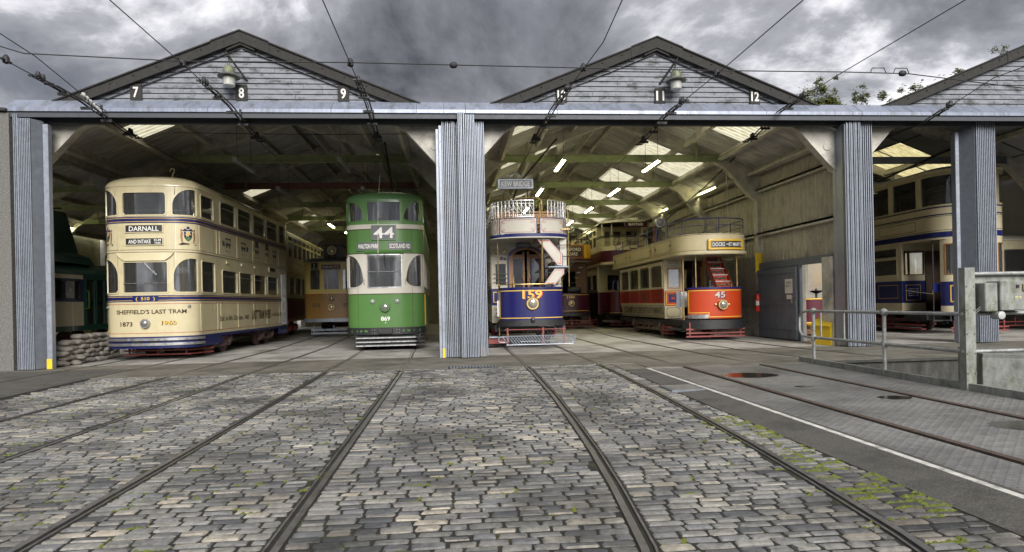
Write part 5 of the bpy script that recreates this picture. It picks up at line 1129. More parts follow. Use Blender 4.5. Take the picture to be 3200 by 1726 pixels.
for x0, x1 in ((-.90, -.55), (.58, .92)):
    mb = MB(); [mb.box(*q) for q in ((x0, x0 + .03, 1.48, 1.55, 1.70, 2.36), (x1 - .03, x1, 1.48, 1.55, 1.70, 2.36), (x0 + .03, x1 - .03, 1.48, 1.55, 1.70, 1.74), (x0 + .03, x1 - .03, 1.48, 1.55, 2.32, 2.36))]; w = mb.build('window', 'cream_pale', T, smooth=0)
    mb = MB(); mb.box(x0 + .03, x1 - .03, 1.52, 1.526, 1.74, 2.32); mb.build('pane', 'glass_dark', w, smooth=0)
    for z in (1.80, 1.92, 2.04): tline(w, [(x0 - .05, 1.44, z), (x1 + .04, 1.44, z)], .009, 'steel', 'guard_bar')
for x, z, r in ((-.62, 2.67, .075), (-.90, 2.66, .075)): headlamp(T, (x, 1.5, z), r, 'brass', .05, 'bulkhead_lamp')
for x, z, r in ((-.70, 2.47, .04), (-.60, 2.46, .035), (.0, 2.83, .03), (-.12, 2.83, .03), (.12, 2.83, .03)): headlamp(T, (x, 1.5, z), r, 'wood_dark', .03, 'switch')
mb = MB(); mb.box(-.28, .10, 1.25, 1.5, 2.78, 2.90, b=.02); mb.build('breaker_box', 'galv_dark', T)
# saloon sides
sw = [Hole(bsh.sy(1.75 + i * 1.25), bsh.sy(2.75 + i * 1.25), 1.75, 2.45, r=.05) for i in range(5)]; H = sw + [h.mir() for h in sw]
mb = MB(); wall(mb, bsh, -bsh.S, -bsh.sy(1.56), 1.62, 2.9, H); wall(mb, bsh, bsh.sy(1.56), bsh.S, 1.62, 2.9, H); mb.build('saloon_side', ['offwhite', 'wood'], T, smooth=35); [window(T, bsh, h, 'cream_pale', 'glass') for h in H]
mb = MB(); wall(mb, bsh, -bsh.S, -bsh.sy(1.56), 1.2, 1.62); wall(mb, bsh, bsh.sy(1.56), bsh.S, 1.2, 1.62); mb.build('waist_panel', ['blue', 'wood'], T, smooth=35)
mb = MB(); wall(mb, bsh, -bsh.S, -bsh.sy(1.5), .66, 1.2, t=.08); wall(mb, bsh, bsh.sy(1.5), bsh.S, .66, 1.2, t=.08); mb.build('rocker_panel', ['offwhite', 'wood'], T, smooth=35)
mb = MB(); mb.box(-1.0, -.62, 1.42, 1.5, .70, 1.62); mb.box(.66, 1.0, 1.42, 1.5, .70, 1.62); mb.build('end_panel', 'blue', T, smooth=0); mb = MB(); mb.box(-1.0, -.6, 1.30, 1.41, .66, 1.15); mb.build('lower_end_panel', 'offwhite', T, smooth=0)
rect_lines(T, lambda u, v: (-.80 + u, 1.412, 1.38 + v), .30, .30, .02, 'gold'); rect_lines(T, lambda u, v: (-.80 + u, 1.295, .9 + v), .34, .42, .012, 'gold'); lettering(T, 'Licensed', lambda u, v: (-.80 + u, 1.29, 1.05 + v), .05, 'notice_ink'); lettering(T, '490', lambda u, v: (-.80 + u, 1.29, .93 + v), .09, 'notice_ink'); lettering(T, 'Passengers', lambda u, v: (-.80 + u, 1.29, .83 + v), .04, 'notice_ink')
slab(T, bsh, .70, .76, 'interior', 'floor'); seats(T, [2 + i * .9 for i in range(6)], .76, 'wood')
# upper deck
slab(T, ush, 2.90, 2.97, 'offwhite', 'canopy', inset=-.03); band(T, 'canopy_edge', ush, -ush.S, ush.S, 2.93, 3.0, 'blue', dep=-.035, back=.04)
U = ush; gaps = ((-U.sy(1.5), -.90, 0), (-.86, .155, 1), (.225, .98, 2), (1.02, U.sy(1.5), 3))
for a, b_, k in gaps:
    mb = MB(); wall(mb, U, a, b_, 3.0, 3.42, t=.03); p_ = mb.build('deck_panel', ['offwhite', 'interior'], T, smooth=35); mid, ww = (a + b_) / 2, b_ - a
    rect_lines(p_, lambda u, v: U.P(mid + u, 3.21 + v, -.004), ww, .42, .020, 'blue', 'panel_frame'); rect_lines(p_, lambda u, v: U.P(mid + u, 3.21 + v, -.006), ww - .10, .33, .009, 'line_red', notch=.05)
    mb = MB(); [scroll_corner(mb, lambda u, v: U.P(mid + u, 3.21 + v, -.007), su_ * (ww / 2 - .12), sv_ * .11, -su_, -sv_, .06, .008) for su_ in (-1, 1) for sv_ in (-1, 1)]; mb.build('corner_scroll', 'line_red', p_, smooth=0)
mb = MB(); wall(mb, U, -U.S, -U.sy(1.5), 3.0, 3.42, t=.03); wall(mb, U, U.sy(1.5), U.S, 3.0, 3.42, t=.03); mb.build('deck_side_panel', ['offwhite', 'interior'], T, smooth=35)
def grille(a, b_, z0, z1, step=.115):
    mb = MB(); n = int(round((b_ - a) / step)); st = (b_ - a) / n; hh = z1 - z0
    for z in (z0, z1): mb.tube([U.P(a + (b_ - a) * i / 12, z, .02) for i in range(13)], .009, 4)
    for i in range(n + 1): mb.tube([U.P(a + i * st, z0, .02), U.P(a + i * st, z1, .02)], .0065, 4)
    for i in range(n):
        c = a + (i + .5) * st
        for sg in (-1, 1):
            for zc, dr_ in ((z1 - .065, 1), (z0 + .06, -1)): mb.tube([U.P(c + sg * (st * .24) + .032 * math.cos(t_ * .8) * (1 - t_ * .05), zc + .032 * math.sin(t_ * .8) * (1 - t_ * .05), .02) for t_ in range(8)], .0055, 3)
            mb.tube([U.P(c + sg * st * .48, z1 - .1, .02), U.P(c, z0 + hh * .52, .02), U.P(c + sg * st * .35, z0 + hh * .34, .02), U.P(c + sg * st * .1, z0 + .1, .02)], .006, 3)
    mb.build('iron_grille', 'steel', T, smooth=0)
for a, b_ in ((-U.sy(1.2), -.92), (-.90, .08), (.46, 1.0)): grille(a, b_, 3.45, 3.88)
for a, b_ in ((-U.sy(4.0), -U.sy(1.25)), (1.02, U.sy(3.0))): grille(a, b_, 3.45, 3.86, .2)
tline(T, [U.P(-1.2 + i * .12, 3.94, .02) for i in range(11)] + [U.P(.22, 3.93, .02), U.P(.29, 3.86, .02), U.P(.30, 3.45, .02), (.30, .06, 3.0), (.30, .1, 1.75)], .014, 'brass'); tline(T, [U.P(1.0, 3.90, .02), U.P(.45, 3.90, .02), U.P(.30, 3.88, .02), U.P(.245, 3.78, .02), U.P(.24, 3.42, .02)], .014, 'brass')
for x, y in ((-.86, .35), (.85, .42)): tline(T, [(x, y, .2 if x < 0 else 1.6), (x, y, 2.92)], .016, 'brass', 'platform_pole')
# winding stair: panelled stringers, landing, treads
def stringer(pts, y0, y1, mat='offwhite', lines=True):
    mb = MB(); mb.prism(pts, lambda u, v, d: (u, d, v), y0, y1); o = mb.build('stair_stringer', mat, T, smooth=0); cxx = sum(p[0] for p in pts) / len(pts); czz = sum(p[1] for p in pts) / len(pts)
    for f0, f1, mt, dy in ((1.0, .93, 'blue', .003), (.80, .75, 'red', .004)):
        mb = MB(); n = len(pts); A = [(cxx + (p[0] - cxx) * f0, czz + (p[1] - czz) * f0) for p in pts]; B = [(cxx + (p[0] - cxx) * f1, czz + (p[1] - czz) * f1) for p in pts]
        for i in range(n): j = (i + 1) % n; mb.face([(A[i][0], y0 - dy, A[i][1]), (A[j][0], y0 - dy, A[j][1]), (B[j][0], y0 - dy, B[j][1]), (B[i][0], y0 - dy, B[i][1])])
        mb.build('lining', mt, o, smooth=0)
stringer([(.12, 2.92), (.44, 2.92), (.84, 2.46), (.84, 2.14), (.70, 2.16)], .10, .14); stringer([(.30, 1.66), (.62, 1.66), (.88, 1.96), (.88, 2.10), (.62, 2.10)], .12, .16)
mb = MB(); mb.box(.44, 1.0, .06, .80, 2.115, 2.155, b=.012); mb.build('landing', 'galv', T); mb = MB(); mb.box(.80, .98, .34, .42, 2.16, 2.9); mb.build('stair_panel', 'offwhite', T, smooth=0)
for i in range(5): mb = MB(); z = 2.26 + i * .15; x = .74 - i * .11; mb.box(x - .16, x + .1, .36, .95, z, z + .03); mb.build('tread', 'wood', T, smooth=0)
for i in range(6): mb = MB(); z = .86 + i * .21; mb.box(.50 - .02 * i, .84, .75 + .06 * i, 1.1 + .06 * i, z, z + .03); mb.build('tread', 'wood', T, smooth=0)
for x0, z0, rr in ((.30, 2.72, .42), (.56, 2.42, .30)): tline(T, [(x0 - .02, .2, 1.75), (x0, .2, z0)] + [(x0 + rr * (1 - math.cos(R(a))), .2, z0 + rr * math.sin(R(a))) for a in range(15, 91, 15)] + [(1.06, .24, z0 + rr)], .013, 'brass' if rr > .4 else 'black')
for z in (2.42, 2.72): tline(T, [(.76, .22, z), (1.05, .22, z)], .012, 'black')
tline(T, [(.76, .2, 2.16), (.76, .2, 3.14)], .013, 'black'); tline(T, [(1.02, .25, 1.62), (1.02, .25, 3.6), (.98, .3, 3.72), (.93, .3, 3.70)], .013, 'brass')
for x, c in ((-.46, 'brass'), (.58, 'wood_light')): mb = MB(); mb.lathe([(.05, 0), (.045, .1), (.02, .12), (.02, .2), (.025, .3), (.0, .31)], (x, .28, 1.62), 'z', 10); mb.build('control_handle', c, T)
mb = MB(); mb.box(-.62, -.38, .24, .45, .72, 1.60, b=.03); mb.build('controller', 'black', T)
for yy in (1.2, 2.0, 2.8, 3.6):                      # slatted garden seats on the top deck
    for sg in (-1, 1):
        mb = MB()
        for i in range(5): mb.box(sg * .52 - .36, sg * .52 + .36, yy + .02 * i, yy + .02 * i + .02, 3.42 + i * .075, 3.47 + i * .075)
        for i in range(4): mb.box(sg * .52 - .36, sg * .52 + .36, yy - .36 + i * .09, yy - .29 + i * .09, 3.36, 3.385)
        mb.box(sg * .52 - .30, sg * .52 - .26, yy - .34, yy, 2.98, 3.36); mb.box(sg * .52 + .26, sg * .52 + .30, yy - .34, yy, 2.98, 3.36); mb.build('deck_seat', 'wood_light', T, smooth=0)
mb = MB(); mb.box(-.84, .10, .10, .15, 4.20, 4.46, b=.01); sb = mb.build('destination_board', 'galv', T, smooth=0)
mb = MB(); mb.box(-.79, .05, .092, .10, 4.235, 4.425); mb.build('board_face', 'galv_mid', sb, smooth=0)
lettering(sb, 'KEW BRIDGE', lambda u, v: (-.37 + u, .088, 4.33 + v), .13, 'letter_white', width=.74); [tline(sb, [(x, .12, 3.9), (x, .12, 4.2)], .014, 'black', 'sign_post') for x in (-.70, -.06)]
mb = MB()
for sg in (-1, 1):
    mb.tube([(-.37 + sg * (.03 + .10 * i / 6), .12, 4.62 - .10 * (i / 6) ** .6) for i in range(7)], .007, 4)
    for cxx, rr in ((.08, .045), (.19, .045)): mb.tube([(-.37 + sg * (cxx + rr * (1 - t_ * .06) * math.cos(t_ * .7)), .12, 4.52 + rr * (1 - t_ * .06) * math.sin(t_ * .7)) for t_ in range(10)], .006, 4)
mb.build('scroll_ornament', 'steel', sb, smooth=0)
# gate and tray
mb = MB()
for x in (-.67, .26, .80): mb.box(x - .022, x + .022, -.05, -.01, .12, .56)
mb.box(-.75, .86, -.045, -.02, .505, .525); mb.build('lifeguard_frame', 'rust_red', T, smooth=0)
mb = MB(); mb.tube([(-.90, -.055, .30), (-.92, -.055, .25), (-.88, -.055, .20), (-.72, -.055, .19), (-.70, -.055, .12), (1.04, -.055, .12), (1.08, -.055, .16), (1.08, -.055, .32), (1.03, -.055, .35), (-.83, -.055, .345)], .011, 5, closed=True)
for i in range(27):
    x = -.86 + i * .074; z0 = .20 if x < -.72 else .12
    mb.tube([(x, -.055, z0), (min(1.07, x + (.345 - z0) * .8), -.055, .345)], .0055, 3); mb.tube([(x + .05, -.055, .345), (min(1.07, x + .05 + (.345 - z0) * .8), -.055, z0)], .0055, 3)
mb.build('lifeguard_gate', 'galv', T, smooth=0)
mb = MB(); mb.tube([(-.3, .35, .18), (.62, .35, .18), (.66, .35, .5), (.6, .35, .58), (.2, .35, .58)], .010, 5); [mb.tube([(-.25 + i * .09, .35, .18), (-.05 + i * .09, .35, .5)], .005, 3) for i in range(8)]; [mb.tube([(-.05 + i * .09, .35, .18), (-.25 + i * .09, .35, .5)], .005, 3) for i in range(8)]; mb.build('lifeguard_tray', 'steel', T, smooth=0)
truck(T, 2.2, 5.0, mat='rust_red'); mb = MB(); mb.box(-1.12, -.70, .55, 1.0, .28, .32); mb.box(-1.14, -.70, .62, .95, .12, .28, 1); mb.build('step', ['galv', 'rust_red'], T, smooth=0); mb = MB(); mb.box(-.95, .95, .6, 6, .45, .6); mb.build('underframe', 'black', T, smooth=0)
mb = MB(); mb.box(-.90, -.80, .34, .36, 1.28, 1.52); sg_ = mb.build('information_board', 'blue_dash', T, smooth=0); mb = MB(); mb.box(-.90, -.80, .34, .36, .86, 1.28); mb.build('text_panel', 'notice', sg_, smooth=0)
tp = [(-.3, 4.4, 4.0), (-.08, 2.5, 4.75), (.62, -.6, 5.32)]; tline(T, tp, .03, 'black', 'trolley_pole')
# ------------------------------------------------------------------ maroon tram 106
T = thing('double_deck_tram', 'dark maroon tram number 106 with wooden destination box, behind the blue tram', 'tram', (5.10, 28.4, 0), R(-1.5))
dsh = Shell(.90, 2.2, .5, 2.4); ush = Shell(1.02, 10, .7, 2.4); D1 = dsh.sy(.8)
mb = MB(); wall(mb, dsh, -D1, D1, .74, 1.58, t=.03); mb.build('dash', ['maroon_dark', 'interior'], T, smooth=35)
for z in (1.50, .80): band(T, 'lining', dsh, -D1 + .04, D1 - .04, z, z + .022, 'gold', dep=-.005)
lettering(T, '106', on(dsh, 0, 1.42), .12, 'gold', width=.36, bold=.03); headlamp(T, dsh.P(0, 1.14, 0), .13, 'brass')
band(T, 'bumper', dsh, -D1, D1, .58, .72, 'black', dep=-.06, back=.06); slab(T, dsh, .62, .70, 'black', 'platform', y1=1.55, inset=.02); lifeguard(T, -.9, .95, .1, (.12, .24, .36), 'rust_red', side=.3)
slab(T, ush, 2.98, 3.06, 'cream_pale', 'canopy', inset=-.03); band(T, 'canopy_edge', ush, -ush.S, ush.S, 3.0, 3.10, 'maroon_dark', dep=-.04, back=.04)
mb = MB(); wall(mb, ush, -ush.S, ush.S, 3.1, 3.72, t=.03); mb.build('deck_panel', ['yellow_paint', 'interior'], T, smooth=35)
signbox(T, ush, 0, 3.40, 1.05, .44, [('BERESFORD', 0, .10, .14, .92), ('SQUARE', 0, -.10, .14, .62)], fmat='wood', bmat='wood_dark', proud=.06, fw=.06); [headlamp(T, ush.P(u, 3.72, .0), .06, 'brass', .06, 'sign_lamp') for u in (-.35, 0, .35)]
for u in (.62, .80, -.62, -.8): band(T, 'beading', ush, u - .012, u + .012, 3.12, 3.72, 'wood', dep=-.02)
for z in (3.95, 4.2): tline(T, [ush.P(-2.6 + i * .2, z, .03) for i in range(27)], .014, 'black')
for i in range(19): u = -2.4 + i * .27; tline(T, [ush.P(u, 3.72, .03), ush.P(u, 4.2, .03)], .012, 'black', 'rail_post')
headlamp(T, (.1, .5, 4.45), .15, 'steel'); tline(T, [(.1, .5, 3.0), (.1, .5, 4.35)], .03, 'black', 'lamp_post')
mb = MB(); [mb.box(*q) for q in ((-.95, -.45, 1.5, 1.55, .7, 2.98), (.45, .95, 1.5, 1.55, .7, 2.98), (-.45, .45, 1.5, 1.55, 2.6, 2.98))]; mb.build('bulkhead', 'wood', T, smooth=0)
for i in range(9):
    mb = MB(); a = R(200 - i * 13); z = .95 + i * .22; mb.prism([(.25, .9), (.25 + .55 * math.cos(a), .9 - .55 * abs(math.sin(a))), (.25 + .55 * math.cos(a - .3), .9 - .55 * abs(math.sin(a - .3)))], lambda u, v, d: (u + .25, v, d), z, z + .03); mb.build('tread', 'steel', T, smooth=0)
tline(T, [(.2 + .62 * math.cos(R(200 - i * 13)) + .1, .9 - .62 * abs(math.sin(R(200 - i * 13))), 1.6 + i * .18) for i in range(10)], .014, 'steel'); mb = MB(); mb.box(-.1, .5, .3, .5, 1.58, 1.86, b=.03); mb.build('controller', 'black', T)
bsh = Shell(1.0, 7, .04, 8, off=1.5); mb = MB(); wall(mb, bsh, -bsh.S, -bsh.sy(1.56), .6, 2.98); wall(mb, bsh, bsh.sy(1.56), bsh.S, .6, 2.98); mb.build('saloon_side', ['maroon_dark', 'interior'], T, smooth=35); truck(T, 3, 5.4)

# ------------------------------------------------------------------ maroon and cream balcony tram MAYFAIR
T = thing('double_deck_tram', 'maroon and cream balcony double-deck tram with a Mayfair destination board', 'tram', (7.72, 28.5, 0), R(-1.0))
ush = Shell(1.10, 10.5, .85, 2.4); bsh = Shell(1.08, 7.4, .05, 8, off=1.6); dsh = Shell(.95, 2.2, .5, 2.4)
q = bsh.sy; ups = [Hole(q(1.8 + i * .9), q(2.5 + i * .9), 3.75, 4.22, r=.02) for i in range(7)]; vents = [Hole(q(1.8 + i * .9), q(2.5 + i * .9), 4.30, 4.55, r=.01) for i in range(7)]
dr = Hole(-.30, .06, 3.2, 4.45, r=.02); wl = Hole(-.72, -.45, 3.6, 4.45, r=.02); wr = Hole(.30, .85, 3.55, 4.45, r=.02)
H = ups + vents; H2 = H + [h.mir() for h in H]
mb = MB(); wall(mb, bsh, -bsh.S, bsh.S, 3.0, 4.66, H2 + [dr, wl, wr]); mb.build('upper_saloon', ['cream_pale', 'interior'], T, smooth=35)
for h in H2 + [dr, wl, wr]: window(T, bsh, h, 'cream_pale', 'glass_dark', fw=.02)
mb = MB(); wall(mb, ush, -ush.S, ush.S, 2.95, 3.46, t=.03); mb.build('upper_panel', ['maroon_dark', 'interior'], T, smooth=35); mb = MB(); wall(mb, ush, -ush.S, ush.S, 3.46, 3.66, t=.03); mb.build('upper_band', ['cream_pale', 'interior'], T, smooth=35)
slab(T, ush, 2.84, 2.95, 'cream_pale', 'canopy', inset=-.03); dome(T, ush, 4.72, .17, 'cream_pale', over=.05, p=2.0)
mb = MB(); A, B = -ush.sy(1.6), ush.sy(1.6); n = 62
for i in range(n):
    u0 = A + (B - A) * i / n
    for s_ in (-1, 1):
        u1 = u0 + s_ * .33
        if A <= u1 <= B: mb.tube([ush.P(u0, 3.66, .0), ush.P((u0 + u1) / 2, 3.84, .0), ush.P(u1, 4.02, .0)], .006, 3)
mb.build('mesh_screen', 'cream_pale', T, smooth=0)
for z in (4.06, 4.12): tline(T, [ush.P(A + (B - A) * i / 20, z, .0) for i in range(21)], .016, 'black', 'balcony_rail')
for u in (-1.3, -.72, .72, 1.3): tline(T, [ush.P(u, 3.0, .03), ush.P(u, 4.72, .03)], .018, 'cream_pale', 'balcony_post')
mb = MB(); mb.box(-.14, .90, .03, .10, 4.46, 4.72, b=.01); s_ = mb.build('destination_board', 'maroon_dark', T, smooth=0); lettering(s_, 'MAYFAIR', lambda u, v: (.38 + u, .026, 4.59 + v), .12, 'letter_white', width=.66, bold=.02)
lw = [Hole(q(1.75 + i * 1.4), q(2.95 + i * 1.4), 1.75, 2.45, r=.03) for i in range(5)]; fw_ = Hole(-.62, -.05, 1.72, 2.42, r=.02); H3 = lw + [h.mir() for h in lw] + [fw_]
mb = MB(); wall(mb, bsh, -bsh.S, bsh.S, 1.62, 2.9, H3 + [Hole(.12, .62, 1.62, 2.6, r=.02)]); mb.build('lower_saloon', ['cream_pale', 'interior'], T, smooth=35); [window(T, bsh, h, 'cream_pale', 'glass_dark') for h in H3]
mb = MB(); wall(mb, bsh, -bsh.S, bsh.S, .60, 1.62); mb.build('lower_panel', ['maroon', 'interior'], T, smooth=35); mb = MB(); wall(mb, dsh, -dsh.sy(.2), dsh.sy(1.2), .62, 1.62, t=.03); mb.build('dash', ['maroon', 'interior'], T, smooth=35)
band(T, 'lining', dsh, -dsh.sy(.2), dsh.sy(1.2), .68, .70, 'gold'); slab(T, dsh, .6, .68, 'black', 'platform', y1=1.6); mb = MB(); mb.box(-1.0, -.5, 1.50, 1.56, .75, 1.6); mb.build('end_panel', 'maroon', T, smooth=0)
tline(T, [(-.35, .3, .6), (-.35, .3, 2.9)], .02, 'black', 'platform_pole'); truck(T, 2.6, 4.4); lifeguard(T, -.85, .85, .2, (.12, .24), 'rust_red', side=.3); headlamp(T, dsh.P(0, 1.2, 0), .11, 'brass'); mb = MB(); mb.box(-.9, .9, .6, 9, .42, .6); mb.build('underframe', 'black', T, smooth=0)
tline(T, [(.2, 3.4, 5.0), (.5, 1.6, 5.15), (.85, .1, 5.3)], .022, 'steel', 'trolley_pole')
mb = MB(); mb.hexa([(-.62, .42, 1.28), (-.22, .30, 1.05), (-.22, .32, 1.05), (-.62, .44, 1.28), (-.62, .42, 1.62), (-.22, .30, 1.42), (-.22, .32, 1.42), (-.62, .44, 1.62)]); mb.build('notice_board', 'black', T, smooth=0)

# ------------------------------------------------------------------ red and cream open-top 45
T = thing('open_top_tram', 'red and cream open-top tram number 45 with long side board and red stairs', 'tram', (7.64, 18.40, 0), R(-.8))
dsh = Shell(.86, 2.4, .58, 2.3); ush = Shell(1.05, 9.7, .95, 2.3, off=-.12); bsh = Shell(1.0, 5.9, .04, 8, off=2.0); D0, D1 = -dsh.sy(.36), dsh.sy(1.9)
Rp = .62
mb = MB(); wall(mb, dsh, D0, D1, .64, 1.52, t=.03); mb.build('dash', ['red_tram', 'interior'], T, smooth=35)
band(T, 'dash_rail', dsh, D0, D1, 1.50, 1.55, 'blue', dep=-.03, back=.05); band(T, 'lining', dsh, D0 + .04, D1, 1.445, 1.465, 'gold', dep=-.005); band(T, 'lining', dsh, -.30, D1, .68, .70, 'gold', dep=-.005); band(T, 'lining', dsh, D0 + .04, -.30, .80, .82, 'gold', dep=-.005); band(T, 'lining', dsh, D0 + .04, D0 + .06, .80, 1.46, 'gold', dep=-.006); band(T, 'lining', dsh, -.31, -.29, .68, .82, 'gold', dep=-.006)
band(T, 'kick_plate', dsh, D0 + .02, -.32, .645, .76, 'steel', dep=-.006)
lettering(T, '45', on(dsh, .055, 1.322, -.004), .17, 'blue', width=.31, bold=.04); lettering(T, '45', on(dsh, .03, 1.333, -.008), .17, 'offwhite', width=.31, bold=.02)
headlamp(T, dsh.P(.09, 1.04, 0), .135, 'brass', .10); mb = MB(); [mb.lathe([(.03, 0), (.03, .05), (.0, .06)], dsh.P(.09 + a, 1.04, 0), 'y', 8) for a in (-.20, .20)]; mb.build('lamp_lug', 'brass', T)
band(T, 'bumper', dsh, -dsh.sy(.5), dsh.sy(1.9), .34, .60, 'black', dep=-.10, back=.05); slab(T, dsh, .52, .60, 'black', 'platform', y1=2.05, inset=.0)
mb = MB(); mb.hexa([(-1.12, .75, .30), (-.78, .35, .30), (-.78, 1.55, .30), (-1.12, 1.55, .30), (-1.12, .75, .34), (-.78, .35, .34), (-.78, 1.55, .34), (-1.12, 1.55, .34)]); mb.hexa([(-.82, .4, .34), (-.78, .36, .34), (-.78, 1.6, .34), (-.82, 1.6, .34), (-.82, .4, .56), (-.78, .36, .60), (-.78, 1.6, .60), (-.82, 1.6, .56)]); mb.build('entrance_step', 'black', T, smooth=0)
# bulkhead
mb = MB(); X = lambda *b: mb.box(*b)
X(-1.0, -.90, 1.98, 2.03, .60, 2.56); X(-.48, -.42, 1.98, 2.03, .60, 2.56); X(-.90, -.48, 1.98, 2.03, 2.22, 2.56); X(-.90, -.48, 1.98, 2.03, .60, 1.56); X(-.42, .28, 1.98, 2.03, 2.44, 2.56); X(.28, 1.0, 1.98, 2.03, .60, 1.56); X(.28, .36, 1.98, 2.03, 1.56, 2.56); X(.36, 1.0, 1.98, 2.03, 2.22, 2.56); X(.90, 1.0, 1.98, 2.03, 1.56, 2.22); mb.build('bulkhead', 'cream_pale', T, smooth=0)
for x0, x1 in ((-.90, -.48), (.36, .90)):
    mb = MB(); [mb.box(*b) for b in ((x0, x0 + .04, 1.95, 2.0, 1.56, 2.22), (x1 - .04, x1, 1.95, 2.0, 1.56, 2.22), (x0 + .04, x1 - .04, 1.95, 2.0, 1.56, 1.60), (x0 + .04, x1 - .04, 1.95, 2.0, 2.17, 2.22))]; w = mb.build('window', 'wood_light', T, smooth=0); mb = MB(); mb.box(x0 + .04, x1 - .04, 1.97, 1.977, 1.6, 2.17); mb.build('pane', 'glass_old', w, smooth=0)
mb = MB(); mb.box(-.98, -.46, 1.955, 1.978, 1.02, 1.50); p_ = mb.build('end_panel', 'red_tram', T, smooth=0); rect_lines(p_, lambda u, v: (-.72 + u, 1.952, 1.26 + v), .46, .42, .02, 'gold'); rect_lines(p_, lambda u, v: (-.72 + u, 1.951, 1.26 + v), .30, .26, .09, 'blue')
mb = MB(); mb.box(-1.0, -.46, 1.93, 1.978, .62, 1.0); p_ = mb.build('lower_end_panel', 'cream_pale', T, smooth=0); rect_lines(p_, lambda u, v: (-.73 + u, 1.925, .81 + v), .44, .30, .012, 'line_dark', notch=.05)
for i, tx in enumerate(('PASSENGERS ARE NOT', 'ALLOWED TO RIDE ON', 'THE PLATFORM')): lettering(T, tx, lambda u, v, i=i: (-.70 + u, 1.975, 2.46 - i * .045 + v), .022, 'line_dark', width=.36)
lettering(T, 'TO CARRY 26 INSIDE 29 ON TOP', lambda u, v: (-.70 + u, 1.975, 2.29 + v), .022, 'line_dark', width=.42)
mb = MB(); mb.box(-.42, -.38, 1.96, 2.0, .62, 2.44); mb.box(.24, .28, 1.96, 2.0, .62, 2.44); mb.build('door_frame', 'wood_light', T, smooth=0); mb = MB(); mb.box(-.05, .22, 2.06, 2.1, .65, 2.4); mb.build('saloon_door', 'wood_dark', T, smooth=0)
# saloon
q = bsh.sy; wins = [Hole(q(2.18 + i * 1.41), q(3.48 + i * 1.41), 1.62, 2.34, tl=(.25, .10), tr=(.25, .10)) for i in range(4)]; H = wins + [h.mir() for h in wins]
mb = MB()
for sg in (-1, 1): wall(mb, bsh, min(sg * q(2.05), sg * q(7.85)), max(sg * q(2.05), sg * q(7.85)), 1.56, 2.44, H)
mb.build('saloon_side', ['cream_pale', 'wood'], T, smooth=35); [window(T, bsh, h, 'cream_pale', 'glass', fw=.03, proud=.02) for h in H]
for z0, z1, mt, nm, dp in ((1.10, 1.56, 'red_deep', 'waist_panel', 0.0), (2.44, 2.60, 'line_dark', 'cornice', 0.0)):
    mb = MB(); [wall(mb, bsh, min(sg * q(2.05), sg * q(7.85)), max(sg * q(2.05), sg * q(7.85)), z0, z1) for sg in (-1, 1)]; mb.build(nm, [mt, 'wood'], T, smooth=35)
for z in (1.115, 1.535, 2.50): band(T, 'lining', bsh, -q(7.85), -q(2.05), z, z + .02, 'red_tram', dep=-.006)
for yy in (2.12, 3.53, 4.94, 6.35, 7.76):
    band(T, 'pillar', bsh, -q(yy) - .035, -q(yy) + .035, 1.56, 2.40, 'cream', dep=-.022); band(T, 'beading', bsh, -q(yy) - .014, -q(yy) + .014, 1.12, 1.54, 'red_tram', dep=-.014)
mb = MB(); fe = lambda u, v: bsh.P(-q(4.25) - u, 1.34 + v, -.006); poly_on(mb, fe, [(-.06, .08), (.06, .08), (.06, -.04), (0, -.12), (-.06, -.04)]); disc_on(mb, fe, 0, .13, .05, .04); [poly_on(mb, fe, [(s * .08, -.14), (s * .13, -.14), (s * .12, .06), (s * .09, .08)]) for s in (-1, 1)]; mb.build('coat_of_arms', 'line_dark', T, smooth=0)
for sg in (-1, 1):                                     # sloping rocker board
    mb = MB(); y0, y1 = 2.05, 7.85; mb.hexa([(sg * .86, y0, .62), (sg * .86, y1, .62), (sg * .82, y1, .62), (sg * .82, y0, .62), (sg * 1.0, y0, 1.10), (sg * 1.0, y1, 1.10), (sg * .96, y1, 1.10), (sg * .96, y0, 1.10)]); o = mb.build('rocker_board', 'cream', T, smooth=0)
    if sg < 0:
        fr_ = lambda u, v: (-.935 - .004 - v * .2917, 4.95 - u, .86 + v); rect_lines(o, fr_, 5.5, .36, .014, 'line_dark', notch=.06); lettering(o, 'SOUTHAMPTON CORPORATION TRAMWAYS', fr_, .24, 'line_dark', width=5.2, bold=.03)
slab(T, bsh, .62, .68, 'interior', 'floor'); seats(T, [2.6 + i * .9 for i in range(5)], .68, 'wood', wide=.6)
# top deck
slab(T, ush, 2.50, 2.57, 'cream_pale', 'canopy', inset=-.03); band(T, 'canopy_edge', ush, -ush.S, ush.S, 2.52, 2.60, 'cream', dep=-.05, back=.04)
mb = MB(); wall(mb, ush, -ush.S, ush.S, 2.60, 3.10, t=.03); mb.build('deck_panel', ['cream', 'interior'], T, smooth=35)
for z in (2.615, 3.07): band(T, 'lining', ush, -ush.S, ush.S, z, z + .012, 'line_dark', dep=-.003)
sy = ush.sy
for a, b_ in ((.95, 2.9), (3.1, 6.2), (6.4, 8.6)):
    mid = -(sy(a) + sy(b_)) / 2; ww = sy(b_) - sy(a); fn = lambda u, v: ush.P(mid + u, 2.85 + v, -.004); rect_lines(T, fn, ww - .1, .36, .012, 'line_dark', notch=.04); mb = MB()
    for e in (-1, 1):
        for ox, oz in ((0, .08), (0, -.08), (-.08, 0), (.05, .0)): scroll_corner(mb, fn, e * (ww / 2 - .17) + e * ox, oz, -e, 1 if oz >= 0 else -1, .08, .016)
        poly_on(mb, fn, [(e * (ww / 2 - .38), 0), (e * (ww / 2 - .2), .025), (e * (ww / 2 - .1), 0), (e * (ww / 2 - .2), -.025)])
    mb.build('scroll_ornament', 'line_dark', T, smooth=0)
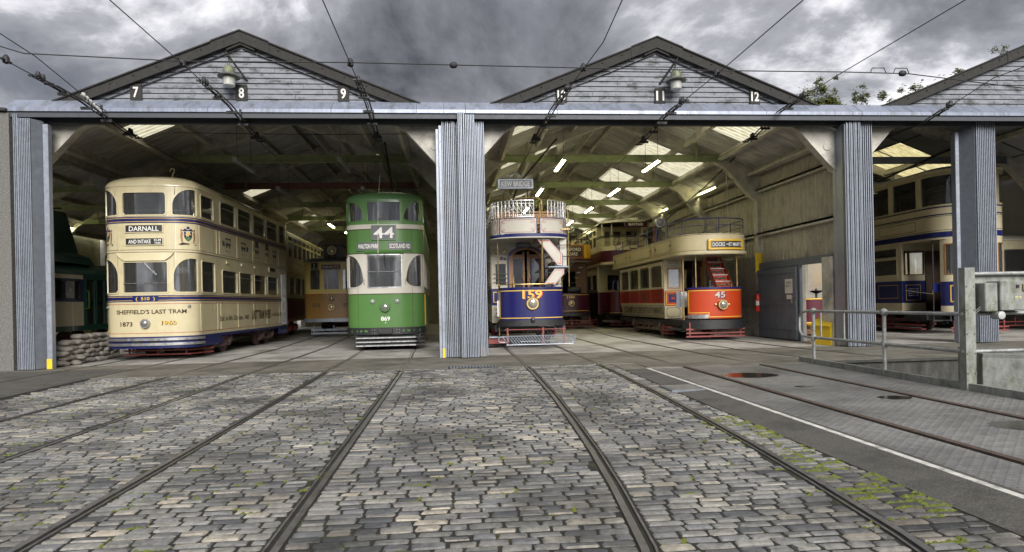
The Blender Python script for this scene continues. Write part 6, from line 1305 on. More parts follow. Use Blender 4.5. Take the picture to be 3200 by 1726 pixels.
s0 = .18; b_ = band(T, 'destination_box', ush, s0 - .52, s0 + .52, 2.62, 2.92, 'yellow_paint', dep=-.10, back=.02); band(b_, 'blind', ush, s0 - .44, s0 + .44, 2.68, 2.86, 'black', dep=-.104); rect_lines(b_, lambda u, v: ush.P(s0 + u, 2.77 + v, -.106), 1.02, .28, .03, 'gold')
for tx, du, hh, ww in (('DOCKS', -.24, .11, .34), ('VIA', .005, .04, .09), ("ST MARY'S", .24, .11, .40)): lettering(b_, tx, lambda u, v: ush.P(s0 + du + u, 2.77 + v, -.108), hh, 'letter_white', width=ww)
for z, r_ in ((3.54, .017), (3.34, .012)): tline(T, [ush.P(-sy(8.6) + 2 * sy(8.6) * i / 60, z, .04) for i in range(61)], r_, 'blue', 'deck_rail')
n = 17
for i in range(n): u = -sy(8.4) + 2 * sy(8.4) * i / (n - 1); tline(T, [ush.P(u, 3.10, .04), ush.P(u, 3.56, .04)], .014, 'blue', 'rail_post')
headlamp(T, (-.62, 3.6, 3.86), .16, 'steel', .12, 'deck_lamp'); tline(T, [(-.62, 3.62, 3.1), (-.62, 3.62, 3.72)], .03, 'blue', 'lamp_post')
mb = MB(); mb.lathe([(.14, 3.1), (.12, 3.2), (.08, 3.6), (.075, 3.9)], (-.38, 4.9, 0), 'z', 12); mb.build('trolley_standard', 'maroon', T)
tline(T, [(-.30, 4.9, 3.85), (.55, 2.2, 4.9), (1.0, .9, 5.55)], .022, 'black', 'trolley_pole'); tline(T, [(.78, 1.2, 5.45), (.70, .9, 3.2)], .009, 'rope', 'trolley_rope')
for yy in (1.4, 2.4, 3.4, 5.6, 6.6):
    mb = MB()
    for sg in (-1, 1):
        cx = sg * .5; [mb.box(cx - .34, cx + .34, yy + .02 * i, yy + .02 * i + .02, 3.0 + i * .07, 3.05 + i * .07) for i in range(4)]; mb.box(cx - .34, cx + .34, yy - .34, yy, 2.92, 2.95)
    mb.build('deck_seat', 'wood_dark', T, smooth=0)
# stair: red risers with black cut-outs and grey nosings
for i in range(6):
    f = i / 5; x0, x1 = .12 + .10 * f, .52 + .14 * f; y0 = 1.30 - .70 * f; z1 = 2.54 - .20 * i
    mb = MB(); mb.box(x0, x1, y0, y0 + .02, z1 - .20, z1 - .02); st = mb.build('stair_riser', 'red_tram', T, smooth=0)
    mb = MB(); fn = lambda u, v: ((x0 + x1) / 2 + u, y0 - .003, z1 - .11 + v); w_ = (x1 - x0) * .42; poly_on(mb, fn, [(-w_, -.05), (-w_, .02), (-w_ * .6, .05), (-w_ * .2, .01), (0, .03), (w_ * .2, .01), (w_ * .6, .05), (w_, .02), (w_, -.05), (w_ * .5, -.02), (0, -.05), (-w_ * .5, -.02)]); mb.build('cut_out', 'black', st, smooth=0)
    mb = MB(); mb.box(x0 - .02, x1 + .02, y0 - .03, y0 + .22, z1 - .02, z1 + .005); mb.build('tread', 'steel', st, smooth=0)
for dx, yo in ((-.03, 0), (.03, 0)):
    mb = MB(); xa, xb = (.12, .22) if dx < 0 else (.52, .66); mb.hexa([(xa + dx, 1.30, 2.34), (xb + dx, .60, 1.34), (xb + dx + .02, .62, 1.34), (xa + dx + .02, 1.32, 2.34), (xa + dx, 1.30, 2.58), (xb + dx, .60, 1.58), (xb + dx + .02, .62, 1.58), (xa + dx + .02, 1.32, 2.58)]); mb.build('stair_stringer', 'red_tram', T, smooth=0)
for x, y in ((-.86, .55), (-.55, .35), (.80, .6)): tline(T, [(x, y, .6), (x, y, 2.5)], .018, 'brass', 'platform_pole')
tline(T, [(-1.0, 1.9, 1.45), (-.9, 1.2, 1.33), (-.7, .3, 1.45)], .012, 'brass'); mb = MB(); mb.hexa([(-1.0, .78, .98), (-.62, .66, .98), (-.62, .67, .98), (-1.0, .79, .98), (-1.0, .78, 1.44), (-.62, .66, 1.44), (-.62, .67, 1.44), (-1.0, .79, 1.44)]); ib = mb.build('information_board', 'notice', T, smooth=0)
mb = MB(); mb.hexa([(-1.005, .774, .98), (-.88, .734, .98), (-.88, .737, .98), (-1.0, .777, .98), (-1.005, .774, 1.44), (-.88, .734, 1.44), (-.88, .737, 1.44), (-1.0, .777, 1.44)]); mb.build('photo_strip', 'galv_dark', ib, smooth=0)
for i, tx in enumerate(('Built in 1903 for', 'the Corporation and', 'withdrawn in 1948', 'saved by enthusiasts', 'the first tramcar', 'to be preserved')): lettering(ib, tx, lambda u, v, i=i: (-.75 + u, .700 - u * .316, 1.30 - i * .05 + v), .022, 'notice_ink', width=.2)
mb = MB(); mb.box(.18, .42, .28, .5, .62, 1.52, b=.03); mb.build('controller', 'black', T); tline(T, [(.05, .3, 1.62), (.3, .3, 1.62), (.32, .3, 1.75)], .016, 'brass', 'brake_handle'); mb = MB(); mb.lathe([(.03, 1.52), (.03, 1.62), (.06, 1.64), (.02, 1.68)], (.5, .3, 0), 'z', 8); mb.build('controller_handle', 'brass', T)
truck(T, 2.6, 6.6, w=.80, mat='truck'); mb = MB()
for z in (.12, .22, .32): mb.box(-.98, -.78, 1.7, 2.25, z, z + .05)
mb.hexa([(-1.0, 2.2, .10), (-.9, 2.2, .10), (-.9, 2.3, .10), (-1.0, 2.3, .10), (-1.0, 2.2, .36), (-.9, 2.2, .36), (-.9, 2.3, .36), (-1.0, 2.3, .36)]); mb.build('side_guard', 'rust_red', T, smooth=0)
lifeguard(T, -.95, .80, .12, (.10, .20, .31), 'rust_red', h=.045, side=0); mb = MB(); mb.box(-.85, .85, .5, 8.6, .40, .55); mb.build('underframe', 'black', T, smooth=0)

# ------------------------------------------------------------------ cream and blue double-decker in the right-hand bay
T = thing('double_deck_tram', 'cream and dark blue double-deck postal tram in the bay behind the railings', 'tram', (15.38, 17.85, 0), R(-.5))
ush = Shell(1.10, 10.4, .95, 2.4); bsh = Shell(1.08, 6.4, .05, 8, off=2.0); dsh = Shell(.95, 2.4, .6, 2.4); sy = ush.sy; q = bsh.sy
side = [Hole(sy(1.25), sy(2.35), 3.86, 4.74, r=.03)] + [Hole(sy(2.55 + i * 1.35), sy(3.75 + i * 1.35), 3.86, 4.74, r=.03) for i in range(5)]; cor = Hole(.62, sy(1.05), 3.86, 4.74, r=.03); ctr = Hole(-.50, .50, 3.86, 4.74, r=.03)
H = side + [h.mir() for h in side] + [cor, cor.mir(), ctr]
mb = MB(); wall(mb, ush, -ush.S, ush.S, 3.05, 4.84, H); mb.build('upper_saloon', ['cream_pale', 'interior'], T, smooth=35); [window(T, ush, h, 'cream_pale', 'glass', fw=.03, proud=.015) for h in H]
for z in (3.78, 3.56): band(T, 'blue_line', ush, -ush.S, ush.S, z, z + .03, 'blue', dep=-.010)
for z in (3.52, 3.10): band(T, 'lining', ush, -ush.S, ush.S, z, z + .012, 'line_dark', dep=-.004)
for a, b_ in ((1.3, 3.1), (3.4, 5.2), (5.5, 7.3)): rect_lines(T, lambda u, v: ush.P(-(sy(a) + sy(b_)) / 2 + u, 3.31 + v, -.004), sy(b_) - sy(a), .30, .014, 'line_dark', notch=.05)
band(T, 'blue_band', ush, -ush.S, ush.S, 2.90, 3.06, 'blue', dep=-.012, back=.05); slab(T, ush, 2.84, 2.92, 'cream_pale', 'canopy', inset=0); dome(T, ush, 4.90, .18, 'roof_blue', over=.03, p=2.1); band(T, 'cornice', ush, -ush.S, ush.S, 4.82, 4.90, 'cream_pale', dep=-.04, back=0)
fr_ = [Hole(-.45, .45, 1.80, 2.68, r=.02), Hole(.55, dsh.sy(.55), 1.80, 2.68, r=.02), Hole(-dsh.sy(.35), -.55, 1.80, 2.68, r=.02)]
mb = MB(); wall(mb, dsh, -dsh.sy(.5), dsh.sy(2.0), 1.70, 2.86, fr_); mb.build('vestibule', ['cream_pale', 'interior'], T, smooth=35); [window(T, dsh, h, 'wood', 'glass') for h in fr_]
mb = MB(); wall(mb, dsh, -dsh.sy(.5), dsh.sy(2.0), .86, 1.58, t=.03); mb.build('dash', ['blue', 'interior'], T, smooth=35); rect_lines(T, lambda u, v: dsh.P(-.72 + u, 1.22 + v, -.005), .35, .5, .03, 'gold'); mb = MB(); wall(mb, dsh, -dsh.sy(.5), dsh.sy(2.0), 1.58, 1.70, t=.03); mb.build('waist_rail', ['cream_pale', 'interior'], T, smooth=35); mb = MB(); wall(mb, dsh, -dsh.sy(.5), dsh.sy(2.0), .66, .86, t=.03); mb.build('dash_base', ['cream_pale', 'interior'], T, smooth=35)
lw = [Hole(q(2.25 + i * 1.5), q(3.5 + i * 1.5), 1.86, 2.36, r=.03) for i in range(4)]; tl_ = [Hole(q(2.25 + i * 1.5), q(3.5 + i * 1.5), 2.44, 2.72, r=.02) for i in range(4)]; H = lw + tl_ + [h.mir() for h in lw + tl_]; fb = [Hole(-1.0, -.35, 1.86, 2.6, r=.03), Hole(-.25, .35, .75, 2.6, r=.03), Hole(.45, 1.0, 1.86, 2.6, r=.03)]
for z0, z1, mt, nm in ((1.66, 2.86, 'cream_pale', 'saloon_side'), (.95, 1.66, 'blue', 'waist_panel'), (.66, .95, 'cream_pale', 'rocker_panel')):
    mb = MB(); wall(mb, bsh, -bsh.S, bsh.S, z0, z1, [h for h in H + fb if h.z0 > z0 and h.z1 < z1]); mb.build(nm, [mt, 'interior'], T, smooth=35)
[window(T, bsh, h, 'cream_pale', 'glass') for h in H]; [window(T, bsh, h, 'wood_dark', 'glass_dark') for h in (fb[0], fb[2])]
mb = MB(); mb.box(-.30, .40, 1.96, 1.99, .70, 2.6); mb.build('saloon_door', 'wood_dark', T, smooth=0)
rect_lines(T, lambda u, v: bsh.P(-q(2.7) + u, 1.32 + v, -.006), 1.0, .44, .015, 'gold'); rect_lines(T, lambda u, v: (-.72 + u, 1.985, 1.28 + v), .5, .5, .015, 'gold'); lettering(T, 'POSTAL CAR', lambda u, v: (-1.075 - .012, 2.95 - u, 1.80 + v), .075, 'line_red', width=1.15); band(T, 'name_strip', bsh, -q(3.6), -q(2.2), 1.74, 1.86, 'cream_pale', dep=-.009)
for i in range(4): lettering(T, 'TRAMWAY CAR', lambda u, v, i=i: (-.72 + u, 1.985, 1.40 - i * .07 + v), .03, 'letter_white', width=.34)
slab(T, ush, .62, .70, 'black', 'floor'); seats(T, [1.2 + i * .9 for i in range(8)], 2.92, 'seat_red'); seats(T, [2.6 + i * .9 for i in range(5)], .7, 'seat_red')
for x, y in ((-.98, .75), (-.72, .4)): tline(T, [(x, y, .4), (x, y, 2.85)], .022, 'black', 'platform_pole')
mb = MB(); mb.box(-1.12, -.5, .6, 1.9, .40, .44); [mb.box(-1.125, -1.12, .7 + i * .15, .73 + i * .15, .46, .49) for i in range(8)]; mb.box(-1.10, -.6, .9, 1.9, .44, .62); mb.build('step', 'black', T, smooth=0); lifeguard(T, -.9, .9, .15, (.10, .20), 'rust_red', side=.4); mb = MB(); [mb.box(-1.05, -.9, 1.2, 3.2, z, z + .05) for z in (.12, .24)]; mb.build('side_guard', 'rust_red', T, smooth=0); truck(T, 3.0, 5.6, mat='rust_red')
# blue canvas apron tied across the entrance
mb = MB(); n = 12
for i in range(n):
    def pt(k, v): f = k / n; sag = .09 * (1 - (2 * f - 1) ** 2); return (-.98 + .42 * f, .72 - .40 * f + .02 * math.sin(k * 2.1), 1.56 - sag - v * (.26 - .10 * f) + .06 * f)
    mb.face([pt(i, 1), pt(i + 1, 1), pt(i + 1, 0), pt(i, 0)]); mb.face([tuple(c + (.012 if j == 1 else 0) for j, c in enumerate(p)) for p in (pt(i, 0), pt(i + 1, 0), pt(i + 1, 1), pt(i, 1))])
tag(mb.build('canvas_apron', 'blue_cloth', smooth=60, loc=(15.38, 17.85, 0)), 'blue canvas sheet roped across the entrance of the postal tram', 'canvas')
tline(T, [(-1.05, 1.9, 1.35), (-1.0, .75, 1.22), (-.98, .74, 1.5)], .009, 'rope', 'rope'); tline(T, [(-.56, .32, 1.60), (-.45, .35, 1.72)], .009, 'rope', 'rope')
headlamp(T, dsh.P(0, 1.22, 0), .11, 'brass'); tline(T, [(-.9, 3.4, 5.1), (-.6, .6, 5.5), (-.3, -.5, 5.7)], .03, 'black', 'trolley_pole')

# ------------------------------------------------------------------ maroon car seen through the doorway; pale car at the right edge; works car at the left
T = thing('single_deck_tram', 'maroon tram end with brake handwheel seen through the sliding doorway', 'tram', (11.15, 18.6, 0), 0)
dsh = Shell(.98, 2.0, .5, 2.6); mb = MB(); wall(mb, dsh, -dsh.sy(1.4), dsh.sy(1.4), .42, 1.18, t=.03); mb.build('dash', ['maroon', 'interior'], T, smooth=35); band(T, 'lining', dsh, -dsh.sy(1.4), dsh.sy(1.4), 1.13, 1.17, 'gold', dep=-.006); band(T, 'lining', dsh, -dsh.sy(1.4), dsh.sy(1.4), .42, .46, 'gold', dep=-.006); band(T, 'lining', dsh, -dsh.sy(1.4), dsh.sy(1.4), .36, .42, 'red_tram', dep=-.02, back=.05)
mb = MB(); mb.lathe([(.03, 1.1), (.03, 1.30), (.06, 1.31), (.17, 1.36), (.19, 1.38), (.17, 1.40), (.05, 1.38), (.02, 1.46)], (-.25, .35, 0), 'z', 14); mb.build('brake_handwheel', 'black', T)
slab(T, dsh, .5, .56, 'wood_dark', 'platform'); bsh = Shell(1.0, 7, .05, 8, off=1.6); w_ = [Hole(-.8, -.2, 1.3, 2.3, r=.03), Hole(.2, .8, 1.3, 2.3, r=.03)]; mb = MB(); wall(mb, bsh, -bsh.S, bsh.S, .5, 2.7, w_); mb.build('saloon', ['offwhite', 'interior'], T, smooth=35); [window(T, bsh, h, 'offwhite', 'glass_old') for h in w_]; dome(T, bsh, 2.7, .2, 'grey_roof', p=2.0); lifeguard(T, -.8, .8, .2, (.10, .2), 'rust_red', side=.3); truck(T, 3, 5)
T = thing('double_deck_tram', 'pale cream tram front cut by the right edge behind the control cabinet', 'tram', (18.35, 19.8, 0), 0)
sh = Shell(1.10, 9, .6, 2.4); H = [Hole(-.5, .5, 1.75, 2.6, r=.03), Hole(.6, sh.sy(.4), 1.75, 2.6, r=.03), Hole(-sh.sy(.4), -.6, 1.75, 2.6, r=.03)] + [Hole(-sh.sy(2.0 + i * 1.4), -sh.sy(.8 + i * 1.4), 1.75, 2.6, r=.03) for i in range(4)]
mb = MB(); wall(mb, sh, -sh.S, sh.S, .5, 2.95, H); mb.build('body', ['cream_pale', 'interior'], T, smooth=35); [window(T, sh, h, 'wood_dark', 'glass_dark') for h in H]; dome(T, sh, 2.95, .2, 'offwhite', over=.05, p=2.0); mb = MB(); mb.box(-1.3, -1.15, .1, .16, 2.0, 2.25, b=.01); mb.build('mirror', 'black', T, smooth=0); lifeguard(T, -.8, .8, .2, (.12, .24), 'rust_red', side=.3); band(T, 'skirt', sh, -sh.S, sh.S, .5, .8, 'blue'); slab(T, sh, .6, .66, 'interior', 'floor'); headlamp(T, sh.P(0, 1.2, 0), .1, 'steel')
T = thing('works_tram', 'dark green and cream tram with a tall tower on its roof behind the sandbags', 'tram', (-11.25, 14.6 + .9, 0), R(-1.0))
sh = Shell(1.10, 10.5, .8, 2.4, off=.4); q = sh.sy
wn = [Hole(q(1.02 + i * .78), q(1.70 + i * .78), 1.56, 2.04, r=.07) for i in range(3)] + [Hole(q(5.2 + i * 1.2), q(6.2 + i * 1.2), 1.56, 2.04, r=.07) for i in range(4)]; dh = [Hole(q(3.55), q(3.95), .85, 2.1, r=.04), Hole(q(4.05), q(4.45), .85, 2.1, r=.04)]
for z0, z1, mt, nm in ((.70, .84, 'green_dark', 'skirt'), (.84, 1.48, 'cream_pale', 'lower_panel'), (1.48, 2.10, 'blue', 'window_band'), (2.10, 2.24, 'cream_pale', 'cantrail')):
    mb = MB(); hs = [h for h in wn if z0 < h.z0 < z1]; wall(mb, sh, -sh.S, q(3.40), z0, z1, hs); wall(mb, sh, q(4.55), sh.S, z0, z1, hs); mb.build(nm, [mt, 'interior'], T, smooth=35)
mb = MB(); wall(mb, sh, q(3.40), q(4.55), .70, 2.24, dh); d_ = mb.build('centre_door', ['green_dark', 'interior'], T, smooth=35); [window(d_, sh, h, 'green_dark', 'glass_dark') for h in dh]; [window(T, sh, h, 'black', 'glass_dark', fw=.03) for h in wn]
for yy in (3.46, 4.5): tline(T, [(1.10, yy, 1.30), (1.16, yy, 1.30), (1.16, yy + .1, 1.30), (1.16, yy + .1, 1.78), (1.10, yy + .1, 1.78)], .018, 'green', 'grab_rail')
dome(T, sh, 2.24, .40, 'green_dark', over=.01, p=2.1); slab(T, sh, .7, .76, 'interior', 'floor')
mb = MB(); z0, z1, z2, z3 = 2.52, 2.72, 2.82, 3.90
R4 = lambda x, ya, yb, z: [(-x, ya, z), (x, ya, z), (x, yb, z), (-x, yb, z)]
rg = [R4(1.0, 1.5, 4.2, z0), R4(.95, 1.65, 4.0, z1), R4(.82, 1.9, 3.7, z2), R4(.72, 2.05, 3.35, z3)]
for a, b_ in zip(rg, rg[1:]):
    for i in range(4): j = (i + 1) % 4; mb.face([a[i], a[j], b_[j], b_[i]])
mb.face(rg[-1]); mb.build('roof_tower', 'green_dark', T, smooth=0)
for x in (-.5, .5): mb = MB(); mb.box(x - .08, x + .08, 2.2, 2.36, 3.90, 3.98); mb.box(x - .06, x + .06, 3.0, 3.14, 3.90, 3.97); mb.build('tower_insulator', 'fixture', T, smooth=0)
for a, b_ in (((-.7, 2.2, 4.02), (.75, 2.2, 4.02)), ((-.7, 3.1, 4.0), (.75, 3.1, 4.0)), ((-.6, 2.2, 4.05), (.2, 3.2, 4.45)), ((.7, 2.2, 4.05), (-.1, 3.2, 4.45)), ((-.5, 3.2, 4.45), (.5, 3.2, 4.45))): tline(T, [a, b_], .022, 'black', 'collector_frame')
for i, (a, b_) in enumerate(((1.02, 1.7), (1.80, 2.48), (2.58, 3.2))):
    mb = MB(); yy = (a + b_) / 2; mb.box(1.062, 1.066, yy - .03, yy + .03, 1.76, 1.85); mb.build('window_sticker', 'notice', T, smooth=0)
band(T, 'beading', sh, q(2.9) - .008, q(2.9) + .008, .72, 1.46, 'cream', dep=-.01); truck(T, 1.6, 3.4); truck(T, 6, 8)
# ================================================================== SMALL THINGS
# strip lights
LPOS = []
for y0 in (17.9, 22.4, 26.9, 31.4, 35.9): LPOS += [(3.12, y0, True), (5.86, y0 + .15, True)]
for y0 in (22.4, 27.6, 32.0, 36.4): LPOS.append((9.30, y0, True))
LPOS += [(-5.72, 17.95, False), (-3.0, 17.95, False), (-5.74, 22.3, False), (-3.0, 22.4, False), (-5.9, 31.7, True), (-5.7, 35.3, True), (-3.0, 26.8, False), (-10.9, 22.5, False), (-11.2, 26.5, False), (-17.9, 31.0, True), (-17.9, 26.6, True)]
wh = {True: 'lit yellow strip light', False: 'unlit white strip light'}
import itertools
def near_of(x, y):
    if x < -15: return 'on the block wall beyond the dark green tram, %s one' % ('nearer' if y < 28 else 'farther')
    if x < -9: return 'above the roof of the dark green tram, %s of two' % ('nearer' if y < 24 else 'farther')
    row = {True: 'on the corrugated wall side', False: ''}[x > 9] or ('hanging on the cream tram side' if x < -4.5 else 'hanging on the green tram side' if x < 0 else 'hanging above the blue tram' if x < 4 else 'hanging between blue and red trams')
    ys = sorted(p[1] for p in LPOS if abs(p[0] - x) < .5); k = ys.index(y); return row + ', ' + ('first', 'second', 'third', 'fourth', 'fifth', 'sixth')[k] + ' from the front'
for x, y, on_ in LPOS:
    t = thing('strip_light', wh[on_] + ' ' + near_of(x, y), 'lamp', (x, y, 5.17), group='strip lights under the shed roof')
    mb = MB(); mb.hexa([(-.05, 0, .0), (.05, 0, .0), (.05, 1.6, .0), (-.05, 1.6, .0), (-.03, 0, .06), (.03, 0, .06), (.03, 1.6, .06), (-.03, 1.6, .06)]); mb.box(-.06, .06, -.02, .0, -.05, .06); mb.box(-.06, .06, 1.6, 1.62, -.05, .06); mb.build('housing', 'fixture', t, smooth=0)
    for dx in (-.028, .028):
        mb = MB(); mb.tube([(dx, .01, -.022), (dx, 1.59, -.022)], .015, 8); mb.build('tube', 'tube_on' if on_ else 'fixture', t)
    if x < 9 and x > -15:
        for yy in (.2, 1.4): mb = MB(); mb.tube([(0, yy, .06), (0, yy, roof_z(min(abs(x - a) for a in APX.values())) - 5.2)], .006, 4); mb.build('suspension_rod', 'cable', t)
    else: mb = MB(); [mb.box(.03, .30 if x > 0 else -.0301, yy, yy + .04, .01, .04) if x > 0 else mb.box(-.3, -.03, yy, yy + .04, .01, .04) for yy in (.2, 1.4)]; mb.build('bracket', 'fixture', t, smooth=0)

# gable lamps
def gable_lamp(x, lean, lab):
    t = thing('gable_lamp', lab, 'lamp', (x, 14.80, 6.28)); t.scale = (.88, 1, .9)
    mb = MB(); mb.lathe([(.0, .33), (.03, .33), (.03, .27), (.10, .25), (.13, .20), (.15, .08), (.16, .06), (.25, .01), (.27, -.01), (.25, -.02), (.15, .0), (.14, -.02)], (0, 0, 0), 'z', 20); mb.build('hood', 'lampgrey', t)
    mb = MB(); mb.lathe([(.135, -.02), (.15, -.03), (.135, -.22), (.10, -.25), (.0, -.26)], (0, 0, 0), 'z', 20); mb.build('glass', 'lampglass', t)
    mb = MB(); mb.tube([(lean * .02, 0, .33), (0, 0, .46)], .02); mb.tube([(lean * .33, .33, .02), (0, -.02, .50)], .028); mb.tube([(-lean * .22, .33, .78), (0, 0, .48)], .012); mb.lathe([(.03, 0), (.05, .02), (.03, .06)], (0, 0, .46)); mb.build('bracket', 'barge', t)
gable_lamp(-4.80, 1, 'weathered lantern hanging on the gable over the cream and yellow trams'); gable_lamp(5.22, -1, 'weathered lantern hanging on the gable over the blue and red trams')

# overhead wires
def insul(mb, c, r=.05, n=3):
    for i in range(n): mb.lathe([(.02, -.03), (r, -.02), (r, .02), (.02, .03)], (c[0] + (i - (n - 1) / 2) * .10, c[1], c[2]), 'x', 8)
def strain(parent, p, d, ln=.9, name='section_insulator'):
    """double-bar tension fitting in a trolley wire"""
    p, d = Vector(p), Vector(d).normalized(); sd = d.cross(Vector((0, 0, 1))).normalized(); mb = MB(); up = Vector((0, 0, 1))
    for s_ in (-.05, .05): mb.tube([p + sd * s_, p + d * ln + sd * s_], .012, 5)
    for f in (0, .5, 1): mb.bar(p + d * ln * f - sd * .08, p + d * ln * f + sd * .08, .04, .03)
    for f in (.15, .3): mb.lathe([(.03, -.06), (.045, 0), (.03, .06)], p + d * ln * f + up * .05, 'z', 8)
    return mb.build(name, 'cable', parent)
spanY, SPAN = 11.5, [(-9.6, 6.30), (-7.0, 5.50), (-4.5, 5.40), (-1.7, 5.41), (2.4, 5.36), (5.0, 5.34), (7.2, 5.34), (8.5, 5.32), (10.9, 5.06), (13.5, 4.75)]
t = thing('span_wire', 'thin span wire strung level across the yard in front of both gables', 'wire', (0, spanY, 0))
mb = MB(); mb.tube([(x, 0, z) for x, z in SPAN], .010, 5); mb.build('wire', 'cable', t)
for x, z in ((.07, 5.385), (8.38, 5.325)): mb = MB(); mb.lathe([(.02, -.07), (.05, -.04), (.055, 0), (.05, .04), (.02, .07)], (x, 0, z), 'x', 10); mb.build('insulator', 'cable', t)
for x in (7.9, 8.35):
    mb = MB(); mb.tube([(x - .15, 0, 5.33), (x - .11, 0, 5.42), (x + .12, 0, 5.42), (x + .16, 0, 5.32)], .009, 5); mb.build('hanger_loop', 'cable', t)
WIRES = (("trolley wire over the big cream tram track", [(-7.28, 2, 5.36), (-7.28, 13.7, 5.38), (-7.3, 15.0, 5.25), (-7.5, 30, 5.2)]), ('trolley wire leading into the shed beneath the first gable lantern', [(-4.48, 1, 5.34), (-4.48, 13.8, 5.35), (-4.55, 15.2, 5.22), (-5, 30, 5.15)]),
         ('trolley wire leading to the green tram on the right of the first gable', [(-1.7, 1, 5.37), (-1.7, 13.8, 5.39), (-1.75, 15.2, 5.24), (-1.9, 30, 5.15)]), ('trolley wire leading to the blue tram on the left of the second gable', [(2.0, 1, 5.32), (2.45, 10.3, 5.34), (2.20, 14.0, 5.36), (2.05, 15.3, 5.22), (2.05, 30, 5.15)]),
         ('trolley wire leading into the shed beneath the second gable lantern', [(4.82, 1, 5.22), (4.82, 11, 5.27), (4.82, 14.65, 5.35), (4.8, 15.4, 5.2), (4.8, 30, 5.15)]), ('trolley wire leading to the red tram on the right of the second gable', [(7.4, 2, 5.40), (7.5, 12.2, 5.50), (7.6, 14.8, 5.50), (7.6, 15.3, 5.25), (7.6, 30, 5.15)]),
         ('trolley wire crossing the sky at the top right corner', [(11.4, 3, 5.3), (10.2, 11.5, 5.26), (11.2, 14.6, 5.3), (11.4, 30, 5.2)]))
for lab, pts in WIRES:
    t = thing('trolley_wire', 'dark ' + lab, 'wire', (0, 0, 0)); mb = MB(); mb.tube(pts, .0085, 5); mb.build('wire', 'cable', t)
    k = max(i for i, p in enumerate(pts) if p[1] < 15); a, b_ = Vector(pts[k - 1]), Vector(pts[k]); d = (b_ - a).normalized()
    strain(t, b_ - d * 1.5, d); strain(t, Vector(pts[k + 1]) + Vector((0, .6, .02)), (0, 1, -.02), .5, 'ear')
    mb = MB(); q0, q1 = b_ - d * .9, Vector(pts[k + 1]) + Vector((0, .9, -.03)); m_ = (q0 + q1) / 2
    for s_ in (-.045, .045): mb.tube([q0 + Vector((s_, 0, .02)), b_ + Vector((s_, 0, .01)), q1 + Vector((s_, 0, 0))], .016, 5)
    for f in (.1, .35, .6, .9): c = q0.lerp(q1, f); mb.bar(c - Vector((.11, 0, .02)), c + Vector((.11, 0, -.02)), .05, .05)
    mb.bar(m_ + Vector((0, .1, .0)), m_ + Vector((0, .1, .24)), .04, .04); mb.build('overhead_fitting', 'cable', t)
    mb = MB(); p = a + d * ((spanY - a.y) / d.y) if a.y < spanY < b_.y else None
    if p is not None: mb.lathe([(.02, -.05), (.055, -.03), (.05, .06), (.02, .10)], p, 'z', 8); mb.bar(p - Vector((0, .12, 0)), p + Vector((0, .12, 0)), .04, .03); mb.build('wire_hanger', 'cable', t)
t = thing('guy_wire', 'thin guy wire slanting from the upper left corner to the header', 'wire', (0, 0, 0)); mb = MB(); mb.tube([(-8.4, 9.5, 6.6), (-7.3, 12.3, 5.75), (-7.28, 13.9, 5.5), (-7.28, 14.6, 5.46)], .009, 5); mb.build('wire', 'cable', t); mb = MB(); [mb.lathe([(.02, -.05), (.05, 0), (.02, .05)], (-7.28, 13.75 + i * .12, 5.53 - i * .03), 'y', 8) for i in range(6)]; mb.build('insulator', 'lampglass', t)
t = thing('guy_wire', 'horizontal guy wire just under the header across the left shed opening', 'wire', (0, 0, 0)); mb = MB(); mb.tube([(-6.3, 15.6, 5.26), (-3, 15.6, 5.22), (-.5, 15.6, 5.25)], .008, 5); mb.build('wire', 'cable', t)

# sandbags
def bag_mesh(seed):
    r = random.Random(seed); mb = MB(); nu, nv = 12, 10; L_, W_, H_ = .46, .26, .125; rings = []
    for i in range(nu + 1):
        u = -1 + 2 * i / nu; sc_ = (1 - abs(u) ** 5) ** .5 if abs(u) < 1 else 0; pinch = .35 + .65 * min(1, (1 - abs(u)) * 5); ring = []
        for j in range(nv):
            a = 2 * math.pi * j / nv; x = u * L_ / 2 * (1 + .02 * r.uniform(-1, 1)); yy = math.copysign(abs(math.cos(a)) ** .7, math.cos(a)) * W_ / 2 * max(.12, pinch * (.5 + .5 * sc_)); z = math.copysign(abs(math.sin(a)) ** .8, math.sin(a)) * H_ / 2 * max(.10, pinch * sc_) + r.uniform(-.004, .004) + .008 * math.sin(u * 4 + seed)
            ring.append((x, yy, z))
        rings.append(ring)
    for a, b_ in zip(rings, rings[1:]):
        for j in range(nv): mb.face([a[j], b_[j], b_[(j + 1) % nv], a[(j + 1) % nv]])
    mb.face(rings[0]); mb.face(rings[-1]); return mb.mesh('sandbag', 'sack', 60)
BM = [bag_mesh(i) for i in range(5)]; rb = random.Random(5)
for row in range(6):
    y = 15.22 + (.2 if row % 2 else 0) + max(0, row - 3) * .34; x = -8.78 + row * -.012; 
    end = 17.55 if row < 5 else 17.4
    while y < end:
        across = (y < 15.9 and row < 4 and rb.random() < .6)
        o = bpy.data.objects.new('sandbag', BM[rb.randrange(5)]); COL.objects.link(o)
        o.location = (x + rb.uniform(-.03, .03), y + .2, .06 + row * .112 + rb.uniform(-.006, .006)); o.rotation_euler = (rb.uniform(-.05, .05), rb.uniform(-.12, .12) + (.12 if across else 0), (rb.uniform(-.1, .1) if across else R(90) + rb.uniform(-.12, .12)))
        tag(o, 'dusty grey sandbag in the stacked wall behind the left folding door', 'sandbag', 'sandbags stacked beside the cream tram'); y += .27 if across else .43
mb = MB(); mb.prism([(-.3, 0), (.28, 0), (.05, .46), (-.06, .46)], lambda u, v, d: (u * .8, d, v), 0, .25); tag(mb.build('wheel_chock', 'yellow', loc=(-8.6, 17.55, .62), smooth=0), 'bright yellow wedge standing on the sandbags beside the cream tram', 'wedge')

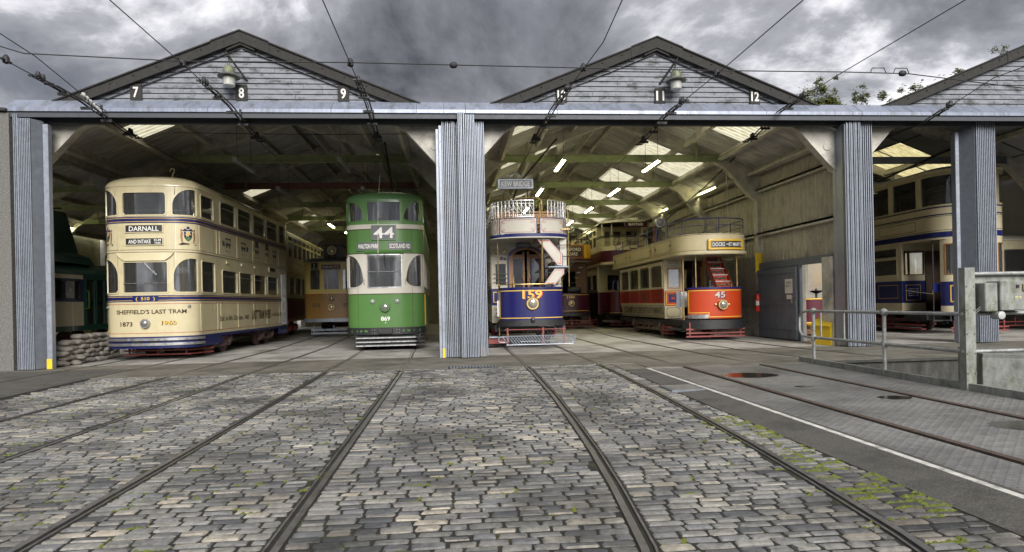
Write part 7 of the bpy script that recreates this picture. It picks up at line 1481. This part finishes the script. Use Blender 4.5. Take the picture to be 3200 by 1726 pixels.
# railing along the pit
t = thing('railing', 'grey tube railing with two rails along the traverser pit', 'railing', (6.50, 0, 0))
for y in (11.41, 9.44, 14.9):
    if y > 12: continue
    mb = MB(); mb.tube([(0, y, .02), (0, y, .95)], .028, 10); mb.lathe([(.045, -.05), (.05, 0), (.045, .05)], (0, y, .47), 'z', 10); mb.lathe([(.03, -.05), (.055, -.02), (.055, .03), (.02, .06)], (0, y, .95), 'z', 10); mb.build('post', 'railing', t)
mb = MB(); mb.tube([(0, 7.86, .95), (0, 11.62, .95), (0, 11.80, .92), (0, 11.90, .84), (0, 11.90, .58), (0, 11.80, .49), (0, 11.62, .47), (0, 7.86, .47)], .025, 10); mb.build('rail', 'railing', t)
mb = MB(); mb.tube([(.02, 11.2, .47), (.02, 11.2, .95)], .014, 6); mb.tube([(.02, 10.5, .48), (.02, 10.5, .95)], .014, 6); mb.build('upright_bar', 'railing', t)
# stained control cabinet stand
t = thing('control_stand', 'stained grey control cabinet on a steel post stand beside the pit', 'control box', (6.50, 7.84, 0))
mb = MB(); mb.box(-.05, .09, -.06, -.045, -.03, 1.54, b=.004); mb.box(-.05, -.035, -.045, .05, -.03, 1.54); mb.box(.075, .09, -.045, .05, -.03, 1.54); mb.build('post', 'rusty_galv', t, smooth=0)
mb = MB(); mb.box(1.46, 1.6, .0, .10, -.5, 1.5, b=.006); mb.build('post', 'rusty_galv', t, smooth=0)
mb = MB(); mb.box(.10, 1.6, .03, .05, .95, 1.45); mb.build('back_plate', 'rusty_galv', t, smooth=0)
mb = MB(); mb.box(.13, .30, -.17, .03, .98, 1.34, b=.01); mb.build('junction_box', 'rusty_galv', t, smooth=0); mb = MB(); mb.box(.31, .72, -.20, .03, .99, 1.36, b=.01); cb = mb.build('cabinet', 'rusty_galv', t, smooth=0)
mb = MB(); mb.box(.60, .70, -.235, -.20, 1.23, 1.325, b=.01); s_ = mb.build('isolator', 'yellow', cb, smooth=0); mb = MB(); mb.lathe([(.034, .0), (.034, .02)], (.65, -.236, 1.278), 'y', 12); mb.box(.612, .688, -.272, -.256, 1.268, 1.288); mb.build('isolator_switch', 'wood', s_, smooth=0)
for z, mt in ((1.19, 'red'), (1.12, 'green_btn')): mb = MB(); mb.lathe([(.022, .0), (.022, .02), (.0, .024)], (.655, -.20, z), 'y', 12); mb.build('push_button', mt, cb)
mb = MB(); mb.box(.52, .555, -.21, -.20, 1.27, 1.31); mb.build('key_switch', 'black', cb, smooth=0); mb = MB(); mb.box(.50, .58, -.206, -.20, 1.135, 1.165); np_ = mb.build('name_plate', 'cream_pale', cb, smooth=0); lettering(np_, 'LATR', lambda u, v: (.54 + u, -.208, 1.15 + v), .014, 'notice_ink')
mb = MB(); mb.lathe([(.05, .0), (.055, .03), (.05, .13), (.03, .14)], (.33, -.06, .93), 'y', 14); mb.build('gland', 'fixture', t)
for dz in (0, .03): tline(t, [(.10, .0, .93 + dz), (.14, -.10, 1.02 + dz), (.24, -.18, 1.05 + dz)], .009, 'fixture', 'conduit')
for z in (.95, .47, 1.47): tline(t, [(-.06 if z < 1 else .02, -.0 if z < 1 else -.03, z if z < 1 else 1.46), (1.7, -.0 if z < 1 else -.03, z if z < 1 else 1.46)], .024, 'railing', 'rail', 10)
mb = MB(); [mb.lathe([(.012, 0), (.008, .015)], (x, -.06, z), 'y', 6) for x in (-.03, .07) for z in (.2, .45, .7, 1.0, 1.3)]; mb.build('bolt', 'steel', t, kind='stuff')
t = thing('steel_trough', 'open stained grey metal trough below the control cabinet at the right edge', 'trough', (6.60, 7.6, 0))
mb = MB(); mb.hexa([(.0, .1, -.12), (1.3, -.9, -.12), (1.32, -.88, -.12), (.02, .14, -.12), (.0, .1, .40), (1.3, -.9, .40), (1.32, -.88, .40), (.02, .14, .40)]); mb.build('front_side', 'rusty_galv', t, smooth=0)
mb = MB(); mb.hexa([(.0, .1, .40), (1.3, -.9, .40), (1.34, -.86, .44), (.03, .15, .44), (.0, .085, .445), (1.3, -.915, .445), (1.34, -.86, .46), (.03, .15, .46)]); mb.build('rim', 'rusty_galv', t, smooth=0)
mb = MB(); mb.hexa([(.02, .14, -.12), (.06, .14, -.12), (.7, 1.3, -.12), (.66, 1.3, -.12), (.02, .14, .44), (.06, .14, .44), (.7, 1.3, .44), (.66, 1.3, .44)]); mb.hexa([(.66, 1.3, -.12), (1.9, .3, -.12), (1.9, .34, -.12), (.68, 1.34, -.12), (.66, 1.3, .44), (1.9, .3, .44), (1.9, .34, .44), (.68, 1.34, .44)]); mb.build('back_side', 'rusty_galv', t, smooth=0)

# yellow grit bin
t = thing('grit_bin', 'yellow grit bin with a sloping lid beside the right-hand folding door', 'bin', (9.43, 15.84, 0), R(-80)); t.scale = (1.1, 1.1, 1.08)
mb = MB(); mb.prism([(-.30, .0), (.32, .0), (.32, .44), (-.30, .44)], lambda u, v, d: (u, d, v), -.25, .3); mb.prism([(-.25, .44), (.30, .44), (.30, .78)], lambda u, v, d: (d, u, v), -.295, .315); mb.build('bin_body', 'yellow', t, smooth=0)
mb = MB(); mb.hexa([(-.32, -.29, .42), (.34, -.29, .42), (.34, .32, .80), (-.32, .32, .80), (-.32, -.30, .45), (.34, -.30, .45), (.34, .31, .83), (-.32, .31, .83)]); mb.build('lid', 'yellow', t, smooth=0)
for i, tx in enumerate(('FOR', 'EMERGENCY', 'USE')): lettering(t, tx, lambda u, v, i=i: (.02 + u, -.0 - i * .12 + v * .85 + .18, .725 - i * .076 + v * .53 + .035), .05, 'notice_ink')
# fire extinguisher, notices, yellow panel on the column
t = thing('fire_extinguisher', 'red and white fire extinguisher on the concrete column by the sliding door', 'extinguisher', (9.30, 19.46, 0))
mb = MB(); mb.lathe([(.0, .80), (.07, .80), (.08, .84), (.08, 1.22), (.06, 1.30), (.025, 1.34), (.025, 1.38)], (0, 0, 0), 'z', 16); mb.build('cylinder', 'red', t); mb = MB(); mb.lathe([(.0825, .98), (.0825, 1.12)], (0, 0, 0), 'z', 16); mb.build('printed_label', 'notice', t); mb = MB(); mb.box(-.03, .03, -.05, .03, 1.38, 1.43); mb.tube([(0, -.05, 1.38), (-.09, -.06, 1.3), (-.10, -.05, .95)], .012); mb.build('valve_hose', 'black', t)
mb = MB(); mb.box(-.16, .16, -.006, .006, -.30, .30); t = tag(mb.build('hazard_board', 'yellow', smooth=0, loc=(9.45, 19.53, 2.3)), 'worn yellow board fixed to the concrete column by the sliding door', 'sign')
mb = MB(); mb.box(-.006, .006, -.16, .16, -.23, .23); t = tag(mb.build('prohibition_sign', 'notice', smooth=0, loc=(9.34, 15.62, 1.72)), 'white no entry notice with a red circle beside the doorway', 'sign')
mb = MB(); A = [(-.0085, .12 * math.cos(i * .3927), .06 + .12 * math.sin(i * .3927)) for i in range(16)]; B = [(-.0085, .09 * math.cos(i * .3927), .06 + .09 * math.sin(i * .3927)) for i in range(16)]
for i in range(16): j = (i + 1) % 16; mb.face([A[i], A[j], B[j], B[i]])
mb.face([(-.0086, -.09, .10), (-.0086, -.06, .13), (-.0086, .09, .02), (-.0086, .06, -.01)]); r_ = mb.build('red_circle', 'red', t, smooth=0)
for i, tx in enumerate(('NO PUBLIC', 'ACCESS')): lettering(t, tx, lambda u, v, i=i: (-.0085, -u, -.13 - i * .05 + v), .03, 'notice_ink')
mb = MB(); mb.box(-.006, .006, -.13, .13, -.28, .28); t = tag(mb.build('printed_notice', 'notice', smooth=0, loc=(9.34, 15.62, 1.15)), 'white printed notice below the no entry sign beside the doorway', 'sign'); [lettering(t, 'SAFETY NOTICE', lambda u, v, i=i: (-.0085, -u, .2 - i * .08 + v), .03, 'notice_ink', width=.2) for i in range(5)]
mb = MB(); mb.box(9.28, 9.40, 15.40, 15.86, 0, 2.2); mb.build('door_pier', 'concrete', BAY[1], smooth=0, loc=(-APX[1], 0, 0))
# round gable-side lamps omitted; weed by the rail
t = thing('weed', 'tiny bright green weed growing against the middle rail in front', 'plant', (-.83, 3.32, zg(3.3) - .01))
mb = MB(); rw = random.Random(2)
for i in range(14):
    a, e, l_ = rw.uniform(0, 6.28), rw.uniform(.2, .9), rw.uniform(.02, .045); d = Vector((math.cos(a) * e, math.sin(a) * e, .8)).normalized(); s_ = Vector((-d.y, d.x, 0)).normalized() * l_ * .35; p = Vector((rw.uniform(-.02, .02), rw.uniform(-.02, .02), 0)); mb.face([p, p + d * l_ * .5 - s_, p + d * l_, p + d * l_ * .5 + s_])
pm('weed_leaf', (.10, .22, .03), .6); mb.build('leaf_tuft', 'weed_leaf', t, smooth=0)

# trees behind the shed on the right
def tree(x, y, top, rad, seed, lab, mat, nleaf=2600, ls=1.0, clumps=()):
    r = random.Random(seed); t = thing('tree', lab, 'tree', (x, y, -.7)); mb = MB(); tips = []
    def grow(p, d, l_, rr, lev):
        n = 4; pts = [p]; q = Vector(p)
        for i in range(n): d = (d + Vector((r.uniform(-.16, .16), r.uniform(-.16, .16), r.uniform(-.02, .10)))).normalized(); q = q + d * l_ / n; pts.append(q.copy())
        mb.tube(pts, [rr * (1 - .6 * i / n) for i in range(n + 1)], 5)
        if lev >= 3: tips.append((pts[1], q)); return
        for i in range(3 if lev else 7):
            a = r.uniform(0, 6.28); b_ = r.uniform(.4, .8); nd = (d + Vector((math.cos(a), math.sin(a), r.uniform(.1, .5))) * b_).normalized(); grow(pts[r.randint(1, n)], nd, l_ * r.uniform(.45, .65), rr * .45, lev + 1)
        grow(q, d, l_ * .6, rr * .4, lev + 1)
    grow(Vector((0, 0, 0)), Vector((0, 0, 1)), 8.0, .16, 0)
    kz = (top + .7 - .3) / max(v[2] for v in mb.v); kx = rad / (sum(abs(v[0]) for v in mb.v) / len(mb.v)) * .8
    mb.v = [(v[0] * kx, v[1] * kx, v[2] * kz) for v in mb.v]; tips = [tuple(Vector((q.x * kx, q.y * kx, q.z * kz)) for q in tp) for tp in tips]
    mb.build('trunk', 'bark', t); mb = MB()
    for i in range(nleaf):
        a, b_ = tips[r.randrange(len(tips))]; f = r.random(); p = a + (b_ - a) * f + Vector((r.gauss(0, .20), r.gauss(0, .20), r.gauss(0, .16)))
        d = Vector((r.uniform(-1, 1), r.uniform(-1, 1), r.uniform(-.6, .5))).normalized(); s_ = d.orthogonal().normalized() * r.uniform(.05, .10) * ls; l_ = r.uniform(.15, .28) * ls
        mb.face([p, p + d * l_ * .5 - s_, p + d * l_, p + d * l_ * .5 + s_])
    for (ox, oz, rr, nn) in clumps:                 # leafy shoots that make up the visible top
        for i in range(nn):
            a, e, f = r.uniform(0, 6.283), r.uniform(-1, 1), r.random() ** .4; q = math.sqrt(1 - e * e)
            p = Vector((ox + rr * f * q * math.cos(a), rr * f * q * math.sin(a), oz + .7 + rr * .9 * f * e)); d = Vector((r.uniform(-1, 1), r.uniform(-1, 1), r.uniform(-.6, .5))).normalized(); s_ = d.orthogonal().normalized() * r.uniform(.04, .08) * ls; l_ = r.uniform(.13, .25) * ls
            mb.face([p, p + d * l_ * .5 - s_, p + d * l_, p + d * l_ * .5 + s_])
    mb.build('crown', mat, t, smooth=0)
rt = random.Random(9)
def shoots(n, w, z0, z1, r0, r1, nn): return [(rt.uniform(-w, w), rt.uniform(z0, z1), rt.uniform(r0, r1), nn) for _ in range(n)]
tree(25.9, 44, 16.7, 1.0, 1, 'bushy yellow green tree behind the right end of the second gable', 'leaf_a', 2500, 1.0, shoots(16, 1.45, 14.2, 15.9, .35, .7, 260) + shoots(8, 1.2, 15.6, 16.6, .15, .3, 50))
tree(28.9, 44, 16.2, .4, 2, 'slim sparse tree just right of the bushy tree', 'leaf_b', 800, 1.0, shoots(9, .45, 14.4, 16.1, .15, .35, 60))
tree(30.8, 44, 15.6, .4, 3, 'sparse twiggy tree above the third bay header', 'leaf_b', 800, 1.0, shoots(8, .6, 14.4, 15.5, .15, .35, 55))
tree(33.2, 44, 16.2, .8, 4, 'sparse tree peeping over the lower slope of the third gable', 'leaf_b', 1500, 1.0, shoots(16, 1.5, 14.6, 16.1, .2, .4, 60))
tree(36.4, 44, 17.4, .7, 5, 'sparse tree peeping over the middle slope of the third gable', 'leaf_b', 1500, 1.0, shoots(12, 1.0, 15.8, 17.3, .2, .4, 60))
tree(39.5, 44, 18.9, .4, 6, 'single tree top rising above the third gable slope at far right', 'leaf_b', 800, 1.0, shoots(9, .4, 17.2, 18.8, .15, .35, 60))
